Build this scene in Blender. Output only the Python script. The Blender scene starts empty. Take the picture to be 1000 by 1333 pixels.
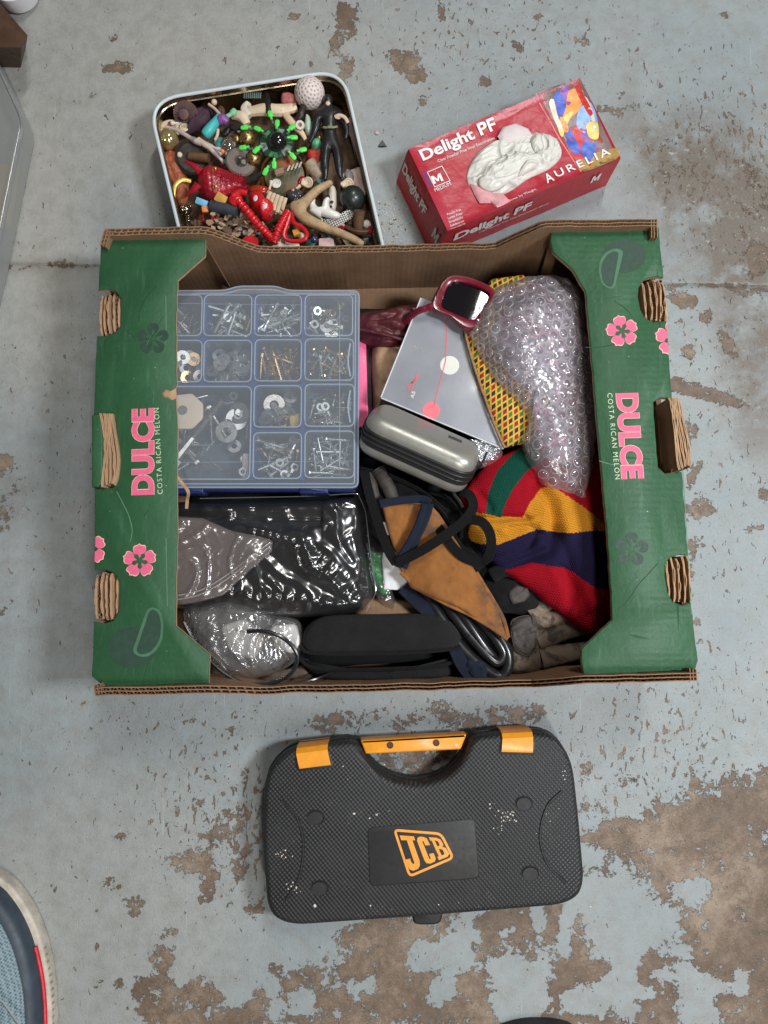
import bpy, bmesh, math, random
import numpy as np
from mathutils import Vector, Matrix, noise
from mathutils.geometry import tessellate_polygon
random.seed(7)
rnd = random.Random(11)
SC = bpy.context.scene
COL = SC.collection
S = 0.01                    # everything below is written in centimetres
PI = math.pi
# ------------------------------------------------------------ camera
CAM_H, FPX, TILT = 98.0, 924.0, math.radians(6.3)
cam_d = bpy.data.cameras.new('camera')
cam_d.sensor_fit = 'VERTICAL'; cam_d.sensor_height = 36.0
cam_d.lens = 36.0 * FPX / 1333.0
cam_d.clip_start = 0.05; cam_d.clip_end = 50
cam = bpy.data.objects.new('camera', cam_d); COL.objects.link(cam)
cam.location = (0, 0, CAM_H * S); cam.rotation_euler = (TILT, 0, 0)
SC.camera = cam
# ------------------------------------------------------------ light
w = bpy.data.worlds.new('World'); SC.world = w; w.use_nodes = True
bgn = w.node_tree.nodes['Background']
bgn.inputs[0].default_value = (0.95, 0.97, 1.0, 1); bgn.inputs[1].default_value = 0.075
def area(name, loc, target, sx, sy, power, col):
    l = bpy.data.lights.new(name, 'AREA'); l.shape = 'RECTANGLE'; l.size = sx; l.size_y = sy
    l.energy = power; l.color = col
    o = bpy.data.objects.new(name, l); COL.objects.link(o)
    o.location = loc
    d = Vector(target) - Vector(loc)
    o.rotation_euler = d.to_track_quat('-Z', 'Y').to_euler()
    return o
area('strip_lamp_front', (0.55, -1.35, 2.3), (0, 0, 0), 0.07, 1.3, 23, (1, 0.95, 0.88))
area('strip_lamp_back', (0.52, 1.48, 2.4), (0.1, 0.3, 0), 0.06, 0.8, 22, (1, 0.97, 0.92))
area('window_side', (1.35, 0.0, 2.0), (0, 0, 0), 0.25, 0.4, 40, (0.92, 0.96, 1.0))
SC.view_settings.view_transform = 'Standard'; SC.view_settings.look = 'None'
SC.view_settings.exposure = 0.2; SC.view_settings.gamma = 1.0
SC.view_settings.use_curve_mapping = False
try:
    SC.cycles.transparent_max_bounces = 16; SC.cycles.max_bounces = 10
except Exception: pass
# ------------------------------------------------------------ helpers
def P(px, py, z):
    """where the sight line through photo point (px,py) reaches height z (cm): used for surveying the place"""
    dx = (px - 500) / FPX; dy = -(py - 666.5) / FPX
    s, c = math.sin(TILT), math.cos(TILT)
    wy = dy * c + s; wz = dy * s - c
    t = (z - CAM_H) / wz
    return Vector((dx * t, wy * t, z))
def PX(v):
    """inverse of P (cm -> photo px)"""
    s, c = math.sin(TILT), math.cos(TILT)
    y, z = v[1], v[2] - CAM_H
    yc = y * c + z * s; zc = -y * s + z * c
    return 500 + FPX * v[0] / -zc, 666.5 - FPX * yc / -zc
def PP(pts, z): return [P(a[0], a[1], z) for a in pts]
class M:
    def __init__(s): s.v = []; s.f = []; s.m = []
    def add(s, vs, fs, mi=0):
        b = len(s.v); s.v += [Vector(v) for v in vs]
        s.f += [tuple(i + b for i in f) for f in fs]; s.m += [mi] * len(fs); return s
    def join(s, o):
        b = len(s.v); s.v += o.v; s.f += [tuple(i + b for i in f) for f in o.f]; s.m += o.m; return s
    def xf(s, mat): s.v = [mat @ v for v in s.v]; return s
    def box(s, c, d, mat=None, mi=0):
        x, y, z = d[0] / 2, d[1] / 2, d[2] / 2
        vs = [Vector((a * x, b * y, e * z)) for a in (-1, 1) for b in (-1, 1) for e in (-1, 1)]
        if mat: vs = [mat @ v for v in vs]
        vs = [v + Vector(c) for v in vs]
        return s.add(vs, [(0, 1, 3, 2), (4, 6, 7, 5), (0, 4, 5, 1), (2, 3, 7, 6), (0, 2, 6, 4), (1, 5, 7, 3)], mi)
    def prism(s, pts, z0, z1, mi=0, mtop=None, zf=None):
        n = len(pts)
        if area2(pts) < 0: pts = list(reversed(pts))
        vs = [(p[0], p[1], z0) for p in pts] + [(p[0], p[1], zf(p) if zf else z1) for p in pts]
        s.add(vs, [], mi); b = len(s.v) - 2 * n
        for i in range(n):
            j = (i + 1) % n; s.f.append((b + i, b + j, b + n + j, b + n + i)); s.m.append(mi)
        s.f.append(tuple(b + n + i for i in range(n))); s.m.append(mi if mtop is None else mtop)
        s.f.append(tuple(b + i for i in reversed(range(n)))); s.m.append(mi)
        return s
    def rings(s, rings, mi=0, cap0=True, cap1=True, closed=True):
        n = len(rings[0]); b = len(s.v)
        for r in rings: s.v += [Vector(v) for v in r]
        for k in range(len(rings) - 1):
            for i in range(n if closed else n - 1):
                j = (i + 1) % n
                s.f.append((b + k * n + i, b + k * n + j, b + (k + 1) * n + j, b + (k + 1) * n + i)); s.m.append(mi)
        if cap0: s.f.append(tuple(b + i for i in reversed(range(n)))); s.m.append(mi)
        if cap1: s.f.append(tuple(b + (len(rings) - 1) * n + i for i in range(n))); s.m.append(mi)
        return s
    def slab(s, pts, z0, z1, r=0.3, seg=4, rb=None, mi=0, mtop=None, bulge=0.0):
        if area2(pts) < 0: pts = list(reversed(pts))
        rb = r * 0.6 if rb is None else rb
        rg = []
        for k in range(seg + 1):
            a = PI / 2 * k / seg
            rg.append([(p[0], p[1], z0 + rb * (1 - math.cos(a))) for p in offs(pts, rb * (1 - math.sin(a)))])
        for k in range(seg + 1):
            a = PI / 2 * k / seg
            rg.append([(p[0], p[1], z1 - r * (1 - math.sin(a))) for p in offs(pts, r * (1 - math.cos(a)))])
        return s.rings(rg, mi)
    def tube(s, path, r, n=8, mi=0, cap=True, flat=1.0, up=None):
        path = [Vector(p) for p in path]; m = len(path)
        rr = r if isinstance(r, (list, tuple)) else [r] * m
        t = (path[1] - path[0]).normalized()
        a = Vector((0, 0, 1)) if abs(t.z) < .9 else Vector((1, 0, 0))
        if up: a = Vector(up)
        u = (a - t * a.dot(t)).normalized(); rg = []
        for i in range(m):
            t = (path[min(i + 1, m - 1)] - path[max(i - 1, 0)])
            t = t.normalized() if t.length > 1e-9 else Vector((0, 0, 1))
            if up: u = (Vector(up) - t * Vector(up).dot(t)).normalized()
            else: u = (u - t * u.dot(t)).normalized()
            v = t.cross(u)
            rg.append([path[i] + v * (math.cos(2 * PI * k / n) * rr[i]) + u * (math.sin(2 * PI * k / n) * rr[i] * flat) for k in range(n)])
        return s.rings(rg, mi, cap, cap)
    def ribbon(s, path, wd, th=0.14, mi=0, up=(0, 0, 1)):
        path = [Vector(p) for p in path]; m = len(path); rg = []
        ups = up if isinstance(up, list) else [up] * m
        for i in range(m):
            t = (path[min(i + 1, m - 1)] - path[max(i - 1, 0)]).normalized()
            u = Vector(ups[i]); u = (u - t * u.dot(t)).normalized(); v = t.cross(u)
            h = wd / 2; q = th / 2
            rg.append([path[i] + v * a + u * b for a, b in ((-h, -q), (h, -q), (h + q * .4, 0), (h, q), (-h, q), (-h - q * .4, 0))])
        return s.rings(rg, mi)
    def ball(s, c, r, n=12, mi=0, mat=None):
        r = Vector((r, r, r)) if isinstance(r, (int, float)) else Vector(r)
        vs = [Vector((0, 0, r.z))]; k = max(4, n // 2)
        for i in range(1, k):
            a = PI * i / k
            vs += [Vector((r.x * math.sin(a) * math.cos(2 * PI * j / n), r.y * math.sin(a) * math.sin(2 * PI * j / n), r.z * math.cos(a))) for j in range(n)]
        vs.append(Vector((0, 0, -r.z)))
        fs = [(0, 1 + j, 1 + (j + 1) % n) for j in range(n)]
        for i in range(k - 2):
            b = 1 + i * n
            fs += [(b + j, b + n + j, b + n + (j + 1) % n, b + (j + 1) % n) for j in range(n)]
        b = 1 + (k - 2) * n; L = len(vs) - 1
        fs += [(b + j, L, b + (j + 1) % n) for j in range(n)]
        if mat: vs = [mat @ v for v in vs]
        return s.add([v + Vector(c) for v in vs], fs, mi)
    def lathe(s, c, prof, n=20, mi=0, mat=None):
        rg = []
        for r, z in prof:
            ring = [Vector((max(r, 1e-3) * math.cos(2 * PI * k / n), max(r, 1e-3) * math.sin(2 * PI * k / n), z)) for k in range(n)]
            if mat: ring = [mat @ v for v in ring]
            rg.append([v + Vector(c) for v in ring])
        return s.rings(rg, mi)
    def dome(s, pts, z0, z1, nr=16, p=3.0, q=2.0, hf=None, mi=0, c=None, skirt=None):
        """soft body: star-shaped outline, rounded over, height z1 may be a function"""
        if area2(pts) < 0: pts = list(reversed(pts))
        n = len(pts)
        if c is None: c = Vector((sum(q_[0] for q_ in pts) / n, sum(q_[1] for q_ in pts) / n))
        else: c = Vector((c[0], c[1]))
        b = len(s.v)
        zz = z1 if callable(z1) else (lambda x, y: z1)
        def H(x, y, t):
            e = max(0.0, 1 - t ** p) ** (1 / q)
            z = z0 + (zz(x, y) - z0) * e
            if hf: z += hf(x, y, t) * min(1, e * 1.6)
            return z
        s.v.append(Vector((c.x, c.y, H(c.x, c.y, 0))))
        for k in range(1, nr + 1):
            t = (k / nr) ** 0.8
            for a in pts:
                x = c.x + (a[0] - c.x) * t; y = c.y + (a[1] - c.y) * t
                s.v.append(Vector((x, y, H(x, y, t) if k < nr else z0)))
        for i in range(n): s.f.append((b, b + 1 + i, b + 1 + (i + 1) % n)); s.m.append(mi)
        for k in range(nr - 1):
            o = b + 1 + k * n
            for i in range(n):
                j = (i + 1) % n; s.f.append((o + i, o + n + i, o + n + j, o + j)); s.m.append(mi)
        o = b + 1 + (nr - 1) * n
        # underside
        zb = z0 - (0.4 if skirt is None else skirt)
        s.v += [Vector((c.x + (a[0] - c.x) * .9, c.y + (a[1] - c.y) * .9, zb)) for a in pts]
        for i in range(n):
            j = (i + 1) % n; s.f.append((o + i, o + n + i, o + n + j, o + j)); s.m.append(mi)
        s.f.append(tuple(o + n + i for i in reversed(range(n)))); s.m.append(mi)
        return s
def area2(p): return sum(p[i][0] * p[(i + 1) % len(p)][1] - p[(i + 1) % len(p)][0] * p[i][1] for i in range(len(p)))
def offs(pts, d):
    if abs(d) < 1e-6: return [Vector((p[0], p[1])) for p in pts]
    n = len(pts); o = []
    for i in range(n):
        a, b, c = Vector(pts[i - 1][:2]), Vector(pts[i][:2]), Vector(pts[(i + 1) % n][:2])
        e1 = (b - a); e2 = (c - b)
        if e1.length < 1e-6 or e2.length < 1e-6: o.append(b); continue
        e1.normalize(); e2.normalize()
        n1 = Vector((-e1.y, e1.x)); n2 = Vector((-e2.y, e2.x)); m = n1 + n2
        if m.length < .2: m = n1 * 1.0
        else: m = m / max(m.length_squared / 2, .5)
        o.append(b + m * d)
    return o
def V2(pts): return [Vector((p[0], p[1])) for p in pts]
def rpoly(pts, r, seg=5):
    pts = V2(pts); o = []; n = len(pts)
    rs = r if isinstance(r, (list, tuple)) else [r] * n
    for i in range(n):
        a, b, c = pts[i - 1], pts[i], pts[(i + 1) % n]
        d1 = min(rs[i], (a - b).length * .48); d2 = min(rs[i], (c - b).length * .48)
        if rs[i] < 1e-4: o.append(b); continue
        p = b + (a - b).normalized() * d1; q = b + (c - b).normalized() * d2
        for k in range(seg + 1):
            t = k / seg; o.append(p * (1 - t) ** 2 + b * 2 * t * (1 - t) + q * t * t)
    return o
def cat(p0, p1, p2, p3, t):
    return 0.5 * ((2 * p1) + (p2 - p0) * t + (2 * p0 - 5 * p1 + 4 * p2 - p3) * t * t + (3 * p1 - p0 - 3 * p2 + p3) * t ** 3)
def spline(pts, seg=6, closed=False):
    pts = [Vector(p) for p in pts]; n = len(pts); o = []
    for i in range(n if closed else n - 1):
        g = (lambda k: pts[k % n]) if closed else (lambda k: pts[max(0, min(n - 1, k))])
        for s_ in range(seg): o.append(cat(g(i - 1), g(i), g(i + 1), g(i + 2), s_ / seg))
    if not closed: o.append(pts[-1])
    return o
def dens(pts, n, smooth=True):
    q = spline([Vector((p[0], p[1], 0)) for p in pts], 8, True) if smooth else [Vector((p[0], p[1], 0)) for p in pts]
    L = [0]
    for i in range(len(q)): L.append(L[-1] + (q[(i + 1) % len(q)] - q[i]).length)
    o = []; k = 0
    for i in range(n):
        t = L[-1] * i / n
        while L[k + 1] < t: k += 1
        a = q[k]; b = q[(k + 1) % len(q)]
        o.append((a + (b - a) * ((t - L[k]) / max(1e-9, L[k + 1] - L[k]))).to_2d())
    return o
def inpoly(x, y, poly):
    c = False; n = len(poly)
    for i in range(n):
        x1, y1 = poly[i][0], poly[i][1]; x2, y2 = poly[i - 1][0], poly[i - 1][1]
        if (y1 > y) != (y2 > y) and x < (x2 - x1) * (y - y1) / (y2 - y1) + x1: c = not c
    return c
def nz(x, y, z=0.0, s=1.0, o=3): return noise.fractal(Vector((x * s, y * s, z)), 1.0, 2.0, o)
def ridge(x, y, z, s):
    return 1 - abs(noise.noise(Vector((x * s, y * s, z)))) * 2
ORG = {}
def tag(o, label=None, cat=None, group=None, kind=None):
    if label: o['label'] = label
    if cat: o['category'] = cat
    if group: o['group'] = group
    if kind: o['kind'] = kind
    return o
def thing(name, label, cat, loc, group=None):
    o = bpy.data.objects.new(name, None); COL.objects.link(o)
    o.empty_display_size = .02
    o.location = Vector(loc) * S; ORG[o.name] = Vector(loc)
    return tag(o, label, cat, group)
def mkmesh(name, m, mats, smooth=True, sharp=35):
    me = bpy.data.meshes.new(name)
    me.from_pydata([v * S for v in m.v], [], m.f)
    for mt in (mats if isinstance(mats, (list, tuple)) else [mats]): me.materials.append(mt)
    me.polygons.foreach_set('material_index', m.m)
    if smooth:
        me.polygons.foreach_set('use_smooth', [True] * len(me.polygons))
        me.update()
        if sharp: me.set_sharp_from_angle(angle=math.radians(sharp))
    me.update()
    return me
def obj(name, m, mats, parent=None, smooth=True, sharp=35, label=None, cat=None, group=None, kind=None):
    """m in world cm; origin = parent's origin, or the base centre when top-level"""
    if parent is not None:
        off = ORG[parent.name]
    else:
        xs = [v.x for v in m.v]; ys = [v.y for v in m.v]
        off = Vector(((min(xs) + max(xs)) / 2, (min(ys) + max(ys)) / 2, min(v.z for v in m.v)))
    m.v = [v - off for v in m.v]
    o = bpy.data.objects.new(name, mkmesh(name, m, mats, smooth, sharp)); COL.objects.link(o)
    if parent is not None: o.parent = parent; ORG[o.name] = off
    else: o.location = off * S; ORG[o.name] = off
    return tag(o, label, cat, group, kind)
def inst(me, name, mat_cm, parent=None):
    o = bpy.data.objects.new(name, me); COL.objects.link(o)
    mt = mat_cm.copy()
    if parent is not None:
        o.parent = parent; mt.translation -= ORG[parent.name]
    mt.translation *= S
    o.matrix_local = mt
    return o
def TR(loc, rz=0, rx=0, ry=0, s=1):
    return Matrix.Translation(Vector(loc)) @ Matrix.Rotation(rz, 4, 'Z') @ Matrix.Rotation(ry, 4, 'Y') @ Matrix.Rotation(rx, 4, 'X') @ Matrix.Scale(s, 4)
_tc = {}
def text_m(txt, bold=0.0, depth=0.02, spacing=1.0, shear=0.0):
    """flat lettering as mesh, baseline at y=0, unit font size; returns (M, width, height)"""
    if txt == 'M':
        m = M(); q = [(0, 0), (.20, 0), (.20, .40), (.36, .10), (.48, .10), (.64, .40), (.64, 0), (.84, 0), (.84, .7), (.62, .7), (.42, .32), (.22, .7), (0, .7)]
        t = tessellate_polygon([[Vector((a, b, 0)) for a, b in q]]); m.add([(a, b, 0) for a, b in q], [tuple(x) for x in t]); return m, 0, .84, 0, .7
    cu = bpy.data.curves.new('lettering', 'FONT'); cu.body = txt; cu.size = 1; cu.offset = bold
    cu.extrude = 0; cu.space_character = spacing; cu.shear = shear; cu.resolution_u = 4
    ob = bpy.data.objects.new('lettering_tmp', cu); COL.objects.link(ob)
    dg = bpy.context.evaluated_depsgraph_get(); me = bpy.data.meshes.new_from_object(ob.evaluated_get(dg))
    m = M(); m.add([v.co.copy() for v in me.vertices], [tuple(p.vertices) for p in me.polygons])
    bpy.data.objects.remove(ob); bpy.data.curves.remove(cu); bpy.data.meshes.remove(me)
    xs = [v.x for v in m.v]; ys = [v.y for v in m.v]
    return m, min(xs), max(xs), min(ys), max(ys)
def text_on(txt, a, b, h, bold=0.0, lift=0.03, spacing=1.0, shear=0.0, up=None, dz=0.02):
    """lettering whose baseline runs a->b (world cm), capital height h, raised by `lift` along the normal"""
    m, x0, x1, y0, y1 = text_m(txt, bold, 0.02, spacing, shear)
    a = Vector(a); b = Vector(b); u = (b - a); L = u.length; u.normalize()
    nrm = Vector((0, 0, 1)) if up is None else Vector(up)
    v = nrm.cross(u).normalized(); nn = u.cross(v).normalized()
    sx = L / (x1 - x0); sy = h / 0.70
    m.v = [a + u * ((p.x - x0) * sx) + v * (p.y * sy) + nn * lift for p in m.v]
    return m
def poly_on(pts, z):    # thin printed patch
    m = M(); m.add([(p[0], p[1], z) for p in (pts if area2(pts) > 0 else list(reversed(pts)))], [tuple(range(len(pts)))]); return m
# ------------------------------------------------------------ materials
def nodes(mat):
    mat.use_nodes = True; nt = mat.node_tree; nt.nodes.clear(); return nt
def N(nt, t, **k):
    n = nt.nodes.new(t)
    for a, b in k.items(): setattr(n, a, b)
    return n
def math_(nt, op, a, b=None, c=None, clamp=False):
    n = N(nt, 'ShaderNodeMath', operation=op); n.use_clamp = clamp
    for i, x in enumerate((a, b, c)):
        if x is None: continue
        if isinstance(x, (int, float)): n.inputs[i].default_value = x
        else: nt.links.new(x, n.inputs[i])
    return n.outputs[0]
def ramp(nt, fac, stops, interp='LINEAR'):
    r = N(nt, 'ShaderNodeValToRGB'); r.color_ramp.interpolation = interp
    el = r.color_ramp.elements
    while len(el) > 1: el.remove(el[-1])
    for i, (p, c) in enumerate(stops):
        e = el[0] if i == 0 else el.new(p)
        e.position = p; c = c if isinstance(c, (tuple, list)) else (c, c, c); e.color = (*c[:3], 1)
    nt.links.new(fac, r.inputs[0]); return r.outputs[0]
def mixc(nt, f, a, b, mode='MIX'):
    n = N(nt, 'ShaderNodeMix', data_type='RGBA', blend_type=mode)
    for i, x in ((0, f), (6, a), (7, b)):
        if isinstance(x, (int, float)): n.inputs[i].default_value = x
        elif isinstance(x, (tuple, list)): n.inputs[i].default_value = (*x[:3], 1)
        else: nt.links.new(x, n.inputs[i])
    return n.outputs[2]
def noise_n(nt, co, scale, detail=4, rough=.6, dist=0.0):
    n = N(nt, 'ShaderNodeTexNoise'); n.inputs['Scale'].default_value = scale; n.inputs['Detail'].default_value = detail
    n.inputs['Roughness'].default_value = rough; n.inputs['Distortion'].default_value = dist
    nt.links.new(co, n.inputs['Vector']); return n.outputs['Fac']
def coords(nt, scale=(1, 1, 1), rot=(0, 0, 0), out='Object'):
    c = N(nt, 'ShaderNodeTexCoord'); m = N(nt, 'ShaderNodeMapping')
    m.inputs['Scale'].default_value = scale; m.inputs['Rotation'].default_value = rot
    nt.links.new(c.outputs[out], m.inputs[0]); return m.outputs[0]
def bump(nt, h, dist, strength=1.0, nrm=None):
    b = N(nt, 'ShaderNodeBump'); b.inputs['Strength'].default_value = strength; b.inputs['Distance'].default_value = dist
    nt.links.new(h, b.inputs['Height'])
    if nrm: nt.links.new(nrm, b.inputs['Normal'])
    return b.outputs[0]
def finish(nt, bs):
    o = N(nt, 'ShaderNodeOutputMaterial'); nt.links.new(bs, o.inputs[0])
def seti(b, k, v, nt):
    if isinstance(v, (int, float)): b.inputs[k].default_value = v
    elif isinstance(v, (tuple, list)): b.inputs[k].default_value = (*v[:3], 1)
    else: nt.links.new(v, b.inputs[k])
def mat(name, col, rough=.5, metal=0, var=.18, vs=60, bs=0, bd=0.0004, coat=0, speck=None, spec=.5, sheen=0, trans=0, sub=0, alpha=1, ior=1.45, fine=True, vary2=None):
    m = bpy.data.materials.new(name); nt = nodes(m)
    co = coords(nt); b = N(nt, 'ShaderNodeBsdfPrincipled')
    n1 = noise_n(nt, co, vs, 6, .65)
    hi = tuple(min(1, c * (1 + var)) for c in col); lo = tuple(c * (1 - var) for c in col)
    c = ramp(nt, n1, [(.3, lo), (.7, hi)])
    if vary2:
        n3 = noise_n(nt, co, vary2[1], 5, .6, .4)
        f = ramp(nt, n3, [(vary2[2], 0), (min(1, vary2[2] + .08), 1)])
        c = mixc(nt, f, c, vary2[0])
    if speck:
        n2 = noise_n(nt, co, speck[1], 3, .6)
        f = ramp(nt, n2, [(speck[2], 0), (speck[2] + .03, 1)])
        c = mixc(nt, f, c, speck[0])
    seti(b, 'Base Color', c, nt)
    r = ramp(nt, noise_n(nt, co, vs * 2.3, 5, .7), [(.3, max(0, rough - .08)), (.7, min(1, rough + .1))])
    nt.links.new(r, b.inputs['Roughness'])
    b.inputs['Metallic'].default_value = metal; b.inputs['Specular IOR Level'].default_value = spec
    b.inputs['Coat Weight'].default_value = coat; b.inputs['Coat Roughness'].default_value = .15
    b.inputs['Sheen Weight'].default_value = sheen; b.inputs['IOR'].default_value = ior
    b.inputs['Transmission Weight'].default_value = trans; b.inputs['Alpha'].default_value = alpha
    if bs: nt.links.new(bump(nt, noise_n(nt, co, bs, 5, .6), bd), b.inputs['Normal'])
    finish(nt, b.outputs[0]); m.diffuse_color = (*col, 1)
    return m
def film(name, tint=(.9, .92, .95), haze=.06, gloss=.05, edge=.55, rough=.08, bs=0, bd=.0005, hcol=(.8, .82, .85)):
    """thin clear plastic: see-through, slightly milky, glossy at grazing angles"""
    m = bpy.data.materials.new(name); nt = nodes(m); co = coords(nt)
    tr = N(nt, 'ShaderNodeBsdfTransparent'); tr.inputs[0].default_value = (*tint, 1)
    df = N(nt, 'ShaderNodeBsdfDiffuse'); df.inputs[0].default_value = (*hcol, 1)
    gl = N(nt, 'ShaderNodeBsdfGlossy'); gl.inputs['Roughness'].default_value = rough
    if bs:
        nb = bump(nt, noise_n(nt, co, bs, 4, .6, .5), bd); nt.links.new(nb, gl.inputs['Normal']); nt.links.new(nb, df.inputs['Normal'])
    lw = N(nt, 'ShaderNodeLayerWeight'); lw.inputs[0].default_value = .35
    if bs: nt.links.new(nb, lw.inputs['Normal'])
    f = math_(nt, 'MULTIPLY_ADD', lw.outputs['Facing'], edge, gloss, clamp=True)
    hz = math_(nt, 'MULTIPLY_ADD', lw.outputs['Facing'], haze * 2.5, haze, clamp=True)
    m1 = N(nt, 'ShaderNodeMixShader'); nt.links.new(hz, m1.inputs[0]); nt.links.new(tr.outputs[0], m1.inputs[1]); nt.links.new(df.outputs[0], m1.inputs[2])
    m2 = N(nt, 'ShaderNodeMixShader'); nt.links.new(f, m2.inputs[0]); nt.links.new(m1.outputs[0], m2.inputs[1]); nt.links.new(gl.outputs[0], m2.inputs[2])
    finish(nt, m2.outputs[0]); return m
# ============================================================ FLOOR
WEAR = [  # x, y (photo survey), rx, ry, angle, strength
(155,88,20,11,0,.9),(148,48,7,9,0,.6),(530,82,22,16,0,1),(540,98,14,12,0,.9),(515,72,12,7,0,.8),(632,105,9,9,0,.8),(551,132,8,8,0,.8),(575,15,5,22,0,.8),
(452,25,16,28,10,.95),(450,92,10,26,-8,.95),(437,60,8,20,0,.7),(382,21,9,7,0,.8),(122,125,10,6,0,.6),(312,104,6,6,0,.6),(673,58,7,14,30,.8),(700,22,10,7,0,.7),(762,54,9,8,0,.8),
(945,20,12,6,0,.6),(795,145,20,8,-10,.8),(835,138,25,10,0,.5),(880,190,55,30,0,.32),(870,235,50,22,10,.35),(940,160,50,20,0,.3),(985,240,24,50,0,.5),(808,122,6,6,0,.8),
(986,336,16,20,0,.7),(960,330,60,25,0,.2),(985,420,30,90,0,.28),(878,388,24,7,0,.8),(893,396,12,10,0,.8),(920,410,7,14,-30,.9),(896,458,13,10,0,1),(886,417,8,5,0,.7),
(945,445,8,32,30,.75),(905,508,34,8,-12,.95),(885,500,14,8,0,.8),(945,520,34,9,-14,.8),(898,561,11,13,0,.9),(904,615,7,22,-20,.95),(910,665,18,10,0,1),(915,655,10,10,0,.8),(907,710,11,7,0,.9),
(932,746,6,8,0,.8),(901,735,6,22,0,.6),(908,811,7,8,0,.8),(912,835,5,8,0,.7),(995,645,7,14,0,.8),(988,687,8,6,0,.7),(975,690,7,6,0,.6),
(12,640,36,38,0,.42),(0,600,14,14,0,.7),(8,790,5,15,-30,.9),(0,680,20,18,0,.4),(20,348,22,5,0,.5),(90,346,40,6,0,.55),(60,338,30,3,0,.4),
(900,372,60,5,2,.6),(975,378,40,6,0,.5),
(288,1092,32,22,0,.55),(259,1042,12,9,0,.6),(158,1088,14,5,10,.7),(300,1060,22,12,0,.4),(235,1120,28,16,0,.62),(255,1125,16,12,0,.6),(270,1160,11,24,-20,.8),(310,1140,10,36,-20,.6),(330,1182,12,16,0,.7),
(145,1152,15,8,0,.8),(175,1180,16,12,0,.75),(220,1214,14,6,0,1),(212,1245,17,12,0,1),(205,1285,16,18,0,1),(222,1322,36,22,0,1.1),(265,1296,20,20,0,1),(176,1282,6,13,0,1),(155,1282,6,6,0,1),(129,1280,4,5,0,1),
(300,1325,36,14,0,1),(340,1305,11,24,0,.95),(357,1261,8,7,0,.9),(395,1275,20,14,0,.95),(372,1300,8,20,0,.7),(430,1305,22,14,0,.95),(400,1335,60,10,0,.9),(495,1240,24,40,0,1),(475,1225,20,8,0,.8),(490,1300,28,40,0,1.1),
(125,950,12,10,0,.35),(150,940,30,5,-25,.4),(250,938,12,10,0,.5),(320,930,20,16,0,.4),(300,952,6,6,0,.8),(80,965,40,3,0,.35),
(520,940,110,16,0,.5),(640,935,60,16,0,.45),(430,940,30,14,0,.4),(700,925,30,12,0,.4),(540,990,60,20,0,.8),(560,915,60,8,0,.3),(775,925,20,12,0,.3),(850,925,20,8,0,.3),
(560,1245,110,50,0,.95),(680,1300,130,60,0,.95),(700,1215,70,30,0,.8),(850,1250,150,90,0,.98),(955,1160,85,120,0,1.2),(880,1090,70,26,0,.9),(965,1062,50,26,0,1),(800,1085,26,16,0,.8),(790,1140,40,10,0,.6),
(768,1052,18,10,0,.7),(776,1092,16,10,0,.7),(864,1060,20,9,0,.9),(916,1068,26,14,0,1),(776,1012,34,14,0,.4),(1000,1030,18,22,0,.7),(760,985,10,14,0,.5),(830,1020,30,12,0,.25),(985,1300,60,90,0,1.3),
# remaining islands of paint
(800,1195,34,42,0,-1.9),(836,1212,44,22,0,-1.7),(792,1160,36,16,0,-1.4),(860,1190,22,16,0,-1.1),(906,1161,17,11,25,-2.2),(888,1155,14,8,0,-1.7),(584,1246,34,15,-10,-2.0),(596,1222,12,22,-10,-1.8),(577,1288,13,14,0,-2.0),(548,1256,14,7,0,-1.5),(617,1212,8,18,30,-1.5),
(701,1200,7,26,0,-1.9),(660,1214,12,6,20,-1.7),(645,1252,10,5,0,-1.6),(672,1280,16,34,10,-2.2),(704,1268,12,22,-10,-2.1),(652,1300,12,26,10,-2.0),(690,1305,20,16,0,-2.0),(748,1302,15,11,0,-2.2),(782,1296,14,18,-30,-2.2),(770,1310,18,8,0,-1.6),(813,1288,13,34,0,-2.2),(840,1292,12,6,0,-1.8),
(905,1300,17,20,0,-2.3),(918,1330,20,18,0,-2.2),(895,1275,12,14,0,-2.0),(938,1284,26,7,-12,-2.2),(966,1278,8,12,0,-2.2),(735,1218,8,22,0,-1.6),(862,1270,16,6,0,-2),(886,1238,18,7,0,-1.7),(740,1180,10,16,0,-1.2),
(483,1281,6,9,0,-2),(395,1302,12,12,0,-1.2),(465,1285,10,8,0,-1.6),(360,1318,12,10,0,-1.2),(625,1180,14,5,0,-1)]
CHIP = [(280,1050,90,70,.11),(320,1110,50,70,.10),(900,600,110,320,.06),(480,40,160,90,.05),(800,1010,110,55,.085),(940,200,90,110,.12),(100,560,90,220,.03),(700,60,160,70,.07),(880,930,140,60,.06),(520,935,200,22,.06),(200,930,120,60,.05)]
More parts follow.
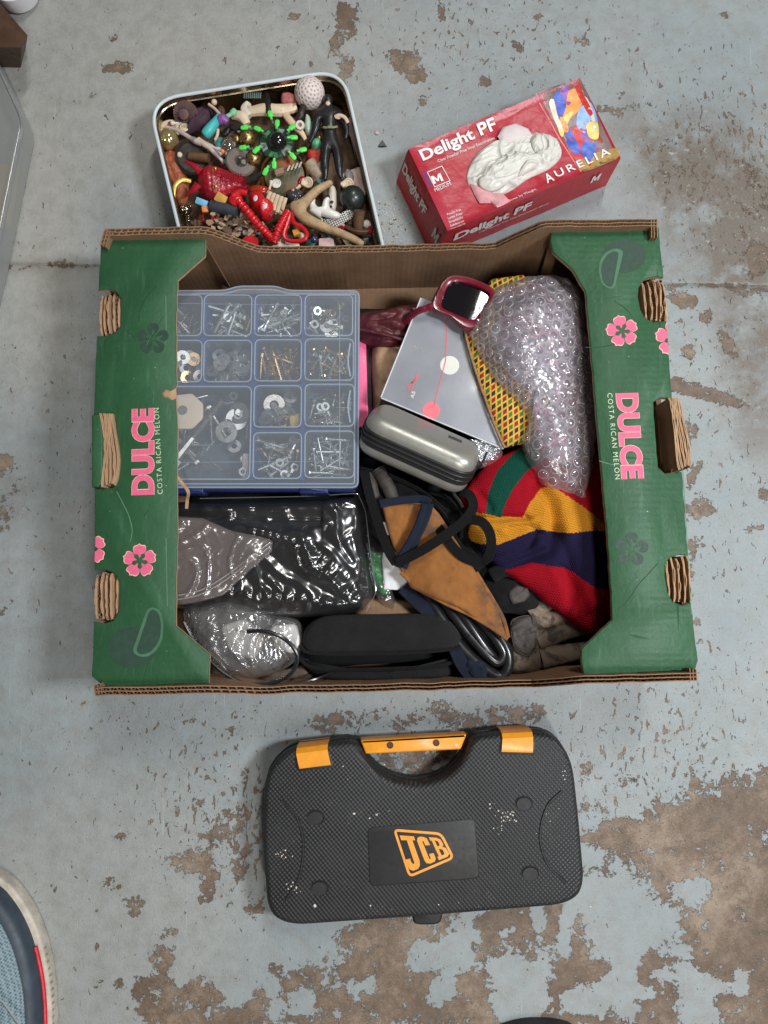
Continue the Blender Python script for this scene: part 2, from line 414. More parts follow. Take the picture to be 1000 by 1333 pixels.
def build_floor():
    jl, jr = P(0, 342, 0), P(1000, 373, 0)
    sl = (jr.y - jl.y) / (jr.x - jl.x)
    out_ = np.arange(8, 360, 12.)
    xs = np.arange(-110, 110.1, .7); ys = np.arange(-120, 120.1, .7)
    xs = np.concatenate([-110 - out_[::-1], xs, xs[-1] + out_]); ys = np.concatenate([-120 - out_[::-1], ys, ys[-1] + out_])
    yj = jl.y - sl * jl.x
    ys = np.sort(np.concatenate([ys[np.abs(ys - yj) > .45], [yj - .22, yj - .1, yj, yj + .1, yj + .22]]))
    X, Y0 = np.meshgrid(xs, ys); Y = Y0 + sl * X
    Z = np.zeros_like(X)
    jm = np.abs(Y0 - yj) < .05; Z[jm] = -.45
    jm2 = (np.abs(np.abs(Y0 - yj) - .1) < .02); Z[jm2] = -.12
    # slight unevenness of the screed
    Z += .02 * np.sin(X * .11 + 1) * np.cos(Y * .09)
    W = np.zeros_like(X); C = np.full_like(X, .02); T = np.zeros_like(X)
    def gau(px, py, rx, ry, ang):
        c = P(px, py, 0); k = 1 / 9.5; a = math.radians(ang)
        dx = X - c.x; dy = Y - c.y
        u = (dx * math.cos(a) + dy * math.sin(a)) / (rx * k); v = (-dx * math.sin(a) + dy * math.cos(a)) / (ry * k)
        return np.exp(-(u * u + v * v) ** 1.5 * .55)
    A_ = np.zeros_like(X); NG = np.zeros_like(X)
    for px, py, rx, ry, a, st in WEAR:
        g_ = gau(px, py, rx, ry, a); A_ += abs(st) * g_
        if st > 0: W += st * g_
        else: NG += st * g_
    W = np.minimum(W, 1.0 + .12 * np.maximum(W - 1, 0)) + .62 * NG
    for px, py, rx, ry, st in CHIP: C += st * gau(px, py, rx, ry, 0)
    for px, py, rx, ry, st in [(100,100,260,200,1),(420,60,200,80,.5),(40,420,60,120,.8),(120,1200,150,150,.7),(60,300,40,120,.5)]: T += st * gau(px, py, rx, ry, 0)
    D = np.zeros_like(X)
    for px, py, rx, ry, st in [(930,240,90,90,1.3),(985,300,40,60,1.0),(980,440,45,140,1.2),(870,190,40,30,.7),(800,160,60,30,.4),(990,330,60,30,.5),(180,890,40,50,.25),(15,645,34,40,.5),(900,360,90,14,.5),(60,345,90,9,.5),(115,820,20,25,.3),(820,100,14,60,.3),(700,930,200,30,.2)]: D += st * gau(px, py, rx, ry, 0)
    ny, nx = X.shape
    v = np.stack([X, Y, Z], -1).reshape(-1, 3) * S
    i = np.arange(ny - 1)[:, None] * nx + np.arange(nx - 1)[None]
    q = np.stack([i, i + 1, i + nx + 1, i + nx], -1).reshape(-1)
    me = bpy.data.meshes.new('floor')
    me.vertices.add(len(v)); me.vertices.foreach_set('co', v.astype(np.float32).ravel())
    me.loops.add(len(q)); me.loops.foreach_set('vertex_index', q.astype(np.int32))
    nf = len(q) // 4; me.polygons.add(nf); me.polygons.foreach_set('loop_start', np.arange(0, len(q), 4, dtype=np.int32))
    me.update(calc_edges=True)
    me.polygons.foreach_set('use_smooth', [True] * nf)
    for nm, A in (('wear', W), ('act', np.clip(A_, 0, 1)), ('chips', C), ('tint', T), ('dirt', D)):
        at = me.attributes.new(nm, 'FLOAT', 'POINT'); at.data.foreach_set('value', A.astype(np.float32).ravel())
    o = bpy.data.objects.new('floor', me); COL.objects.link(o); tag(o, kind='structure')
    # ---- material
    m = bpy.data.materials.new('painted_concrete'); nt = nodes(m); co = coords(nt); me.materials.append(m)
    def at(n): a = N(nt, 'ShaderNodeAttribute'); a.attribute_name = n; return a.outputs['Fac']
    n1 = noise_n(nt, co, 42, 10, .72, .2)
    n1b = noise_n(nt, co, 125, 6, .75)
    nn = math_(nt, 'ADD', math_(nt, 'MULTIPLY', math_(nt, 'SUBTRACT', n1, .5), 2.4), math_(nt, 'MULTIPLY', math_(nt, 'SUBTRACT', n1b, .5), 1.7))
    nn = math_(nt, 'MULTIPLY', nn, math_(nt, 'MULTIPLY_ADD', at('act'), 1.15, .55))
    wv = math_(nt, 'ADD', at('wear'), nn)
    # small chips, some drawn out by dragging
    n2 = noise_n(nt, coords(nt, (1, .55, 1), (0, 0, .25)), 135, 3, .6, .6)
    n3 = noise_n(nt, co, 420, 2, .5)
    c1 = math_(nt, 'ADD', math_(nt, 'SUBTRACT', n2, .718), math_(nt, 'MULTIPLY', at('chips'), .8))
    c2 = math_(nt, 'ADD', math_(nt, 'SUBTRACT', n3, .75), math_(nt, 'MULTIPLY', at('chips'), .35))
    n7 = noise_n(nt, coords(nt, (6, .35, 1), (0, 0, .5)), 60, 3, .6, .3)
    c3 = math_(nt, 'SUBTRACT', n7, .765)
    bare = math_(nt, 'MAXIMUM', math_(nt, 'MULTIPLY', math_(nt, 'SUBTRACT', wv, .62), .5), math_(nt, 'MAXIMUM', math_(nt, 'MAXIMUM', c1, c3), c2))
    msk = ramp(nt, math_(nt, 'ADD', bare, .5), [(.497, 0), (.509, 1)])
    rim = ramp(nt, math_(nt, 'ADD', bare, .5), [(.47, 0), (.499, .75), (.506, .75), (.535, 0)])
    # paint colour
    big = noise_n(nt, co, 5, 4, .6)
    pc = mixc(nt, ramp(nt, big, [(.35, 0), (.65, 1)]), (.255, .298, .315), (.31, .34, .345))
    pc = mixc(nt, math_(nt, 'MULTIPLY', at('tint'), .7, clamp=True), pc, (.385, .375, .345))
    mot = noise_n(nt, co, 45, 8, .7)
    pc = mixc(nt, ramp(nt, mot, [(.36, .42), (.58, 0)]), pc, (.22, .21, .18))
    grit = noise_n(nt, co, 700, 2, .5)
    pc = mixc(nt, ramp(nt, grit, [(.6, 0), (.75, .35)]), pc, (.20, .18, .15))
    scr = noise_n(nt, coords(nt, (30, .6, 1), (0, 0, 1.0)), 18, 4, .6)
    pc = mixc(nt, ramp(nt, scr, [(.66, 0), (.72, .5)]), pc, (.55, .56, .55))
    # bare concrete
    cm = noise_n(nt, co, 55, 10, .82)
    cc = ramp(nt, cm, [(.32, (.085, .058, .040)), (.5, (.19, .135, .094)), (.68, (.32, .24, .175))])
    sp = noise_n(nt, co, 520, 3, .7)
    cc = mixc(nt, ramp(nt, sp, [(.56, 0), (.66, .75)]), cc, (.07, .05, .036))
    cc = mixc(nt, ramp(nt, sp, [(.30, .7), (.40, 0)]), cc, (.42, .38, .31))
    bl = noise_n(nt, co, 9, 6, .65); cc = mixc(nt, ramp(nt, bl, [(.40, .55), (.55, 0)]), cc, (.10, .066, .045)); cc = mixc(nt, ramp(nt, bl, [(.52, 0), (.66, .5)]), cc, (.36, .28, .21))
    col = mixc(nt, msk, pc, cc)
    col = mixc(nt, math_(nt, 'MULTIPLY', rim, .55), col, (.10, .085, .07))
    dn = noise_n(nt, co, 16, 8, .72)
    dm = math_(nt, 'MULTIPLY', at('dirt'), ramp(nt, dn, [(.36, .1), (.58, 1)]), clamp=True)
    col = mixc(nt, math_(nt, 'MULTIPLY', dm, .82), col, (.135, .10, .072))
    lf = noise_n(nt, co, 60, 6, .75)
    lm = math_(nt, 'MULTIPLY', dm, ramp(nt, lf, [(.6, 0), (.66, 1)]))
    col = mixc(nt, math_(nt, 'MULTIPLY', lm, .6), col, (.52, .5, .47))
    b = N(nt, 'ShaderNodeBsdfPrincipled'); nt.links.new(col, b.inputs['Base Color'])
    r = mixc(nt, msk, ramp(nt, mot, [(.3, .38), (.7, .55)]), ramp(nt, cm, [(.3, .62), (.7, .42)]))
    nt.links.new(r, b.inputs['Roughness'])
    b.inputs['Specular IOR Level'].default_value = .5
    h = math_(nt, 'ADD', math_(nt, 'MULTIPLY', msk, -1.0), math_(nt, 'MULTIPLY', cm, .55))
    h = math_(nt, 'ADD', h, math_(nt, 'MULTIPLY', grit, .3)); h = math_(nt, 'ADD', h, math_(nt, 'MULTIPLY', mot, .7))
    nt.links.new(bump(nt, h, .0016, 1.0), b.inputs['Normal']); finish(nt, b.outputs[0])
build_floor()
# ============================================================ MATERIALS
def cardboard(name, col, line=.12, rot=0):
    m = bpy.data.materials.new(name); nt = nodes(m); co = coords(nt)
    wv = N(nt, 'ShaderNodeTexWave'); wv.inputs['Scale'].default_value = 45; wv.inputs['Distortion'].default_value = .8; wv.inputs['Detail'].default_value = 2
    wv.bands_direction = 'X' if not rot else 'Y'
    nt.links.new(co, wv.inputs[0])
    n = noise_n(nt, co, 40, 7, .7); n2 = noise_n(nt, co, 400, 3, .6)
    c = ramp(nt, n, [(.3, tuple(x * .8 for x in col)), (.7, tuple(x * 1.15 for x in col))])
    c = mixc(nt, math_(nt, 'MULTIPLY', wv.outputs['Fac'], line), c, tuple(x * .55 for x in col))
    c = mixc(nt, ramp(nt, n2, [(.6, 0), (.7, .3)]), c, tuple(x * .5 for x in col))
    b = N(nt, 'ShaderNodeBsdfPrincipled'); nt.links.new(c, b.inputs['Base Color']); b.inputs['Roughness'].default_value = .85
    b.inputs['Specular IOR Level'].default_value = .25
    h = math_(nt, 'ADD', math_(nt, 'MULTIPLY', wv.outputs['Fac'], .5), n2)
    nt.links.new(bump(nt, h, .0002, .8), b.inputs['Normal']); finish(nt, b.outputs[0]); return m
CARD = cardboard('brown_cardboard', (.26, .155, .09))
CARD_E = cardboard('cardboard_cut_edge', (.44, .28, .165), .2)
CARD_D = cardboard('cardboard_flute', (.25, .15, .085), .1)
def green_mat():
    m = bpy.data.materials.new('green_printed_board'); nt = nodes(m); co = coords(nt)
    n = noise_n(nt, co, 14, 6, .6); n2 = noise_n(nt, co, 130, 6, .7)
    c = ramp(nt, n, [(.3, (.020, .080, .033)), (.7, (.028, .101, .043))])
    # rubbed print: pale fibre showing along soft streaks
    n3 = noise_n(nt, coords(nt, (9, .8, 1), (0, 0, .05)), 22, 6, .7)
    c = mixc(nt, ramp(nt, n3, [(.56, 0), (.80, .38)]), c, (.12, .24, .15))
    c = mixc(nt, ramp(nt, n2, [(.66, 0), (.74, .45)]), c, (.03, .11, .05))
    n4 = noise_n(nt, co, 300, 2, .5)
    c = mixc(nt, ramp(nt, n4, [(.765, 0), (.785, .9)]), c, (.5, .5, .4))
    n5 = N(nt, 'ShaderNodeTexVoronoi'); n5.feature = 'DISTANCE_TO_EDGE'; n5.inputs['Scale'].default_value = 9
    nt.links.new(coords(nt, (1, .6, 1), (0, 0, .5)), n5.inputs['Vector'])
    cr = ramp(nt, n5.outputs['Distance'], [(0, 1), (.006, 0)])
    cr = math_(nt, 'MULTIPLY', cr, ramp(nt, noise_n(nt, co, 12, 2, .5), [(.52, 0), (.62, 1)]))
    c = mixc(nt, math_(nt, 'MULTIPLY', cr, .5), c, (.02, .08, .04))
    b = N(nt, 'ShaderNodeBsdfPrincipled'); nt.links.new(c, b.inputs['Base Color']); b.inputs['Roughness'].default_value = .52
    b.inputs['Specular IOR Level'].default_value = .35
    wv = N(nt, 'ShaderNodeTexWave'); wv.bands_direction = 'Y'; wv.inputs['Scale'].default_value = 42; wv.inputs['Distortion'].default_value = .3
    nt.links.new(co, wv.inputs[0])
    h = math_(nt, 'ADD', math_(nt, 'MULTIPLY', wv.outputs['Fac'], .13), math_(nt, 'MULTIPLY', n, 4.5)); h = math_(nt, 'SUBTRACT', h, math_(nt, 'MULTIPLY', cr, .8)); h = math_(nt, 'ADD', h, math_(nt, 'MULTIPLY', n2, .25))
    nt.links.new(bump(nt, h, .0010, .8), b.inputs['Normal']); finish(nt, b.outputs[0]); return m
GREEN = green_mat()
PINK = mat('pink_print', (.72, .12, .23), .6, var=.12, vs=200, speck=((.45, .14, .16), 500, .60), vary2=((.10, .14, .08), 130, .72))
PINKL = mat('pale_pink_print', (.85, .50, .42), .6, var=.1, vs=200)
DKGREEN = mat('dark_green_print', (.022, .055, .036), .6, var=.15, vs=120, vary2=((.035, .10, .05), 90, .66))
CREAM = mat('pale_green_lettering', (.50, .62, .42), .6)
# ============================================================ CARTON
def corr_run(m, path, zt, thick, inward, depth=1.6, layers=2, mi=(0, 1), per=.75, jit=.12, seed=0):
    """double-wall corrugated board along a plan path; zt(u) rim height; liners + real flutes at the rim"""
    r = random.Random(seed); n = len(path)
    nrm = []
    for i in range(n):
        t = (Vector(path[min(i + 1, n - 1)][:2]) - Vector(path[max(i - 1, 0)][:2])).normalized()
        nrm.append(Vector((-t.y, t.x)) * inward)
    def pt(i, d): return Vector(path[i][:2]) + nrm[i] * d
    L = [0]
    for i in range(1, n): L.append(L[-1] + (Vector(path[i][:2]) - Vector(path[i - 1][:2])).length)
    k = layers + 1
    for j in range(k):      # liners, full height
        d = thick * j / (k - 1); h = .055
        a = [(*pt(i, d - h), 0.02) for i in range(n)]; b = [(*pt(i, d - h), zt[i] + jit * nz(L[i] * .9, j * 7.3, seed) - .03) for i in range(n)]
        c = [(*pt(i, d + h), z[2]) for i, z in enumerate(b)]; e = [(*pt(i, d + h), 0.02) for i in range(n)]
        rg = [[a[i], b[i], c[i], e[i]] for i in range(n)]
        m.rings(rg, mi[0])
    return L
def flutes(m, path, zt, thick, inward, layers=2, per=.8, depth=1.2, mi=1, seed=0):
    n = len(path); L = [0]
    for i in range(1, n): L.append(L[-1] + (Vector(path[i][:2]) - Vector(path[i - 1][:2])).length)
    N_ = int(L[-1] / per * 6); lay = thick / layers
    for j in range(layers):
        top = []; bot = []
        k = 0
        for s_ in range(N_ + 1):
            l = L[-1] * s_ / N_
            while k < n - 2 and L[k + 1] < l: k += 1
            f = (l - L[k]) / max(1e-6, L[k + 1] - L[k])
            a = Vector(path[k][:2]); b = Vector(path[k + 1][:2]); t = (b - a).normalized(); nr = Vector((-t.y, t.x)) * inward
            p = a.lerp(b, f) + nr * (lay * (j + .5) + math.sin(l / per * 2 * PI + j * 2 + seed) * lay * .38)
            z = zt[k] * (1 - f) + zt[k + 1] * f - .09 + .1 * nz(l * 1.3, j * 3.1, seed)
            top.append((p.x, p.y, z)); bot.append((p.x, p.y, z - depth))
        b0 = len(m.v); m.v += [Vector(v) for v in top + bot]; c = len(top)
        for i in range(c - 1): m.f.append((b0 + i, b0 + i + 1, b0 + c + i + 1, b0 + c + i)); m.m.append(mi)
def resample(keys, step=.7):
    """keys: (x,y,z) corner points -> dense path + heights"""
    o = []
    for i in range(len(keys) - 1):
        a, b = Vector(keys[i]), Vector(keys[i + 1]); k = max(1, int((b - a).length / step))
        o += [a.lerp(b, j / k) for j in range(k)]
    o.append(Vector(keys[-1])); return o
carton = thing('cardboard_carton', 'green printed corrugated melon carton full of household bits in the middle of floor', 'cardboard box', (0, 0, 0))
ZC, ZM, ZP = 17.0, 11.6, 15.6
bl, br = P(136, 297, ZC), P(856, 284, ZC)         # back rim ends
fl, fr = P(124, 906, ZC), P(908, 886, ZC)         # front rim ends
def wallkeys(a, b, u1, u2, u3, u4, bow=0.0, retz=None):
    d = b - a
    def q(u, z, k=0): v = a + d * u; return (v.x, v.y + k, z)
    return [q(0, ZC - .2), q(u1, ZC), q(u1 + .012, ZC - .25, bow * .1), q(u2, ZM + .3, bow), q(u2 + .02, ZM, bow), q((u2 + u3) / 2, ZM - .1, bow * 1.1), q(u3 - .02, ZM, bow), q(u3, ZM + .3, bow), q(u4 - .012, ZC - .25, bow * .1), q(u4, ZC), q(1, ZC - .2)]
for nm, keys, inw, lab, sd in (('back_wall', wallkeys(bl, br, .175, .265, .72, .80), -1, 'back wall with a cut-down middle beside the tin and the glove box', 1),
                      ('front_wall', wallkeys(fl, fr, .185, .26, .74, .815, -.95), 1, 'front wall with a wavy worn rim nearest the black tool case', 2)):
    path = resample(keys); zt = [p.z for p in path]
    for i, p in enumerate(path): p.y += .12 * nz(p.x * .25, sd * 9)
    m = M(); corr_run(m, path, zt, .8, inw, seed=sd); flutes(m, path, zt, .8, inw, seed=sd)
    for f in range(len(m.f)): pass
    obj(nm, m, [CARD, CARD_E], carton, label=lab, sharp=30)
# small returns of the corner posts
for (a, b, sd, inw) in ((bl, P(128, 316, ZC), 3, 1), (br, P(858, 306, ZC), 4, -1), (fl, P(120, 893, ZC), 5, -1), (fr, P(909, 872, ZC), 6, 1)):
    path = resample([(a.x, a.y, ZC - .1), (b.x, b.y, ZC - .5)], .4); zt = [p.z for p in path]
    m = M(); corr_run(m, path, zt, .7, inw, seed=sd); flutes(m, path, zt, .7, inw, seed=sd, per=.55)
    obj('corner_post', m, [CARD, CARD_E], carton, sharp=30)
# base
m = M(); m.slab(V2([bl + Vector((.9, -.9, 0)), br + Vector((-.9, -.9, 0)), fr + Vector((-.9, .1, 0)), fr.lerp(fl, .5) + Vector((0, -.6, 0)), fl + Vector((.9, .1, 0))]), .05, .6, .1)
obj('base', m, CARD, carton)
# green top panels with hand slots
LP = [(131,318),(136,312),(166,306),(220,304),(264,303),(267,310),(267,332),(250,347),(231,364),(229,430),(230,500),(228,505),(231,560),(230,620),(231,700),(229,760),(229,815),(250,833),(273,852),(272,876),(272,890),(200,892),(140,893),(129,889),(119,880),(121,850),(122,809),(135,812),(147,808),(154,797),(155,757),(149,746),(138,742),(123,742),(123,690),(123,636),(146,635),(150,630),(151,550),(148,541),(142,538),(122,540),(124,480),(126,437),(138,437),(150,433),(157,423),(157,388),(151,379),(141,376),(128,378)]
RP = [(717,298),(760,296),(820,293),(850,292),(858,297),(861,330),(864,361),(852,360),(840,363),(832,374),(831,386),(834,402),(839,413),(850,419),(868,417),(872,470),(875,519),(860,518),(851,523),(854,570),(857,608),(866,616),(888,614),(892,670),(896,723),(885,722),(872,726),(866,736),(866,750),(870,772),(876,783),(888,788),(900,784),(905,830),(909,860),(905,872),(850,875),(800,877),(760,879),(757,862),(757,845),(775,828),(797,807),(796,780),(791,700),(783,610),(775,520),(769,450),(762,378),(745,350),(720,328),(717,315)]
def panel(pts, sd):
    q = PP(pts, ZP); o = []
    r = random.Random(sd); n = len(q)
    for i in range(n):
        a, b = q[i], q[(i + 1) % n]; k = max(1, int((b - a).length / .8))
        for j in range(k):
            p = a.lerp(b, j / k); w_ = .05 if j else 0
            o.append(Vector((p.x + nz(p.x, p.y, sd, .9) * w_ * 2, p.y + nz(p.x, p.y, sd + 5, .9) * w_ * 2)))
    m = M(); 
    if area2(o) < 0: o = list(reversed(o))
    rg = [[(p.x, p.y, ZP - .55) for p in o], [(p.x, p.y, ZP - .14) for p in o], [(p.x, p.y, ZP - .06) for p in offs(o, .03)], [(p.x, p.y, ZP) for p in offs(o, .12)]]
    m.rings([rg[0], rg[1]], 1, True, False); m.rings(rg[1:], 0, False, True)
    return m
for pts, sd, lab in ((LP, 1, 'green printed end panel over the screw organiser'), (RP, 2, 'green printed end panel beside the bubble wrap')):
    obj('end_panel', panel(pts, sd), [GREEN, CARD_E], carton, label=lab, sharp=40)
# outer side walls (under the folded edge), cut down behind the hand slots
for e0, e1, sgn, lab in (((133, 318), (121, 884), 1, 'outer green side wall, left of the carton'), ((859, 300), (906, 868), -1, 'outer green side wall, right of the carton')):
    a, b = P(*e0, ZP), P(*e1, ZP); d = (b - a); L = d.length; u = d.normalized(); v = Vector((-u.y, u.x, 0)) * sgn
    spans = [(0, .1), (.11, .21), (.21, .38), (.38, .55), (.56, .74), (.74, .87), (.87, 1)]
    zs = [15.0, 12.8, 15.0, 12.2, 15.0, 12.8, 15.0]
    if sgn > 0: bnd = [0, .095, .22, .385, .57, .745, .875, 1]
    else: bnd = [0, .10, .215, .385, .56, .74, .86, 1]
    prof = []
    for k in range(7): prof += [(bnd[k] + .0005, zs[k]), (bnd[k + 1] - .0005, zs[k])]
    m = M()
    front = [a + u * (L * t) + v * .12 for t, z in prof]; back = [a + u * (L * t) + v * .75 for t, z in prof]
    n = len(prof)
    vs = [(p.x, p.y, .05) for p in front] + [(p.x, p.y, prof[i][1]) for i, p in enumerate(front)] + [(p.x, p.y, prof[i][1]) for i, p in enumerate(back)] + [(p.x, p.y, .05) for p in back]
    fs = []; 
    for i in range(n - 1):
        for k in range(3): fs.append((k * n + i, k * n + i + 1, (k + 1) * n + i + 1, (k + 1) * n + i))
    m.add(vs, fs); m.m = [0 if k % 3 == 0 else 1 for k in range(len(fs))]
    obj('side_wall', m, [GREEN, CARD], carton, smooth=False, label=lab)
# inner liner walls below the panels' inner edges are open; gussets at the four corners
for A, B, C_ in (((267, 318), (300, 375), (240, 352)), ((717, 310), (700, 372), (752, 352))):
    a, b = P(*A, 15.0), P(*B, 3.0); c = P(*C_, 3.0)
    m = M(); t = Vector((0, .25, .1))
    m.add([a, b, c, a + t, b + t, c + t], [(0, 1, 2), (5, 4, 3), (0, 3, 4, 1), (1, 4, 5, 2), (2, 5, 3, 0)])
    obj('corner_gusset', m, CARD, carton, smooth=False)
# stacked board tabs standing in the hand slots
def tab_stack(p0, p1, nl, wd, z1, sd):
    """p0->p1 run along the slot; nl sheets across width wd, flutes between; rims ragged"""
    r = random.Random(sd); m = M()
    a = P(*p0, z1); b = P(*p1, z1); u = (b - a).normalized(); v = Vector((-u.y, u.x, 0)); L = (b - a).length
    for j in range(nl):
        off = wd * (j / (nl - 1) - .5); q0 = r.uniform(0, .35); q1 = L - r.uniform(0, .35); zz = z1 - r.uniform(0, .5) - abs(j - (nl - 1) / 2) * .12
        path = [a + u * (q0 + (q1 - q0) * t / 10) + v * (off + .035 * math.sin(t * .5 + j + sd)) for t in range(11)]
        corr_run(m, path, [zz - .5 * (abs(t - 5) / 5) ** 4 for t in range(11)], .12, 1, layers=1, jit=.35, seed=sd * 7 + j)
        if j < nl - 1 and j % 2 == sd % 2:
            flutes(m, path, [zz - .1] * 11, wd / (nl - 1), 1, layers=1, per=.62, depth=1.3, seed=j + sd)
    for k, v_ in enumerate(m.v): v_.z = max(v_.z, 11.5)
    return m
for p0, p1, nl, wd, sd, lab in (((140, 379), (140, 435), 5, 2.2, 1, 'corrugated tab in the upper left hand slot'), ((136, 744), (136, 809), 5, 2.3, 2, 'corrugated tab in the lower left hand slot'),
                      ((852, 361), (857, 418), 5, 2.5, 3, 'corrugated tab in the upper right hand slot'), ((883, 723), (888, 787), 5, 2.5, 4, 'corrugated tab in the lower right hand slot')):
    obj('board_tab', tab_stack(p0, p1, nl, wd, 16.0, sd), [CARD_E, CARD_D], carton, sharp=30, label=lab)
# big middle notches: the board is folded out, three plies thick
for pts, z, sd, lab, gp in (([(127, 538), (133, 590), (130, 634)], 16.3, 5, 'folded-out flap of the left hand hole', [(119, 540), (128, 538), (134, 548), (134, 625), (128, 634), (119, 634)]),
                        ([(876, 518), (884, 565), (890, 612)], 16.3, 6, 'folded-out flap of the right hand hole', None)):
    m = M(); q = spline(PP(pts, z), 6)
    sgn = 1 if sd == 5 else -1
    for j in range(5):
        off = (j - 1.5) * .34
        path = [Vector((p.x + off * 1.0 + .12 * math.sin(i * .5 + j), p.y + (.25 * j if i == len(q) - 1 else 0), 0)) for i, p in enumerate(q)]
        if sd == 5: path = [p + Vector((.75, 0, 0)) for p in path]
        corr_run(m, path, [z - .1 * j * .5] * len(q), .14, 1, layers=1, jit=.3, seed=sd * 5 + j)
    for v_ in m.v: v_.z = max(v_.z, 12.2)
    obj('hand_hole_flap', m, [CARD_E, CARD_D], carton, sharp=30, label=lab)
    if gp:
        m = M(); m.slab(PP(gp, 16.2), 12.5, 16.2, .25, 3); obj('green_flap', m, GREEN, carton, label='green printed face folded out at the left hand hole')
    # dark inner face seen through the hole
# ---- print on the panels
ZT = ZP + .015
def pr(name, m, mt, **k): return obj(name, m, mt, carton, smooth=False, **k)
pr('lettering', text_on('DULCE', P(199, 644, ZP), P(199, 531, ZP), 2.35, bold=.06, lift=.022), PINKL)
pr('lettering', text_on('DULCE', P(199, 644, ZP), P(199, 531, ZP), 2.35, bold=.046, lift=.034), PINK, label='pink word DULCE on the left panel')
pr('lettering', text_on('COSTA RICAN MELON', P(212, 643, ZP), P(207, 531, ZP), .60, lift=.03, spacing=1.25), CREAM, label='small pale words COSTA RICAN MELON on the left panel')
pr('lettering', text_on('DULCE', P(803.5, 512, ZP), P(811, 624, ZP), 2.35, bold=.06, lift=.022), PINKL)
pr('lettering', text_on('DULCE', P(803.5, 512, ZP), P(811, 624, ZP), 2.35, bold=.046, lift=.034), PINK, label='pink word DULCE on the right panel')
pr('lettering', text_on('COSTA RICAN MELON', P(790.5, 512, ZP), P(801, 624, ZP), .60, lift=.03, spacing=1.25), CREAM, label='small pale words COSTA RICAN MELON on the right panel')
def petal_flower(c, r, rot, kind, sd, clipx=None):
    """hibiscus emblem of five notched petals"""
    cc = P(*c, ZP); res = []
    for layer, (sc, z, mi) in enumerate(((1.06, .02, 1), (1.0, .032, 0))) if kind == 'pink' else (((0, (1, .025, 0))),):
        m = M()
        for k in range(5):
            a = rot + k * 2 * PI / 5
            if kind == 'pink': sh = [(.16, .0), (.38, .12), (.40, .30), (.66, .36), (.82, .30), (.88, .10), (.96, .02), (.86, -.10), (.84, -.30), (.62, -.34), (.42, -.26), (.38, -.10)]
            else: sh = [(.10, .02), (.34, .22), (.62, .36), (.88, .28), (1, .04), (.93, -.22), (.68, -.34), (.36, -.16), (.62, -.02), (.64, .05), (.3, .06)]
            pts = []
            for x, y in sh:
                X_, Y_ = x * r * sc, y * r * sc * 1.02
                pts.append((cc.x + X_ * math.cos(a) - Y_ * math.sin(a), cc.y + X_ * math.sin(a) + Y_ * math.cos(a)))
            pts = dens(pts, 30)
            if clipx: pts = [Vector((max(clipx[0], min(clipx[1], p.x)), p.y)) for p in pts]
            m.join(poly_on(pts, ZP + z + .0015 * k))
        pr('flower_emblem', m, (PINKL if layer == 0 else PINK) if kind == 'pink' else DKGREEN)
petal_flower((182, 730), 2.0, .35, 'pink', 1)
petal_flower((810, 431), 2.0, .5, 'pink', 2)
petal_flower((199, 441), 1.95, .3, 'dark', 3)
petal_flower((822, 715), 2.0, .2, 'dark', 4)
xl = P(124, 715, ZP).x; petal_flower((117, 715), 2.0, .63, 'pink', 5, (xl, 99))
xr = P(869.5, 440, ZP).x; petal_flower((876, 441), 2.2, .3, 'pink', 6, (-99, xr))
def pd_(pts):
    q = PP(pts, ZP); return dens(rpoly(q, .5, 4), 60, False)
def melon(base, slice_, gap):
    pr('melon_emblem', poly_on(V2(PP(base, ZP)), ZP + .02), DKGREEN)
    pr('melon_emblem', poly_on(pd_(gap), ZP + .032), mat('emblem_outline', (.055, .15, .08), .6))
    pr('melon_emblem', poly_on(pd_(slice_), ZP + .044), DKGREEN)
def circ(cx, cy, rx, ry, a0=0, a1=360, n=30, rot=0):
    o = []
    for k in range(n + (0 if a1 - a0 >= 360 else 1)):
        a = math.radians(a0 + (a1 - a0) * k / n); x, y = rx * math.cos(a), ry * math.sin(a)
        c, s = math.cos(math.radians(rot)), math.sin(math.radians(rot))
        o.append((cx + x * c - y * s, cy + x * s + y * c))
    return o
melon(circ(172, 843, 31, 27), [(177, 848), (195, 795), (200, 793), (207, 798), (210, 812), (209, 830), (202, 843), (192, 851), (183, 852)], [(172, 849), (192, 792), (200, 790), (210, 795), (213, 812), (212, 832), (204, 847), (193, 855), (182, 855)])
melon(circ(813, 333, 28, 22), [(806, 328), (798, 373), (792, 374), (785, 368), (782, 352), (784, 342), (790, 332), (798, 327)], [(812, 326), (800, 376), (792, 376), (783, 370), (779, 352), (781, 338), (789, 328), (800, 323)])
# cracked folds in the printed board
CRK = mat('cracked_green_print', (.012, .05, .022), .7); CRL = mat('rubbed_green_print', (.10, .22, .13), .7)
for pts, mt in (([(857, 733), (843, 748), (832, 760), (822, 775), (812, 788), (803, 793)], CRK), ([(762, 452), (780, 452), (800, 448), (812, 442)], CRK), ([(800, 392), (812, 400), (822, 410)], CRK), ([(205, 372), (190, 388), (182, 405), (181, 418)], CRK), ([(165, 430), (175, 440)], CRK), ([(152, 640), (160, 655), (168, 672), (172, 690), (170, 705)], CRL), ([(216, 385), (217, 430)], CRL), ([(216, 700), (218, 790)], CRL), ([(193, 664), (188, 671)], CRK), ([(780, 600), (800, 605), (830, 604)], CRL), ([(880, 540), (888, 600), (893, 680), (900, 800)], CRL)):
    m = M(); q = spline([Vector((v.x + .05 * nz(v.x, v.y, 1, 3), v.y, ZP + .012)) for v in PP(pts, ZP)], 6); m.ribbon(q, .09, .02); pr('fold_crack', m, mt)
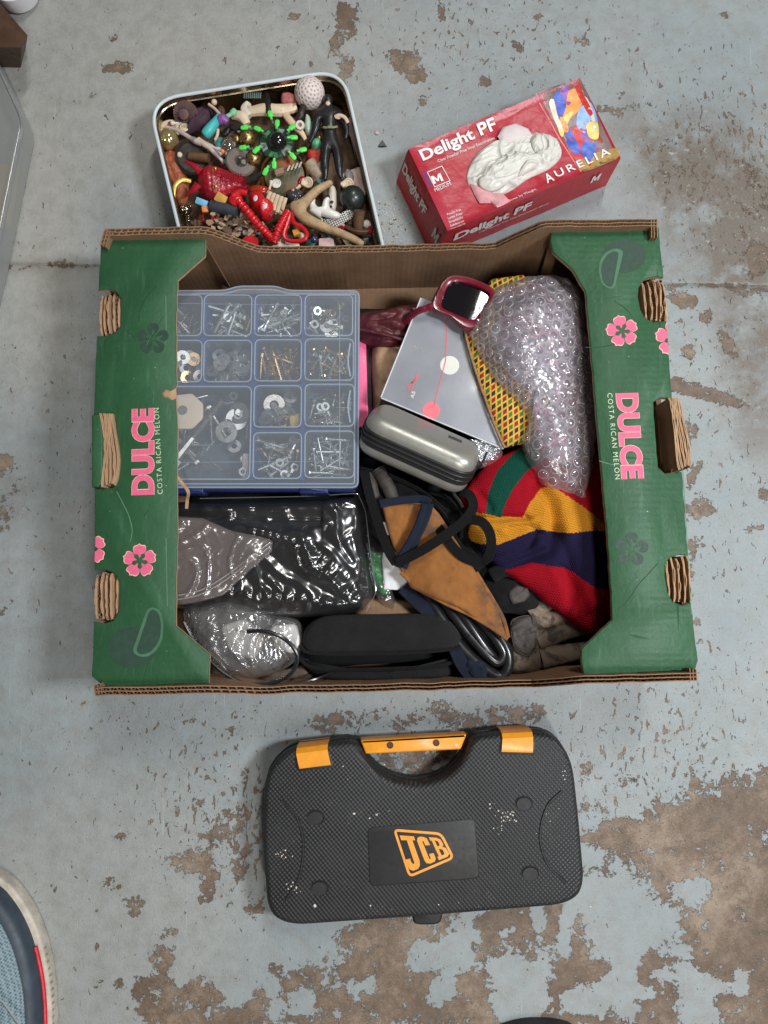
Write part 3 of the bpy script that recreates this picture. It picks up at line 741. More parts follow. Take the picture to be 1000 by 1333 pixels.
# torn bits of liner
m = M(); m.dome(V2(PP([(211, 512), (216, 507), (222, 509), (229, 505), (230, 512), (229, 519), (224, 521), (219, 518), (214, 517)], ZP)), ZP, ZP + .18, 3, hf=lambda x, y, t: .08 * nz(x, y, 3, 2), skirt=-.005)
obj('torn_liner', m, CARD_E, carton, label='pale torn spot on the left panel edge')
m = M(); m.ribbon(spline(PP([(231, 621), (238, 630), (245, 640)], 15) + [P(244, 650, 14), P(243, 662, 13.5)], 4), .35, .12); obj('torn_strip', m, CARD_E, carton, label='curl of torn board hanging over the organiser')
# ============================================================ TOOL CASE
BLK = mat('black_moulded_plastic', (.015, .0155, .017), .55, var=.15, vs=60, speck=((.35, .34, .32), 420, .79), bs=300, bd=.0002)
def case_mat():
    m = bpy.data.materials.new('crosshatched_black_plastic'); nt = nodes(m); co = coords(nt, rot=(0, 0, math.radians(4)))
    sp = N(nt, 'ShaderNodeSeparateXYZ'); nt.links.new(co, sp.inputs[0])
    k = 2 * PI / .0058
    a = math_(nt, 'SINE', math_(nt, 'MULTIPLY', sp.outputs[0], k)); b_ = math_(nt, 'SINE', math_(nt, 'MULTIPLY', sp.outputs[1], k))
    h = math_(nt, 'MULTIPLY', a, b_)
    c2 = coords(nt); n = noise_n(nt, c2, 30, 7, .7)
    col = ramp(nt, n, [(.3, (.014, .0145, .016)), (.7, (.025, .0255, .027))])
    # dust and scuffs
    n2 = noise_n(nt, c2, 330, 3, .6); col = mixc(nt, ramp(nt, n2, [(.74, 0), (.79, .8)]), col, (.40, .39, .36))
    n3 = noise_n(nt, c2, 22, 7, .75); f = math_(nt, 'MULTIPLY', ramp(nt, n3, [(.57, 0), (.70, .55)]), ramp(nt, h, [(.2, 0), (.8, 1)]))
    col = mixc(nt, f, col, (.22, .21, .19))
    b = N(nt, 'ShaderNodeBsdfPrincipled'); nt.links.new(col, b.inputs['Base Color']); nt.links.new(ramp(nt, n, [(.3, .42), (.7, .58)]), b.inputs['Roughness'])
    b.inputs['Specular IOR Level'].default_value = .4; nt.links.new(bump(nt, h, .00045, .8), b.inputs['Normal']); finish(nt, b.outputs[0]); return m
CASEM = case_mat()
ORANGE = mat('orange_plastic', (.80, .31, .018), .42, var=.12, vs=80, coat=.2, speck=((.35, .1, .02), 350, .74))
ZCS = 5.6
tc = thing('tool_case', 'flat black plastic tool case with orange carrying handle and latches on the bare floor', 'tool case', tuple(P(550, 1080, 0)))
out = [(370,977,22),(387,970,3),(430,965,3),(466,961,13),(478,987,12),(500,1008,16),(540,1019,18),(580,1008,16),(601,986,12),(613,956,13),(650,952,3),(693,951,3),(718,953,22),(742,985,26),(750,1060,10),(758,1152,24),(735,1172,24),(560,1186,4),(378,1199,24),(350,1182,24),(344,1080,10),(346,1005,26)]
op = [P(a, b, 3.9) for a, b, r in out]
pl = rpoly(op, [r / 9.8 for a, b, r in out], 5)
pl = dens(pl, 220, False)
m = M(); m.slab(pl, .25, ZCS, .8, 6, .5)
obj('case_body', m, CASEM, tc, label='crosshatched black shell', sharp=50)
# seam between the two shells
pc_ = offs(pl if area2(pl) > 0 else list(reversed(pl)), -.08)
m = M(); q = [Vector((p.x, p.y, 2.8)) for p in pc_]; m.tube(q + [q[0]], .12, 6); obj('seam_bead', m, BLK, tc)
# recessed label plate and frame
m = M(); lp = rpoly(PP([(479, 1078), (618, 1066), (624, 1143), (482, 1153)], ZCS), .7)
m.slab(lp, ZCS - .3, ZCS + .03, .04, 2); obj('label_plate', m, mat('smooth_black_plastic', (.021, .021, .022), .5, var=.2, vs=60, speck=((.25, .25, .24), 300, .74)), tc)
m = M(); q = [Vector((p.x, p.y, ZCS + .01)) for p in lp]; m.tube(q + [q[0]], .07, 5); obj('plate_rim', m, BLK, tc)
# emblem: slanted frame and three letters
def strip_frame(pts, wd, z, th=.05):
    o = V2(pts); o = o if area2(o) > 0 else list(reversed(o)); i_ = offs(o, wd); m = M()
    n = len(o); m.v = [Vector((p.x, p.y, z)) for p in o] + [Vector((p.x, p.y, z)) for p in i_] + [Vector((p.x, p.y, z - th)) for p in o] + [Vector((p.x, p.y, z - th)) for p in i_]
    for k in range(n):
        j = (k + 1) % n
        m.f += [(k, j, n + j, n + k), (2 * n + j, 2 * n + k, k, j)[::1], (n + k, n + j, 3 * n + j, 3 * n + k)]
    m.m = [0] * len(m.f); return m
fr_ = rpoly(PP([(511.5, 1078.5), (575, 1083.5), (592, 1117), (532.5, 1142.5)], ZCS), .75)
obj('emblem_frame', strip_frame(fr_, .3, ZCS + .1, .12), ORANGE, tc, label='orange slanted frame around the letters')
# inner hairline already the plate colour; letters as block shapes in emblem space
e0, e1, e2, e3 = [P(a, b, ZCS) for a, b in ((519, 1086), (573, 1090), (586, 1114), (534.5, 1135))]
def em(u, v): return (e0 * (1 - u) + e1 * u) * (1 - v) + (e3 * (1 - u) + e2 * u) * v
J = [(.02,.02),(.36,.02),(.36,.15),(.29,.15),(.29,.78),(.26,.92),(.19,.99),(.07,.99),(.0,.92),(-.03,.80),(-.03,.66),(.09,.66),(.09,.76),(.12,.83),(.155,.80),(.155,.15),(.02,.15)]
C = [(.44,.06),(.50,.02),(.60,.02),(.66,.08),(.67,.34),(.555,.34),(.55,.18),(.52,.18),(.52,.82),(.56,.84),(.56,.66),(.67,.66),(.67,.88),(.62,.97),(.50,.98),(.42,.92),(.40,.80),(.40,.16)]
B = [(.72,.02),(.90,.02),(.98,.10),(.99,.36),(.94,.47),(1.0,.56),(1.01,.88),(.94,.98),(.72,.98),(.72,.84),(.755,.84),(.755,.16),(.72,.16)]
m = M()
for L_ in (J, C, B): m.prism(V2([em(u, v) for u, v in L_]), ZCS + .0, ZCS + .12)
obj('lettering', m, ORANGE, tc, smooth=False, label='orange letters JCB')
m = M()
for L_ in ([(.86,.16),(.90,.20),(.90,.38),(.86,.42),(.83,.42),(.83,.16)], [(.83,.56),(.87,.56),(.91,.62),(.91,.80),(.87,.84),(.83,.84)]): m.prism(V2([em(u, v) for u, v in L_]), ZCS + .01, ZCS + .135)
obj('letter_counter', m, BLK, tc, smooth=False)
# buttons, crescents
for a in ((411, 1064), (416, 1156), (682, 1046), (690, 1137)):
    m = M(); m.lathe(P(*a, ZCS - .05), [(.001, .0), (1.0, 0), (1.0, .12), (.94, .2), (.001, .22)], 24, mat=Matrix.Scale(.8, 4, (0, 1, 0))); obj('button', m, BLK, tc)
    m = M(); c = P(*a, ZCS + .02); m.tube([(c.x + 1.08 * math.cos(t * PI / 12), c.y + .87 * math.sin(t * PI / 12), c.z) for t in range(25)], .06, 5); obj('button_ring', m, BLK, tc)
for pts in ([(366, 1042), (386, 1062), (395, 1098), (390, 1140), (372, 1172)], [(731, 1030), (712, 1050), (703, 1088), (713, 1125), (738, 1150)]):
    m = M(); m.tube(spline(PP(pts, ZCS + .02), 6), .17, 6); obj('crescent_rib', m, BLK, tc)
# orange latches wrapped over the back edge
for qd in ([(388, 972), (428, 967), (431, 996), (390, 1001)], [(651, 953), (690, 951), (694, 980), (653, 979)]):
    m = M(); z = ZCS + .28
    a, b, c, d = PP(qd[:2], 4.0) + PP(qd[2:], z)
    top_r = a + (d - a) * .30; 
    prof = []
    for e0_, e1_ in ((a, d), (b, c)):
        y0, y1 = e0_, e1_
        prof.append([Vector((y0.x, y0.y + .15, .9)), Vector((y0.x, y0.y + .3, 2.2)), Vector((y0.x, y0.y + .3, 4.6)), Vector((y0.x, y0.y + .1, 5.4)), Vector((y0.x, y0.y - .45, z + .04)), Vector((y0.x + (y1.x - y0.x) * .7, y0.y + (y1.y - y0.y) * .8, z + .05)), Vector((y1.x, y1.y, z - .1)), Vector((y1.x, y1.y, z - .4))])
    n = len(prof[0]); m.rings([[p for p in prof[0]], [p for p in prof[1]]], 0, False, False, closed=False)
    inner = [[v + Vector((0, -.35, -.35)) for v in pr_] for pr_ in prof]
    m.v += inner[0] + inner[1]; N0 = 2 * n
    for i in range(n - 1): m.f += [(i, i + 1, N0 + i + 1, N0 + i), (n + i + 1, n + i, N0 + n + i, N0 + n + i + 1)]; m.m += [0, 0]
    m.f += [(n - 1, 2 * n - 1, N0 + 2 * n - 1, N0 + n - 1)]; m.m += [0]
    l = obj('latch', m, ORANGE, tc, smooth=True, sharp=30)
    m = M(); g = rpoly([a + Vector((-.35, -.9, 0)), b + Vector((.35, -.9, 0)), c + Vector((.35, -.35, 0)), d + Vector((-.35, -.35, 0))], .4)
    m.slab(g, ZCS - 1.1, ZCS + .06, .1, 2); obj('latch_recess', m, mat('recess_black', (.012, .012, .013), .5), tc)
# carrying handle bar with screws
m = M()
ha, hb, hc_, hd = P(469, 964, 4.6), P(608, 956, 4.6), P(600, 976, 4.6), P(476, 982, 4.6)
m.slab(rpoly([ha, hb, hc_, hd], .25), 2.2, 4.6, .3, 4); obj('handle', m, ORANGE, tc, label='orange handle bar')
for a in ((508, 970), (568, 967)):
    m = M(); m.lathe(P(*a, 4.6), [(.001, 0), (.42, 0), (.42, .1), (.34, .1), (.3, .03), (.001, .03)], 14); obj('screw', m, mat('rusty_screw', (.10, .045, .02), .6, metal=.5), tc)
# front catch and white paint marks
m = M(); m.slab(rpoly(PP([(535, 1184), (577, 1181), (574, 1197), (566, 1201), (546, 1201), (538, 1199)], 3.2), .3), 1.6, 4.0, .35, 3); obj('catch', m, BLK, tc)
PAINTW = mat('dried_pale_paint', (.62, .55, .48), .6, var=.2)
def splats(list_, z, parent, mt, name='paint_mark', lab=None):
    for (x, y, rx, ry, n, sd) in list_:
        r = random.Random(sd); m = M(); c = P(x, y, z)
        for k in range(n):
            p = c + Vector((r.gauss(0, rx / 10), r.gauss(0, ry / 10), 0)); s_ = r.uniform(.03, .12) if n > 1 else rx / 10
            m.prism([(p.x + s_ * r.uniform(.6, 1.2) * math.cos(a * PI / 3.5), p.y + s_ * r.uniform(.6, 1.2) * math.sin(a * PI / 3.5)) for a in range(7)], z, z + .03 + .01 * r.random())
        obj(name, m, mt, parent, smooth=False, label=lab)
splats([(660, 1063, 5, 4, 24, 1), (643, 1052, 4, 3, 6, 2), (384, 1156, 5, 4, 18, 3), (365, 1112, 6, 5, 14, 4), (652, 1078, 4, 3, 8, 9)], ZCS, tc, PAINTW)
splats([(463, 1058, 1.5, 1, 1, 5), (409, 1177, 2.2, 1, 1, 6), (492, 1060, 2, 1, 4, 7), (516, 1124, 2.5, 2, 3, 8), (737, 1005, 4, 9, 6, 10), (560, 1180, 60, 3, 6, 11), (700, 1075, 20, 30, 5, 12), (450, 1030, 40, 20, 6, 13)], ZCS - .01, tc, PAINTW)
splats([(594, 970, 2.2, 2, 1, 15), (552, 969, 1.5, 2, 1, 16)], 4.6, tc, PAINTW)
# ============================================================ GLOVE BOX
ZG = 6.8
gb = thing('glove_box', 'red cardboard dispenser box of disposable gloves tilted above the carton on the floor', 'glove box', tuple(P(660, 210, 0)))
def redmat():
    m = bpy.data.materials.new('red_printed_card'); nt = nodes(m); co = coords(nt)
    n = noise_n(nt, co, 12, 5, .6); n2 = noise_n(nt, co, 90, 7, .7)
    c = ramp(nt, n, [(.25, (.34, .009, .016)), (.5, (.39, .016, .030)), (.75, (.44, .055, .09))])
    c = mixc(nt, ramp(nt, n2, [(.64, 0), (.72, .4)]), c, (.35, .015, .02))
    n3 = noise_n(nt, co, 260, 3, .6); c = mixc(nt, ramp(nt, n3, [(.76, 0), (.79, .8)]), c, (.75, .6, .55))
    b = N(nt, 'ShaderNodeBsdfPrincipled'); nt.links.new(c, b.inputs['Base Color']); b.inputs['Roughness'].default_value = .36
    b.inputs['Specular IOR Level'].default_value = .4
    h = math_(nt, 'ADD', math_(nt, 'MULTIPLY', n, 3.0), math_(nt, 'MULTIPLY', n2, .2)); nt.links.new(bump(nt, h, .0012, .9), b.inputs['Normal']); finish(nt, b.outputs[0]); return m
RED = redmat()
REDS = mat('red_card_side', (.42, .012, .02), .32, var=.15, vs=20, speck=((.6, .3, .3), 200, .76), bs=18, bd=.002)
WHITE = mat('white_print', (.78, .76, .75), .5, var=.05)
g = [P(757, 102, ZG), P(806, 205, ZG), P(582, 303, ZG), P(533, 192, ZG)]   # NE, SE, SW, NW
# make it a true rectangle
cx_ = sum(g, Vector()) / 4; ux = ((g[0] - g[3]) + (g[1] - g[2])).normalized(); uy = Vector((-ux.y, ux.x, 0))
GL = ((g[0] - g[3]).length + (g[1] - g[2]).length) / 2; GW = ((g[0] - g[1]).length + (g[3] - g[2]).length) / 2
def G(u, v, z=ZG): p = cx_ + ux * (u * GL / 2) + uy * (v * GW / 2); return Vector((p.x, p.y, z))
def GI(px, py):
    d = P(px, py, ZG) - cx_; return (d.dot(ux) / (GL / 2), d.dot(uy) / (GW / 2))
hole_px = [(613, 222), (619, 205), (632, 197), (641, 188), (652, 192), (648, 175), (655, 164), (672, 159), (688, 166), (694, 174), (712, 172), (728, 183), (731, 197), (720, 212), (695, 225), (675, 236), (662, 247), (645, 249), (632, 240), (622, 238)]
hole = [Vector((P(a, b, ZG).x, P(a, b, ZG).y)) for a, b in hole_px]; hole = dens(hole, 48)
cn = [G(-1, -1), G(1, -1), G(1, 1), G(-1, 1)]; ctr = sum((Vector((h.x, h.y, 0)) for h in hole), Vector()) / len(hole)
# top sheet: ring between the torn hole and the border, subdivided and slightly caved
def raybox(d):
    best = 1e9
    for a, b in ((ux, GL / 2), (uy, GW / 2)):
        for s_ in (1, -1):
            den = d.dot(a * s_)
            if den > 1e-6:
                t = (b - (ctr - Vector((cx_.x, cx_.y, 0))).dot(a * s_)) / den
                best = min(best, t)
    return best
angs = [math.atan2(h.y - ctr.y, h.x - ctr.x) for h in hole] + [math.atan2(c.y - ctr.y, c.x - ctr.x) for c in cn]
hs = sorted([(math.atan2(h.y - ctr.y, h.x - ctr.x), (h - ctr.to_2d()).length) for h in hole])
def hr(a):
    n = len(hs)
    for i in range(n):
        a0, r0 = hs[i - 1]; a1, r1 = hs[i]
        if i == 0: a0 -= 2 * PI
        if a0 <= a <= a1: return r0 + (r1 - r0) * (a - a0) / max(1e-6, a1 - a0)
    return hs[0][1]
angs = sorted(set([round(-PI + 2 * PI * k / 90, 4) for k in range(90)] + [round(math.atan2(c.y - ctr.y, c.x - ctr.x), 4) for c in cn]))
rg = []
for k in range(9):
    t = k / 8; ring = []
    for a in angs:
        d = Vector((math.cos(a), math.sin(a), 0)); r0 = hr(a); r1 = raybox(d); r_ = r0 + (r1 - r0) * t
        p = Vector((ctr.x, ctr.y, 0)) + d * r_; e = min(1, (r1 - r_) / 1.0)
        ring.append(Vector((p.x, p.y, ZG - e * (.35 + .4 * (1 - t)) + e * .12 * nz(p.x, p.y, 1, .25) - (.06 * max(0, ridge(p.x, p.y, 4, .3) - .75) * 4) * e)))
    rg.append(ring)
low = [Vector((v.x, v.y, v.z - .12)) for v in rg[0]]
m = M(); m.rings([low] + rg, 0, False, False); obj('top_face', m, RED, gb, sharp=60, label='creased red top with a torn opening')
m = M(); q = [G(-1, -1), G(1, -1), G(1, 1), G(-1, 1)]
q = [p.to_2d() for p in q]; dq = []
for i in range(4):
    for k in range(10): dq.append(q[i].lerp(q[(i + 1) % 4], k / 10))
def lean(p, z):
    u = (Vector((p.x, p.y, 0)) - Vector((cx_.x, cx_.y, 0))).dot(ux) / (GL / 2)
    return -ux * (1.7 * (1 - z / ZG) ** .8 * max(0, min(1, -u * 4 - 3))) if z < ZG else Vector()
def wob(p, z): return lean(p, z) + Vector((p.x + .12 * nz(p.x, z, 5, .3), p.y + .12 * nz(p.y, z, 6, .3), z))
m.rings([[wob(p, z) if z < ZG - .01 else Vector((p.x, p.y, z)) for p in dq] for z in (.05, 1.5, 3, 4.5, 6, ZG)], 0, True, False); obj('side_walls', m, REDS, gb, sharp=40)
# end art band
def gq(pts, z, lift): return [Vector((P(a, b, z).x, P(a, b, z).y)) for a, b in pts]
def topz(p):
    d = Vector((p.x - ctr.x, p.y - ctr.y, 0)); r_ = d.length; d = d.normalized(); r1 = raybox(d); r0 = min(hr(math.atan2(d.y, d.x)), r1 - .1)
    t = max(0, min(1, (r_ - r0) / (r1 - r0))); e = min(1, max(0, (r1 - r_)) / 1.0)
    return ZG - e * (.35 + .4 * (1 - t)) + e * .12 * nz(p.x, p.y, 1, .25) - (.06 * max(0, ridge(p.x, p.y, 4, .3) - .75) * 4) * e
def drape_poly(pts2, lift, step=.5):
    """print lying on the creased top: triangulated grid clipped to outline"""
    pts2 = V2(pts2); pts2 = pts2 if area2(pts2) > 0 else list(reversed(pts2)); dd = []
    for i in range(len(pts2)):
        a, b = pts2[i], pts2[(i + 1) % len(pts2)]; k = max(1, int((b - a).length / step)); dd += [a.lerp(b, j / k) for j in range(k)]
    x0, x1 = min(p.x for p in dd), max(p.x for p in dd); y0, y1 = min(p.y for p in dd), max(p.y for p in dd)
    verts = list(dd); x = x0 + step / 2
    while x < x1:
        y = y0 + step / 2
        while y < y1:
            if inpoly(x, y, dd) and min((Vector((x, y)) - q_).length for q_ in dd) > step * .4: verts.append(Vector((x, y)))
            y += step
        x += step
    from mathutils.geometry import delaunay_2d_cdt
    n = len(dd); r_ = delaunay_2d_cdt(verts, [(i, (i + 1) % n) for i in range(n)], [], 1, 1e-5)
    m = M(); m.add([(v.x, v.y, topz(v) + lift) for v in r_[0]], [tuple(f) for f in r_[2]]); return m
def gprint(name, px, mt, lift, lab=None, sm=True):
    return obj(name, drape_poly(gq(px, ZG, 0), lift), mt, gb, label=lab)
band = [(700, 118), (756, 103), (804, 206), (761, 223)]
gprint('printed_art', band, mat('art_ground', (.20, .15, .15), .35, var=.5, vs=25), .02, 'multicoloured swirl artwork at the end')
ART = {'blue': (.04, .12, .55), 'lblue': (.25, .42, .75), 'orange': (.85, .30, .06), 'yellow': (.75, .55, .16), 'red': (.60, .03, .03), 'purple': (.25, .08, .38), 'cream': (.75, .68, .55), 'gold': (.42, .26, .07)}
AM = {k: mat('art_' + k, v, .35, var=.3, vs=90) for k, v in ART.items()}
for i, (c_, pts) in enumerate([('gold', [(762, 222), (756, 205), (798, 192), (804, 205)]), ('red', [(742, 178), (760, 150), (775, 185), (765, 205), (745, 200)]), ('purple', [(724, 125), (740, 110), (742, 140), (733, 148)]), ('blue', [(723, 140), (724, 118), (736, 125), (738, 146), (732, 148)]),
        ('orange', [(737, 140), (742, 115), (760, 118), (756, 140), (745, 150), (734, 168), (729, 162)]), ('lblue', [(752, 160), (755, 140), (768, 132), (780, 150), (778, 165), (765, 172)]), ('purple', [(757, 172), (768, 160), (776, 168), (766, 182)]), ('blue', [(740, 160), (752, 180), (757, 198), (744, 192), (739, 175)]), ('blue', [(762, 182), (778, 186), (770, 206), (758, 196)]),
        ('yellow', [(728, 160), (740, 145), (748, 143), (738, 160), (734, 175)]), ('cream', [(716, 130), (722, 127), (728, 150), (736, 160), (730, 165), (720, 146)]), ('cream', [(760, 128), (764, 126), (774, 150), (778, 170), (774, 168), (770, 150)]), ('yellow', [(765, 158), (778, 158), (780, 178), (768, 176)]), ('red', [(748, 108), (752, 106), (758, 118), (772, 145), (768, 148), (755, 125)]), ('orange', [(730, 150), (736, 152), (742, 165), (737, 168)])]):
    q_ = gq(pts, ZG, 0); cq = cx_.to_2d() + (ux * (GL / 2 - .3)).to_2d(); q_ = dens([v if (v - cq).dot(ux.to_2d()) < 0 else v - ux.to_2d() * (v - cq).dot(ux.to_2d()) for v in q_], 22); obj('art_shape', drape_poly(q_, .035 + .003 * i), AM[c_], gb)
for a, b in (((697, 122), (757, 222)), ((703, 120), (763, 219))):
    gprint('stripe', [a, (a[0] + 1.6, a[1] - .5), (b[0] + 1.6, b[1] - .5), b], mat('stripe_pink', (.70, .20, .22), .4), .03)
gprint('size_bar', [(549, 222), (556, 220), (565, 242), (557, 244)], mat('size_bar', (.22, .05, .12), .4), .035)
def frame_px(px, wd, mt, lift):
    o = gq(px, ZG, 0); m = M()
    z = lambda p: topz(p) + lift
    o = o if area2(o) > 0 else list(reversed(o)); i_ = offs(o, wd); n = len(o)
    m.v = [Vector((p.x, p.y, z(p))) for p in o] + [Vector((p.x, p.y, z(p))) for p in i_]
    m.f = [(k, (k + 1) % n, n + (k + 1) % n, n + k) for k in range(n)]; m.m = [0] * n
    obj('size_frame', m, mt, gb, smooth=False)
frame_px([(556, 222), (576, 213), (587, 233), (566, 242)], .1, WHITE, .10)
def gtext(s_, a, b, h, mt, bold=0, lift=.05, shear=0, lab=None, sp=1.0):
    m = text_on(s_, P(*a, ZG), P(*b, ZG), h, bold, 0, sp, shear)
    for v in m.v: v.z = topz(v) + lift
    obj('lettering', m, mt, gb, smooth=False, label=lab)
gtext('Delight PF', (551, 207), (648.5, 164.5), 1.55, WHITE, .028, .13, lab='white words Delight PF on top')
gtext('Clear Powder Free Vinyl Examination', (571, 209), (645, 178), .42, WHITE, 0, .10)
gtext('M', (565, 238), (578, 233), 1.2, WHITE, .02, .13)
gtext('MEDIUM', (567, 248), (588, 238), .5, WHITE, 0, .10)
SERIF = WHITE
gtext('A', (713.5, 236), (723, 232), 1.35, SERIF, .02, .13)
gtext('URELIA', (726, 229), (796, 199), 1.1, SERIF, .012, .16, sp=1.35, lab='white word AURELIA across the end stripes')
gtext('100 Gloves by Weight', (652, 266), (699, 246), .45, WHITE, .01, .10)
for i, s_ in enumerate(('Powder Free', 'Latex Free', 'Disposable', 'Ambidextrous', 'Non-sterile')):
    gtext(s_, (583 + i * 1.2, 279 + i * 5), (601 + i * 1.2, 272 + i * 5), .34, WHITE, 0, .10)
# side lettering: the left end and the long front side
def side_text(s_, p0, p1, nrm, h, bold, lab=None):
    u = (p1 - p0).normalized(); m, x0, x1, y0, y1 = text_m(s_, bold); L = (p1 - p0).length
    vz = Vector((0, 0, 1)); m.v = [p0 + u * ((p.x - x0) * L / (x1 - x0)) + vz * (p.y * h / .7) + nrm * .16 for p in m.v]
    m.v = [v + lean(v, v.z) for v in m.v]
    obj('lettering', m, WHITE, gb, smooth=False, label=lab)
nw, ne, sw, se = G(-1, 1), G(1, 1), G(-1, -1), G(1, -1)
def lerp3(a, b, t, z): p = a.lerp(b, t); return Vector((p.x, p.y, z))
side_text('Delight PF', lerp3(nw, sw, .04, 3.4), lerp3(nw, sw, .62, 3.4), -ux, 1.6, .035, 'white words Delight PF on the short end')
side_text('M', lerp3(nw, sw, .84, 3.0), lerp3(nw, sw, .95, 3.0), -ux, 1.9, .02)
side_text('Delight PF', lerp3(sw, se, .06, 3.6), lerp3(sw, se, .50, 3.6), -uy, 1.7, .035, 'white words Delight PF on the long side')
side_text('Clear Powder Free Vinyl Examination Gloves', lerp3(sw, se, .2, 2.5), lerp3(sw, se, .62, 2.5), -uy, .45, 0)
side_text('M', lerp3(sw, se, .86, 3.4), lerp3(sw, se, .91, 3.4), -uy, 1.6, .02)
# torn card flaps round the opening
FLAP = mat('torn_pink_card', (.62, .30, .32), .5, var=.2, vs=60)
m = M(); m.dome(gq([(648, 176), (655, 164), (672, 159), (688, 166), (694, 175), (675, 183), (655, 186)], ZG, 0), ZG - .25, ZG + .25, 5, hf=lambda x, y, t: .1 * nz(x, y, 9, .6), skirt=.05); obj('torn_flap', m, mat('pale_card_inside', (.66, .58, .58), .6, var=.1), gb)
m = M(); m.dome(gq([(612, 236), (622, 238), (632, 241), (645, 250), (655, 249), (668, 262), (650, 272), (640, 262), (625, 262), (618, 250)], ZG, 0), ZG - .5, ZG - .12, 5, hf=lambda x, y, t: .16 * nz(x, y, 9, .8), skirt=.05); obj('torn_flap', m, FLAP, gb)
# the gloves welling out: folded vinyl, one thing
VINYL = mat('white_vinyl', (.62, .61, .56), .38, var=.08, vs=60, spec=.4)
gl_ = thing('disposable_gloves', 'wad of crumpled white vinyl gloves welling out of the red box', 'gloves', tuple(P(672, 205, 5)))
def crum(sd, amp, sc):
    def f(x, y, t):
        q = Vector((x * sc, y * sc, sd)); w_ = noise.noise_vector(q * .7) * .9
        r1 = noise.noise(Vector((x * sc * 1.6 + w_.x, y * sc * .7 + w_.y, sd)))
        return amp * ((1 - abs(r1) * 3) * .5 + noise.noise(q * 1.7) * .5)
    return f
def smoothfold(sd, amp, sc, ax):
    ca, sa = math.cos(ax), math.sin(ax)
    def f(x, y, t):
        u = (x * ca + y * sa) * sc * .3; v = (-x * sa + y * ca) * sc + .5 * nz(x, y, sd + 3, .25)
        return amp * ((1 - abs(noise.noise(Vector((u, v, sd)))) * 2.6) ** 3 * .8 + .5 * noise.noise(Vector((x * .3, y * .3, sd))))
    return f
def vinylfold(sd, amp, ax, sc=.5):
    ca, sa = math.cos(ax), math.sin(ax)
    def f(x, y, t):
        u = (x * ca + y * sa) * sc * .45; v = (-x * sa + y * ca) * sc; w_ = noise.noise_vector(Vector((x * .25, y * .25, sd))) * 1.1
        r1 = 1 - abs(noise.noise(Vector((u + w_.x, v + w_.y, sd)))) * 3.2
        r2 = 1 - abs(noise.noise(Vector((u * 2.6 + w_.y, v * 2.4 + w_.x, sd + 7)))) * 3.0
        return amp * (max(0, r1) ** 2 + .35 * max(0, r2) ** 2 - .4)
    return f
for i, (pts, z0_, z1, sd, ax, am) in enumerate([([(608, 224), (615, 205), (628, 190), (655, 176), (690, 169), (716, 169), (731, 182), (733, 199), (718, 215), (690, 228), (668, 243), (645, 252), (626, 246), (611, 237)], 5.9, 6.9, 1, .45, .5), ([(622, 236), (632, 218), (650, 204), (676, 196), (700, 200), (702, 214), (686, 224), (668, 234), (648, 246), (634, 247)], 6.6, 7.5, 2, .6, .45), ([(692, 178), (712, 173), (726, 182), (729, 198), (716, 210), (704, 206), (694, 194)], 6.6, 7.35, 3, 1.4, .35)]):
    m = M(); m.dome(dens(gq(pts, 7, 0), 150), z0_, z1, 50, 5, 2.2, hf=vinylfold(sd, am, ax), skirt=.1); obj('glove', m, VINYL, gl_, sharp=None)
# ============================================================ CARTON CONTENTS
def pd(pts, n=120, z=10, smooth=True): return dens([P(a, b, z).to_2d() for a, b in pts], n, smooth)
def zdir(px1, px2, z=10):
    d = P(*px2, z) - P(*px1, z); return math.atan2(d.y, d.x)
def fab(name, col, rough=.9, weave=.0011, vs=30, var=.25, sheen=.04, bd=.0005, spec=.12):
    m = bpy.data.materials.new(name); nt = nodes(m); co = coords(nt, rot=(0, 0, .4)); sp = N(nt, 'ShaderNodeSeparateXYZ'); nt.links.new(co, sp.inputs[0])
    k = 2 * PI / weave; h = math_(nt, 'MULTIPLY', math_(nt, 'SINE', math_(nt, 'MULTIPLY', sp.outputs[0], k)), math_(nt, 'SINE', math_(nt, 'MULTIPLY', sp.outputs[1], k)))
    n = noise_n(nt, co, vs, 7, .7)
    c = ramp(nt, n, [(.3, tuple(x * (1 - var) for x in col)), (.7, tuple(x * (1 + var) for x in col))])
    l = noise_n(nt, co, 600, 2, .5); c = mixc(nt, ramp(nt, l, [(.74, 0), (.8, .5)]), c, (.3, .28, .26))
    b = N(nt, 'ShaderNodeBsdfPrincipled'); nt.links.new(c, b.inputs['Base Color']); b.inputs['Roughness'].default_value = rough; b.inputs['Sheen Weight'].default_value = sheen
    b.inputs['Specular IOR Level'].default_value = spec
    hh = math_(nt, 'ADD', h, math_(nt, 'MULTIPLY', n, 2.0)); nt.links.new(bump(nt, hh, bd, .9), b.inputs['Normal']); finish(nt, b.outputs[0]); return m
BFAB = fab('black_woven_fabric', (.013, .013, .014))
BFELT = fab('black_padded_fabric', (.006, .006, .0065), weave=.0016, bd=.0006)
STRAPM = fab('black_webbing', (.008, .008, .009), weave=.0022, bd=.0006, rough=.75)
DARKP = mat('dark_grey_packing', (.05, .045, .04), .9)
# ---- dark bottom layer of flattened cloth and card filling the carton
m = M(); m.dome(pd([(250, 400), (500, 395), (745, 390), (785, 600), (775, 840), (500, 865), (260, 860), (240, 620)], 120, 3), 1.0, 4.0, 30, 8, 2, hf=lambda x, y, t: .6 * nz(x, y, 5, .2))
obj('cloth_bundle', m, BFAB, label='black cloth bundle filling the bottom of the carton under everything', cat='cloth')
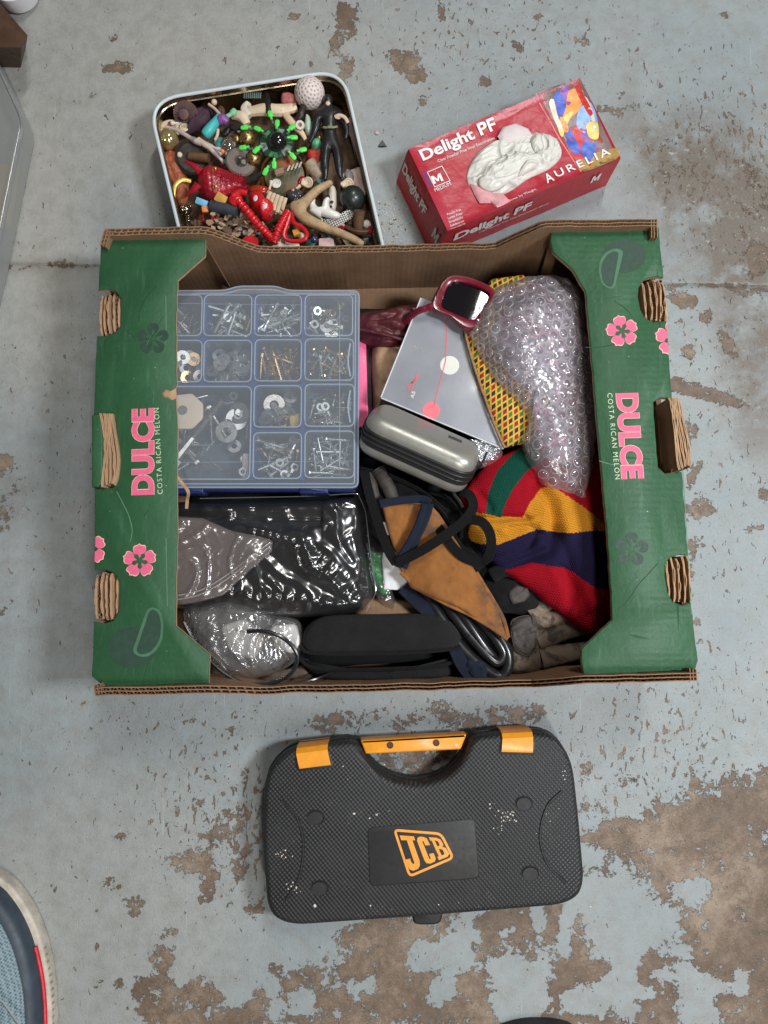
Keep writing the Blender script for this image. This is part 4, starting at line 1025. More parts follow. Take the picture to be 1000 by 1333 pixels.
# ---- brown packing paper / card visible by the pink notebook
m = M(); m.dome(pd([(486, 440), (520, 440), (545, 470), (530, 560), (492, 572), (485, 520)], 90, 7), 5.0, 7.6, 16, 4, 2, hf=lambda x, y, t: .5 * nz(x, y, 2, .35))
obj('brown_paper_wrapping', m, mat('tan_paper', (.36, .22, .125), .55, var=.25, vs=20, bs=40, bd=.001), label='crumpled tan brown paper wrapping between pink notebook and grey folder', cat='wrapping paper')
m = M(); m.dome(pd([(470, 780), (560, 785), (560, 812), (470, 812)], 60, 6), 4.5, 6.4, 8, 4, 2); obj('cardboard_sheet', m, CARD, label='bare brown cardboard piece under the white paper packet', cat='cardboard')
# ---- maroon leather pouch
MAR = mat('maroon_leather', (.085, .016, .020), .42, var=.3, vs=30, bs=120, bd=.0007, spec=.5)
mp = thing('leather_pouch', 'dark maroon leather pouch squeezed between the organiser and the grey folder', 'pouch', tuple(P(500, 420, 6)))
def fold(sd, amp, sc, ax=0.0):
    ca, sa = math.cos(ax), math.sin(ax)
    def f(x, y, t):
        u = (x * ca + y * sa) * sc * .35; v = (-x * sa + y * ca) * sc
        return amp * (abs(noise.noise(Vector((u, v, sd)))) * 2 - .5 + .35 * nz(x, y, sd, sc))
    return f
m = M(); m.dome(pd([(455, 408), (500, 400), (545, 392), (560, 405), (548, 430), (520, 448), (498, 452), (470, 440), (455, 432)], 120, 8), 6, 9.2, 26, 3.2, 2, hf=fold(3, .5, .8, .1)); obj('pouch_body', m, MAR, mp, sharp=80)
m = M(); m.tube([p + Vector((0, 0, .06 * nz(p.x, p.y, 8, 2))) for p in spline([P(462, 428, 9.0), P(485, 432, 9.3), P(510, 438, 9.3), P(535, 446, 9.0)], 8)], .22, 7); obj('seam', m, MAR, mp)
# ---- pink notebook below the organiser
m = M(); nb = thing('pink_notebook', 'bright pink notebook edge sticking out from under the organiser', 'notebook', tuple(P(455, 480, 6)))
m.slab(rpoly(PP([(420, 425), (476, 428), (480, 555), (420, 560)], 6.3), .3), 5.5, 6.3, .12, 2); obj('cover', m, mat('pink_cover', (.80, .12, .27), .4, var=.1, speck=((.3, .05, .1), 200, .72)), nb)
m = M(); m.slab(rpoly(PP([(425, 432), (483, 438), (487, 556), (425, 558)], 5.2), .2), 4.6, 5.3, .08, 2); obj('back_cover', m, mat('worn_black_card', (.02, .018, .018), .6), nb)
# ---- organiser
ZO = 11.4
BLUE = mat('dark_blue_plastic', (.018, .045, .20), .3, var=.15, coat=.2)
BLUED = mat('navy_blue_plastic', (.012, .022, .10), .3, var=.1, coat=.2)
CUP = mat('smoky_cup_plastic', (.09, .105, .125), .35, var=.15, vs=15)
LIDF = film('clear_lid_plastic', haze=.18, gloss=.05, edge=.45, rough=.22, bs=6, bd=.003, hcol=(.55, .62, .70))
RIB = mat('frosted_lid_rib', (.40, .48, .58), .3, var=.05, coat=.3, alpha=.55)
og = thing('screw_organiser', 'blue compartment organiser with clear lid holding screws, washers and bolts', 'organiser box', tuple(P(330, 510, 6)))
X0, X1 = P(192, 500, ZO).x, P(465, 500, ZO).x; Y1 = P(300, 379, ZO).y; Y0 = P(300, 634, ZO).y
body = rpoly([(X0, Y0), (X1, Y0), (X1 + .15, Y1), (X0, Y1)], .8)
m = M(); m.slab(body, 6.4, 7.0, .1, 2); obj('tray_floor', m, BLUE, og)
m = M(); o_ = offs(body if area2(body) > 0 else list(reversed(body)), .05); i_ = offs(o_, .16)
m.rings([[(p.x, p.y, 6.5) for p in o_], [(p.x, p.y, 10.9) for p in o_], [(p.x, p.y, 10.9) for p in i_], [(p.x, p.y, 6.9) for p in i_]], 0, False, False); obj('tray_wall', m, BLUE, og)
# compartments (x0,y0,x1,y1) surveyed at lid height
CELLS = [('left end of the top row', 200, 384, 262, 437), ('top row, second column', 266, 384, 327, 437), ('top row, third column', 332, 384, 392, 437), ('top right corner', 397, 384, 459, 437),
 ('left end of the second row', 200, 443, 262, 497), ('second row, second column', 266, 443, 327, 497), ('second row, third column', 332, 442, 392, 496), ('second row, rightmost column', 397, 441, 460, 495),
 ('large lower left', 197, 503, 325, 624), ('third row, next to the large one', 331, 502, 392, 556), ('third row, rightmost column', 397, 500, 461, 555), ('bottom row, next to the large one', 330, 563, 392, 623), ('bottom right corner', 397, 561, 461, 622)]
cellw = []
for i, (nm, a, b, c, d) in enumerate(CELLS):
    p, q = P(a, b, ZO), P(c, d, ZO); q2 = (p.x, q.y, q.x, p.y); cellw.append(q2)
    pl2 = rpoly([(p.x, q.y), (q.x, q.y), (q.x, p.y), (p.x, p.y)], .75, 4); pl2 = pl2 if area2(pl2) > 0 else list(reversed(pl2))
    a_ = offs(pl2, .08)
    m = M(); m.rings([[(v.x, v.y, 10.85) for v in pl2], [(v.x, v.y, 10.85) for v in a_], [(v.x, v.y, 7.6) for v in a_], [(v.x, v.y, 7.15) for v in offs(a_, .4)]], 0, False, True)
    obj('compartment', m, CUP, og)
    m = M(); rr_ = [Vector((v.x, v.y, ZO + .02)) for v in offs(pl2, .02)]
    m.tube(rr_ + [rr_[0], rr_[1]], .085, 6, flat=.8); obj('lid_rib', m, RIB, og)
# dividers filled between cups
m = M()
for x in (264, 329.5, 394.5): pass
def bar(x0, y0, x1, y1, z0=7.2, z1=10.8):
    a, b = P(x0, y0, ZO), P(x1, y1, ZO); m.box(((a.x + b.x) / 2, (a.y + b.y) / 2, (z0 + z1) / 2), (abs(b.x - a.x), abs(b.y - a.y), z1 - z0))
for i_, bb in enumerate([(262.5, 384, 265.5, 500), (327.5, 384, 330.5, 624), (393, 384, 396, 624)]): m = M(); bar(*bb, z1=10.8); obj('divider', m, BLUE, og)
for i_, bb in enumerate([(200, 438.5, 460, 441.5), (200, 498, 460, 501)]): m = M(); bar(*bb, z1=10.77); obj('divider', m, BLUE, og)
m = M(); bar(331, 557.5, 460, 560.5, z1=10.77); obj('divider', m, BLUE, og)
# lid: plate with bump handle
xb0, xb1 = P(300, 375, ZO).x, P(369, 375, ZO).x; yb = P(335, 373.5, ZO).y
lid = rpoly([(X0 - .2, Y0 - .15), (X1 + .25, Y0 - .15), (X1 + .3, Y1 + .15), (xb1 + .6, Y1 + .2), (xb1 - .9, yb + .2), (xb0 + .9, yb + .2), (xb0 - .6, Y1 + .2), (X0 - .2, Y1 + .15)], [.9, .9, .9, .9, .9, .9, .9, .9], 5)
m = M(); lid = lid if area2(lid) > 0 else list(reversed(lid)); m.rings([[(p.x, p.y, 11.0) for p in lid], [(p.x, p.y, 11.32) for p in lid], [(p.x, p.y, ZO) for p in offs(lid, .1)]], 0, False, True); obj('lid', m, LIDF, og, label='clear hinged lid with raised ribs')
for d_, z_ in ((.12, ZO + .02), (.55, ZO - .02)):
    m = M(); q = [Vector((p.x, p.y, z_)) for p in offs(lid, d_)]; m.tube(q + [q[0]], .09, 6); obj('lid_rim', m, RIB, og)
for xx in (442,):
    m = M(); m.tube([P(xx, 396, ZO + .03), P(xx, 608, ZO + .03)], .045, 5); obj('lid_rib', m, RIB, og)
m = M(); m.tube([P(232, 395, ZO + .02), P(394, 397, ZO + .02)], .03, 4); obj('lid_rib', m, RIB, og)
m = M(); m.tube([P(232, 602, ZO + .02), P(460, 600, ZO + .02)], .03, 4); obj('lid_rib', m, RIB, og)
for yy0, yy1 in ((447, 490), (508, 550)):
    m = M(); m.tube(spline([P(456, yy0, ZO + .05), P(453, (yy0 + yy1) / 2, ZO + .1), P(456, yy1, ZO + .05)], 5), .12, 6, flat=.5); obj('hinge_bulge', m, RIB, og)
for x0, x1 in ((391, 428), (225, 268)):
    a, b = P(x0, 640, 10), P(x1, 640, 10)
    m = M(); m.slab(rpoly([(a.x, Y0 - .75), (b.x, Y0 - .75), (b.x, Y0 + .05), (a.x, Y0 + .05)], .12), 8.6, 11.25, .15, 3); obj('clip', m, BLUED, og)
m = M(); m.box(((X0 + X1) / 2, Y0 - .22, 10.6), (X1 - X0 - .8, .3, .7)); obj('front_lip', m, BLUED, og)
# ---- hardware in the compartments: every piece its own thing
ZINC = mat('zinc_plated_steel', (.60, .62, .60), .42, metal=1, var=.15, vs=200)
BRASS = mat('yellow_passivated_steel', (.62, .44, .22), .3, metal=1, var=.2, vs=200)
DULL = mat('dull_steel', (.50, .48, .45), .4, metal=1, var=.25, vs=150)
CREAMP = mat('cream_nylon', (.72, .58, .42), .5, var=.06)
def hexa(r, z0, z1, m, mi=0): m.prism([(r * math.cos(k * PI / 3), r * math.sin(k * PI / 3)) for k in range(6)], z0, z1, mi)
def bolt_mesh(L, r, hr_):
    m = M(); m2 = M(); hexa(hr_, -r * 1.2, 0, m2); n = int(L / .09)
    prof = [(r, 0)] + [(r * (1 if k % 2 else .8), L * .35 + (L * .65) * k / n) for k in range(n)] + [(r * .6, L)]
    m2.lathe((0, 0, 0), prof, 8); m2.xf(Matrix.Rotation(PI / 2, 4, 'Y') @ Matrix.Translation((0, 0, -L / 2))); return m2
def screw_mesh(L, r):
    m = M(); n = int(L / .08); prof = [(.01, 0), (r * 2, .02), (r * 1.9, .06), (r * .95, .22)] + [(r * (1.1 if k % 2 else .7) * (1 - .75 * max(0, (k / n - .8) / .2)), .22 + (L - .22) * k / n) for k in range(1, n)] + [(.01, L)]
    m.lathe((0, 0, 0), prof, 7); m.xf(Matrix.Rotation(PI / 2, 4, 'Y') @ Matrix.Translation((0, 0, -L / 2))); return m
def washer_mesh(R, r, t):
    m = M(); n = 18; rg = []
    for rr_, z in ((r, 0), (R, 0), (R, t), (r, t), (r, 0)): rg.append([(rr_ * math.cos(2 * PI * k / n), rr_ * math.sin(2 * PI * k / n), z) for k in range(n)])
    m.rings(rg, 0, False, False); return m
def nut_mesh(R, r, t):
    m = M(); n = 12; f = lambda k: R / math.cos(((k * 30 + 15) % 60 - 30) * PI / 180) * .9
    rg = []
    for q, z in ((0, 0), (1, 0), (1, t), (0, t), (0, 0)): rg.append([((f(k) if q else r) * math.cos(2 * PI * k / n), (f(k) if q else r) * math.sin(2 * PI * k / n), z) for k in range(n)])
    m.rings(rg, 0, False, False); return m
def nail_mesh(L, r): m = M(); m.lathe((0, 0, 0), [(.01, 0), (r * 2.4, 0), (r * 2.4, .05), (r, .07), (r, L - .15), (.01, L)], 7); m.xf(Matrix.Rotation(PI / 2, 4, 'Y') @ Matrix.Translation((0, 0, -L / 2))); return m
ME = {}
for nm, mm in (('bolt_long', bolt_mesh(3.6, .22, .5)), ('bolt', bolt_mesh(2.4, .2, .42)), ('bolt_short', bolt_mesh(1.3, .2, .42)), ('big_bolt', bolt_mesh(9.5, .62, 1.15)), ('screw_long', screw_mesh(4.2, .17)), ('screw', screw_mesh(2.6, .15)), ('screw_small', screw_mesh(1.5, .13)), ('washer', washer_mesh(.75, .3, .12)), ('big_washer', washer_mesh(1.15, .5, .2)), ('nut', nut_mesh(.5, .24, .38)), ('nail', nail_mesh(2.8, .09))):
    for mk, mt in (('z', ZINC), ('b', BRASS), ('d', DULL)):
        ME[nm + mk] = mkmesh(nm.split('_')[0] if not nm.startswith('big') else nm, M().join(mm), mt, True, 30)
KN = {'bolt_long': 'long hex bolt', 'bolt': 'hex bolt', 'bolt_short': 'short hex bolt', 'big_bolt': 'very large bolt', 'screw_long': 'long screw', 'screw': 'screw', 'screw_small': 'small screw', 'washer': 'washer', 'big_washer': 'large washer', 'nut': 'nut', 'nail': 'nail'}
MN = {'z': 'silver', 'b': 'brass coloured', 'd': 'dull grey'}
def put(kind, mk, cell, x, y, z, rz, ry=0, rx=0):
    nm = {'bolt_long': 'bolt', 'bolt_short': 'bolt', 'big_bolt': 'big_bolt', 'screw_long': 'screw', 'screw_small': 'screw', 'big_washer': 'washer'}.get(kind, kind)
    o = inst(ME[kind + mk], nm, TR((x, y, z), rz, rx, ry, 1.18 if kind != 'big_bolt' else 1))
    where = CELLS[cell][0]
    tag(o, '%s %s in the %s compartment' % (MN[mk], KN[kind], where), nm.replace('big_bolt', 'bolt'), '%ss in the %s compartment' % (KN[kind], where)); return o
FILL = {0: [('screw', 'd', 7), ('screw_small', 'd', 4)], 1: [('bolt_long', 'z', 5), ('bolt', 'z', 4), ('bolt_short', 'b', 2), ('nut', 'z', 4)], 2: [('bolt_long', 'z', 6), ('bolt', 'z', 6), ('nut', 'z', 5)], 3: [('washer', 'z', 5), ('nut', 'b', 4), ('bolt_short', 'z', 6), ('nut', 'z', 5)],
        4: [('washer', 'b', 4), ('washer', 'd', 6)], 5: [('washer', 'd', 9), ('big_washer', 'z', 3), ('screw_small', 'b', 3), ('washer', 'z', 4)], 6: [('screw_long', 'b', 10), ('screw', 'b', 12)], 7: [('screw', 'b', 9), ('screw', 'z', 6), ('screw_small', 'b', 8)],
        9: [('washer', 'd', 8), ('big_washer', 'd', 2), ('nut', 'b', 2)], 10: [('screw_small', 'b', 12), ('screw_small', 'z', 20), ('nut', 'z', 2)], 11: [('bolt_long', 'z', 4), ('bolt', 'z', 6), ('bolt_short', 'b', 5), ('nut', 'z', 3)], 12: [('nail', 'z', 22), ('screw', 'z', 14)],
        8: [('nail', 'z', 5), ('bolt_long', 'd', 3), ('nut', 'z', 3), ('washer', 'z', 3), ('screw_long', 'd', 2), ('screw_small', 'z', 6)]}
for ci, items in FILL.items():
    x0, y0, x1, y1 = cellw[ci]; k = 0; tot = sum(int(i[2] * 1.6 + .5) for i in items)
    seq = [(a, b) for a, b, c in items for _ in range(int(c * 1.6 + .5))]; rnd.shuffle(seq)
    for kind, mk in seq:
        mg = {'bolt_long': 1.9, 'bolt': 1.4, 'screw_long': 2.1, 'screw': 1.4, 'nail': 1.5}.get(kind, .85)
        hw, hh = (x1 - x0) / 2 - .35, (y1 - y0) / 2 - .35
        rz = rnd.uniform(0, 2 * PI)
        ex, ey = abs(math.cos(rz)) * mg, abs(math.sin(rz)) * mg
        ex = min(ex, hw - .02); ey = min(ey, hh - .02)
        x = (x0 + x1) / 2 + rnd.uniform(-(hw - ex), hw - ex); y = (y0 + y1) / 2 + rnd.uniform(-(hh - ey), hh - ey)
        z = 7.7 + 2.5 * (k / tot) + rnd.uniform(-.1, .1); flat = kind in ('washer', 'big_washer', 'nut')
        put(kind, mk, ci, x, y, z, rz, rnd.uniform(-.12, .12) if not flat else rnd.uniform(-.6, .6), rnd.uniform(-.5, .5) if flat else rnd.uniform(0, 6)); k += 1
put('big_bolt', 'd', 8, P(262, 560, 9).x, P(262, 560, 9).y, 9.7, math.radians(233) + PI)
for q_, (a, b) in enumerate(((307, 545), (295, 562), (313, 538))): put('big_washer', 'd', 8, P(a, b, 9.8).x, P(a, b, 9.8).y, 9.5 + q_ * .25, 0, .35 - q_ * .3, .3)
m = M(); hx = PP([(222, 515), (250, 512), (264, 525), (264, 545), (250, 558), (222, 558)], 10.1); m.slab(rpoly(hx, .3), 9.6, 10.1, .08, 2); pt_ = thing('plastic_plate', 'cream octagonal plastic plate with a round hole in the large organiser compartment', 'plate', tuple(P(240, 535, 9.5))); obj('plate', m, CREAMP, pt_)
m = M(); m.lathe(P(238, 534, 10.06), [(.001, .07), (.6, .07), (.62, .05), (.62, -.3), (.001, -.3)], 18); obj('hole_insert', m, DULL, pt_)
m = M(); m.slab(rpoly(PP([(376, 540), (390, 536), (391, 554), (377, 555)], 10), .3), 8.5, 9.6, .2, 2); obj('wall_plug', m, mat('yellow_nylon', (.7, .45, .12), .5), label='yellow plastic plug in the organiser compartment beside the large one', cat='wall plug')
m = M(); m.slab(rpoly(PP([(316, 590), (325, 590), (325, 622), (314, 622)], 10), .1), 9.3, 9.9, .1, 2); obj('white_strip', m, mat('pinkish_plastic', (.6, .48, .45), .5), label='pinkish plastic strip at the right edge of the large compartment', cat='plastic strip')
# ---- grey A5 folder
GREYF = mat('grey_frosted_cover', (.28, .29, .32), .34, var=.14, vs=12, coat=.25, bs=10, bd=.0012)
fo = thing('grey_folder', 'grey frosted A5 folder with a white dot and a pink dot under the sunglasses', 'folder', tuple(P(590, 490, 9)))
A_, B_, C_ = P(549, 388, 10), P(497, 517, 10), P(656, 583, 10); D_ = A_ + (C_ - B_)
def Fz(p):  # gentle tilt
    return 10.0
m = M(); m.slab(rpoly([A_, B_, C_, D_], .4), 9.2, 9.75, .1, 2); obj('pages', m, mat('folder_pages', (.55, .55, .56), .6), fo)
e_ = .12; m = M(); m.slab(rpoly([A_ + Vector((-e_, e_, 0)), B_ + Vector((-e_, -e_, 0)), C_ + Vector((e_, -e_, 0)), D_ + Vector((e_, e_, 0))], .45), 9.78, 10.0, .05, 2); obj('cover', m, GREYF, fo)
m = M(); q = [B_.lerp(C_, t / 8) + Vector((-.05, -.12, .0)) for t in range(9)]; m.tube(q, .09, 6); q = [B_.lerp(A_, t / 8) + Vector((-.1, 0, 0)) for t in range(9)]; m.tube(q, .09, 6); obj('edge_welt', m, mat('pale_edge', (.60, .62, .64), .3, coat=.3), fo)
def disc(c, r, z, name, mt, par, th=.02): m = M(); m.prism([(c.x + r * math.cos(k * PI / 18), c.y + r * math.sin(k * PI / 18)) for k in range(36)], z, z + th); return obj(name, m, mt, par, smooth=False)
disc(P(585.5, 475.5, 10), 1.22, 10.0, 'white_dot', mat('white_dot', (.66, .66, .60), .5, var=.05), fo)
disc(P(561.5, 534.5, 10), 1.1, 10.0, 'pink_dot', mat('coral_pink', (.80, .16, .20), .5, var=.05), fo)
CORAL = mat('coral_line', (.62, .12, .15), .5)
m = M(); m.ribbon([P(582, 400, 10.03), P(582, 430, 10.03), P(580, 470, 10.03), P(572, 500, 10.03), P(565, 528, 10.03)], .13, .02); obj('string_line', m, CORAL, fo)
obj('lettering', text_on('A5', P(538.5, 519, 10), P(541, 510, 10), .45, .02, .03), mat('offwhite_print', (.7, .7, .68), .5), fo, smooth=False, label='small white A5')
for q in ([(530, 508), (535, 500), (541, 492), (543, 486)], [(533, 512), (537, 503), (543, 494)], [(529, 502), (538, 497), (545, 488)]):
    m = M(); m.ribbon(spline(PP(q, 10.03), 5), .12, .02); obj('scribble', m, CORAL, fo)
for a in ((541, 452), (550, 454)):
    m = M(); c = P(*a, 10.03); m.tube([(c.x + .26 * math.cos(t * PI / 8), c.y + .18 * math.sin(t * PI / 8), c.z) for t in range(17)], .03, 4); obj('ring_print', m, mat('cream_line', (.5, .48, .38), .5), fo)
# ---- patterned fabric pouch
def kente():
    m = bpy.data.materials.new('diamond_lattice_cloth'); nt = nodes(m); co = coords(nt, rot=(0, 0, math.radians(28))); sp = N(nt, 'ShaderNodeSeparateXYZ'); nt.links.new(co, sp.inputs[0])
    u = math_(nt, 'DIVIDE', math_(nt, 'ADD', sp.outputs[0], math_(nt, 'MULTIPLY', sp.outputs[1], .55)), .0078); v = math_(nt, 'DIVIDE', math_(nt, 'SUBTRACT', sp.outputs[0], math_(nt, 'MULTIPLY', sp.outputs[1], .55)), .0078)
    fu = math_(nt, 'FRACT', math_(nt, 'ADD', u, 100)); fv = math_(nt, 'FRACT', math_(nt, 'ADD', v, 100))
    iu = math_(nt, 'FLOOR', u); iv = math_(nt, 'FLOOR', v)
    edge = math_(nt, 'MINIMUM', math_(nt, 'MINIMUM', fu, math_(nt, 'SUBTRACT', 1, fu)), math_(nt, 'MINIMUM', fv, math_(nt, 'SUBTRACT', 1, fv)))
    ln = math_(nt, 'LESS_THAN', edge, .15)
    sel = math_(nt, 'FRACT', math_(nt, 'MULTIPLY', math_(nt, 'ADD', math_(nt, 'ADD', iu, math_(nt, 'MULTIPLY', iv, 2)), 100.5), .25))
    cc = ramp(nt, sel, [(0, (.010, .012, .02)), (.25, (.05, .16, .03)), (.5, (.30, .012, .01)), (.75, (.012, .012, .02))], 'CONSTANT')
    c = mixc(nt, ln, cc, (.72, .40, .035)); n = noise_n(nt, co, 250, 4, .7); c = mixc(nt, ramp(nt, n, [(.3, .35), (.6, 0)]), c, (.04, .03, .02))
    b = N(nt, 'ShaderNodeBsdfPrincipled'); nt.links.new(c, b.inputs['Base Color']); b.inputs['Roughness'].default_value = .8
    nt.links.new(bump(nt, n, .0005, .8), b.inputs['Normal']); finish(nt, b.outputs[0]); return m
po = thing('patterned_pouch', 'pouch in yellow, red and green diamond lattice cloth under the bubble wrap', 'pouch', tuple(P(660, 470, 8)))
m = M(); m.dome(pd([(603, 428), (612, 400), (640, 363), (682, 357), (720, 400), (735, 480), (715, 570), (684, 577), (656, 583), (640, 545), (622, 500)], 160, 10.3, False), 10.15, 11.2, 22, 5, 2, hf=lambda x, y, t: .15 * nz(x, y, 4, .4), skirt=3.0); obj('pouch_body', m, kente(), po, sharp=60)
m = M(); m.tube([p + Vector((.08 * nz(p.x, p.y, 2, 3), 0, 0)) for p in spline(PP([(605, 430), (614, 466), (628, 508), (642, 548), (657, 583)], 10.7), 10)], .2, 6); obj('cord_edging', m, mat('tan_twine', (.30, .17, .08), .8, var=.4, vs=300, bs=400, bd=.001), po)
# ---- sunglasses
MARP = mat('cherry_red_acetate', (.15, .006, .020), .25, var=.2, vs=30, coat=.4)
sg = thing('sunglasses', 'big square cherry red sunglasses with dark lens tucked beside the bubble wrap', 'sunglasses', tuple(P(600, 390, 11)))
def ringframe(outer, inner, z0, z1, zi, tilt):
    m = M(); n = 64; a = dens(outer, n); b = dens(inner, n)
    def nearest(a, b): 
        k = min(range(n), key=lambda i: (b[i] - a[0]).length); return b[k:] + b[:k]
    if area2(a) < 0: a.reverse()
    if area2(b) < 0: b.reverse()
    b = nearest(a, b); zz = lambda p, z: z + tilt(p)
    m1 = [x.lerp(y, .25) for x, y in zip(a, b)]; m2 = [x.lerp(y, .8) for x, y in zip(a, b)]
    m.rings([[(p.x, p.y, zz(p, z0)) for p in b], [(p.x, p.y, zz(p, z0)) for p in a], [(p.x, p.y, zz(p, z0 + .35)) for p in a], [(p.x, p.y, zz(p, z1)) for p in m1], [(p.x, p.y, zz(p, z1 - .05)) for p in m2], [(p.x, p.y, zz(p, zi)) for p in b], [(p.x, p.y, zz(p, z0)) for p in b]], 0, False, False)
    return m, b
tl = lambda p: (P(600, 390, 11).x - p.x) * -.02
O1 = [P(a, b, 12).to_2d() for a, b in [(561, 396), (567, 380), (577, 364), (590, 357), (612, 360), (638, 371), (645, 379), (640, 392), (628, 412), (616, 429), (603, 427), (585, 412), (567, 405)]]
I1 = [P(a, b, 12).to_2d() for a, b in [(575, 397), (578, 383), (585, 370), (595, 366), (615, 370), (634, 379), (637, 385), (630, 399), (620, 413), (612, 416), (595, 409), (580, 402)]]
m, ib = ringframe(O1, I1, 11.2, 12.1, 11.9, tl); obj('frame', m, MARP, sg, sharp=50)
LENS = bpy.data.materials.new('dark_lens'); nt = nodes(LENS); b = N(nt, 'ShaderNodeBsdfPrincipled'); b.inputs['Base Color'].default_value = (.006, .005, .006, 1); b.inputs['Roughness'].default_value = .02; finish(nt, b.outputs[0])
lens = M(); lens.prism(ib, 11.35, 11.5); obj('lens', lens, LENS, sg, smooth=False)
sh = Vector((6.6, -2.6, 0))
O2 = [Vector((2 * P(641, 385, 12).x - p.x + .9, p.y - .9)) for p in O1]; I2 = [Vector((2 * P(641, 385, 12).x - p.x + .9, p.y - .9)) for p in I1]
m, ib = ringframe(O2, I2, 10.9, 11.6, 11.4, lambda p: 0); obj('frame', m, MARP, sg, sharp=50)
lens = M(); lens.prism(ib, 11.0, 11.15); obj('lens', lens, bpy.data.materials['dark_lens'], sg)
m = M(); m.tube(spline([P(566, 398, 11.6), P(556, 401, 11.5), P(543, 406, 11.1), P(520, 425, 8.5)], 6), [.5] * 6 + [.45] * 6 + [.42] * 7, 8, flat=.7); obj('temple', m, MARP, sg)
m = M(); m.tube(spline([P(572, 394, 11.9), P(569, 385, 12.0), P(575, 374, 12.1)], 5), .14, 6); obj('hinge_trim', m, MARP, sg)
# ---- wrapped ornament + bubble wrap
wr = [(611, 432), (604, 416), (612, 402), (626, 388), (645, 372), (668, 360), (700, 354), (730, 354), (750, 362), (762, 385), (768, 430), (776, 490), (781, 540), (778, 590), (770, 630), (763, 652), (745, 645), (722, 638), (703, 620), (688, 595), (684, 572), (688, 552), (682, 532), (662, 512), (643, 490), (626, 462)]
bw = thing('bubble_wrap', 'lumpy parcel of clear bubble wrap over patterned pouch by the right panel', 'bubble wrap', tuple(P(700, 480, 10)))
def bz(x, y):
    px, py = PX((x, y, 13))
    a = 3.0 * math.exp(-(((px - 695) / 62) ** 2 + ((py - 425) / 75) ** 2) ** 1.2); b = 2.2 * math.exp(-(((px - 728) / 42) ** 2 + ((py - 590) / 50) ** 2) ** 1.2)
    return 12.3 + a * 1.0 + b * .8
def bhf(x, y, t): return .45 * nz(x, y, 8, .28) + .22 * (abs(noise.noise(Vector((x * .5, y * .5, 3)))) * 2 - .4)
BUB = film('bubble_film', tint=(.93, .93, .96), haze=.12, gloss=.05, edge=.6, rough=.14, hcol=(.84, .74, .78), bs=60, bd=.0005)
BUBB = film('bubble_dome_film', tint=(.95, .95, .97), haze=.025, gloss=.06, edge=.95, rough=.06, hcol=(.8, .8, .84))
wo = dens([P(a, b, 12).to_2d() for a, b in wr], 150)
wo = [p + Vector((nz(p.x, p.y, 6, .9), nz(p.x, p.y, 16, .9))) * .28 for p in wo]
cw = P(706, 475, 12)
m = M(); m.dome(wo, 10.4, bz, 44, 4, 2.2, hf=bhf, c=(cw.x, cw.y), skirt=2.2); obj('outer_sheet', m, BUB, bw, sharp=80)
wi = [Vector((cw.x, cw.y)) + (p - Vector((cw.x, cw.y))) * .93 for p in wo]
m = M(); m.dome(wi, 10.2, lambda x, y: bz(x, y) - .8, 30, 4, 2.2, hf=lambda x, y, t: .5 * nz(x, y, 18, .4), c=(cw.x, cw.y), skirt=1.8); obj('inner_sheet', m, film('inner_bubble_film', tint=(.80, .80, .83), haze=.06, gloss=.05, edge=.5, rough=.2, bs=80, bd=.001, hcol=(.55, .50, .56)), bw, sharp=80)
# things wrapped inside, glimpsed only as colour
m = M(); m.dome([Vector((cw.x, cw.y)) + (p - Vector((cw.x, cw.y))) * .75 for p in wo], 9.6, lambda x, y: bz(x, y) - 1.7, 22, 4, 2, hf=lambda x, y, t: .6 * nz(x, y, 28, .4), c=(cw.x, cw.y))
inner = bpy.data.materials.new('mottled_ornament'); nt = nodes(inner); co = coords(nt); nn_ = noise_n(nt, co, 26, 6, .7, .6)
b = N(nt, 'ShaderNodeBsdfPrincipled'); nt.links.new(ramp(nt, nn_, [(.3, (.10, .09, .10)), (.42, (.40, .35, .36)), (.49, (.66, .62, .62)), (.55, (.62, .56, .57)), (.58, (.60, .14, .18)), (.63, (.6, .5, .52)), (.75, (.66, .64, .66))]), b.inputs['Base Color']); b.inputs['Roughness'].default_value = .4; finish(nt, b.outputs[0])
obj('wrapped_ornament', m, inner, label='pink, white and grey ornament wrapped inside the bubble wrap', cat='ornament')
bm_ = M(); bm_.rings([[(.55 * math.cos(2 * PI * k / 14) * math.cos(a), .55 * math.sin(2 * PI * k / 14) * math.cos(a), .38 * math.sin(a) ** .8) for k in range(14)] for a in (0, .3, .7, 1.1, 1.4)], 0, False, True)
bme = mkmesh('bubble', bm_, BUBB, True, 70)
br_ = M(); br_.tube([(.58 * math.cos(2 * PI * k / 14), .58 * math.sin(2 * PI * k / 14), .02) for k in range(15)], .06, 4); rim_me = mkmesh('bubble_seal', br_, mat('bubble_seal', (.62, .60, .66), .25, coat=.4, alpha=.38), True, 70)
cnt = 0; dx = 1.36; rows = int(34 / (dx * .866)); 
cwv = Vector((cw.x, cw.y))
def wtop(x, y):
    # height of sheet there
    d = Vector((x, y)) - cwv; a = math.atan2(d.y, d.x); best = None
    # radius of the outline in that direction
    n = len(wo); R_ = None
    for i in range(n):
        p, q = wo[i] - cwv, wo[(i + 1) % n] - cwv; e = q - p; den = math.cos(a) * e.y - math.sin(a) * e.x
        if abs(den) < 1e-9: continue
        t = (p.x * e.y - p.y * e.x) / den; u_ = (p.x * math.sin(a) - p.y * math.cos(a)) / den
        if t > 0 and -1e-6 <= u_ <= 1 + 1e-6: R_ = max(R_ or 0, t)
    if not R_: return None
    t = d.length / R_
    if t > .965: return None
    e = (1 - t ** 4) ** (1 / 2.2); return 10.4 + (bz(x, y) - 10.4) * e + bhf(x, y, t) * min(1, e * 1.6)
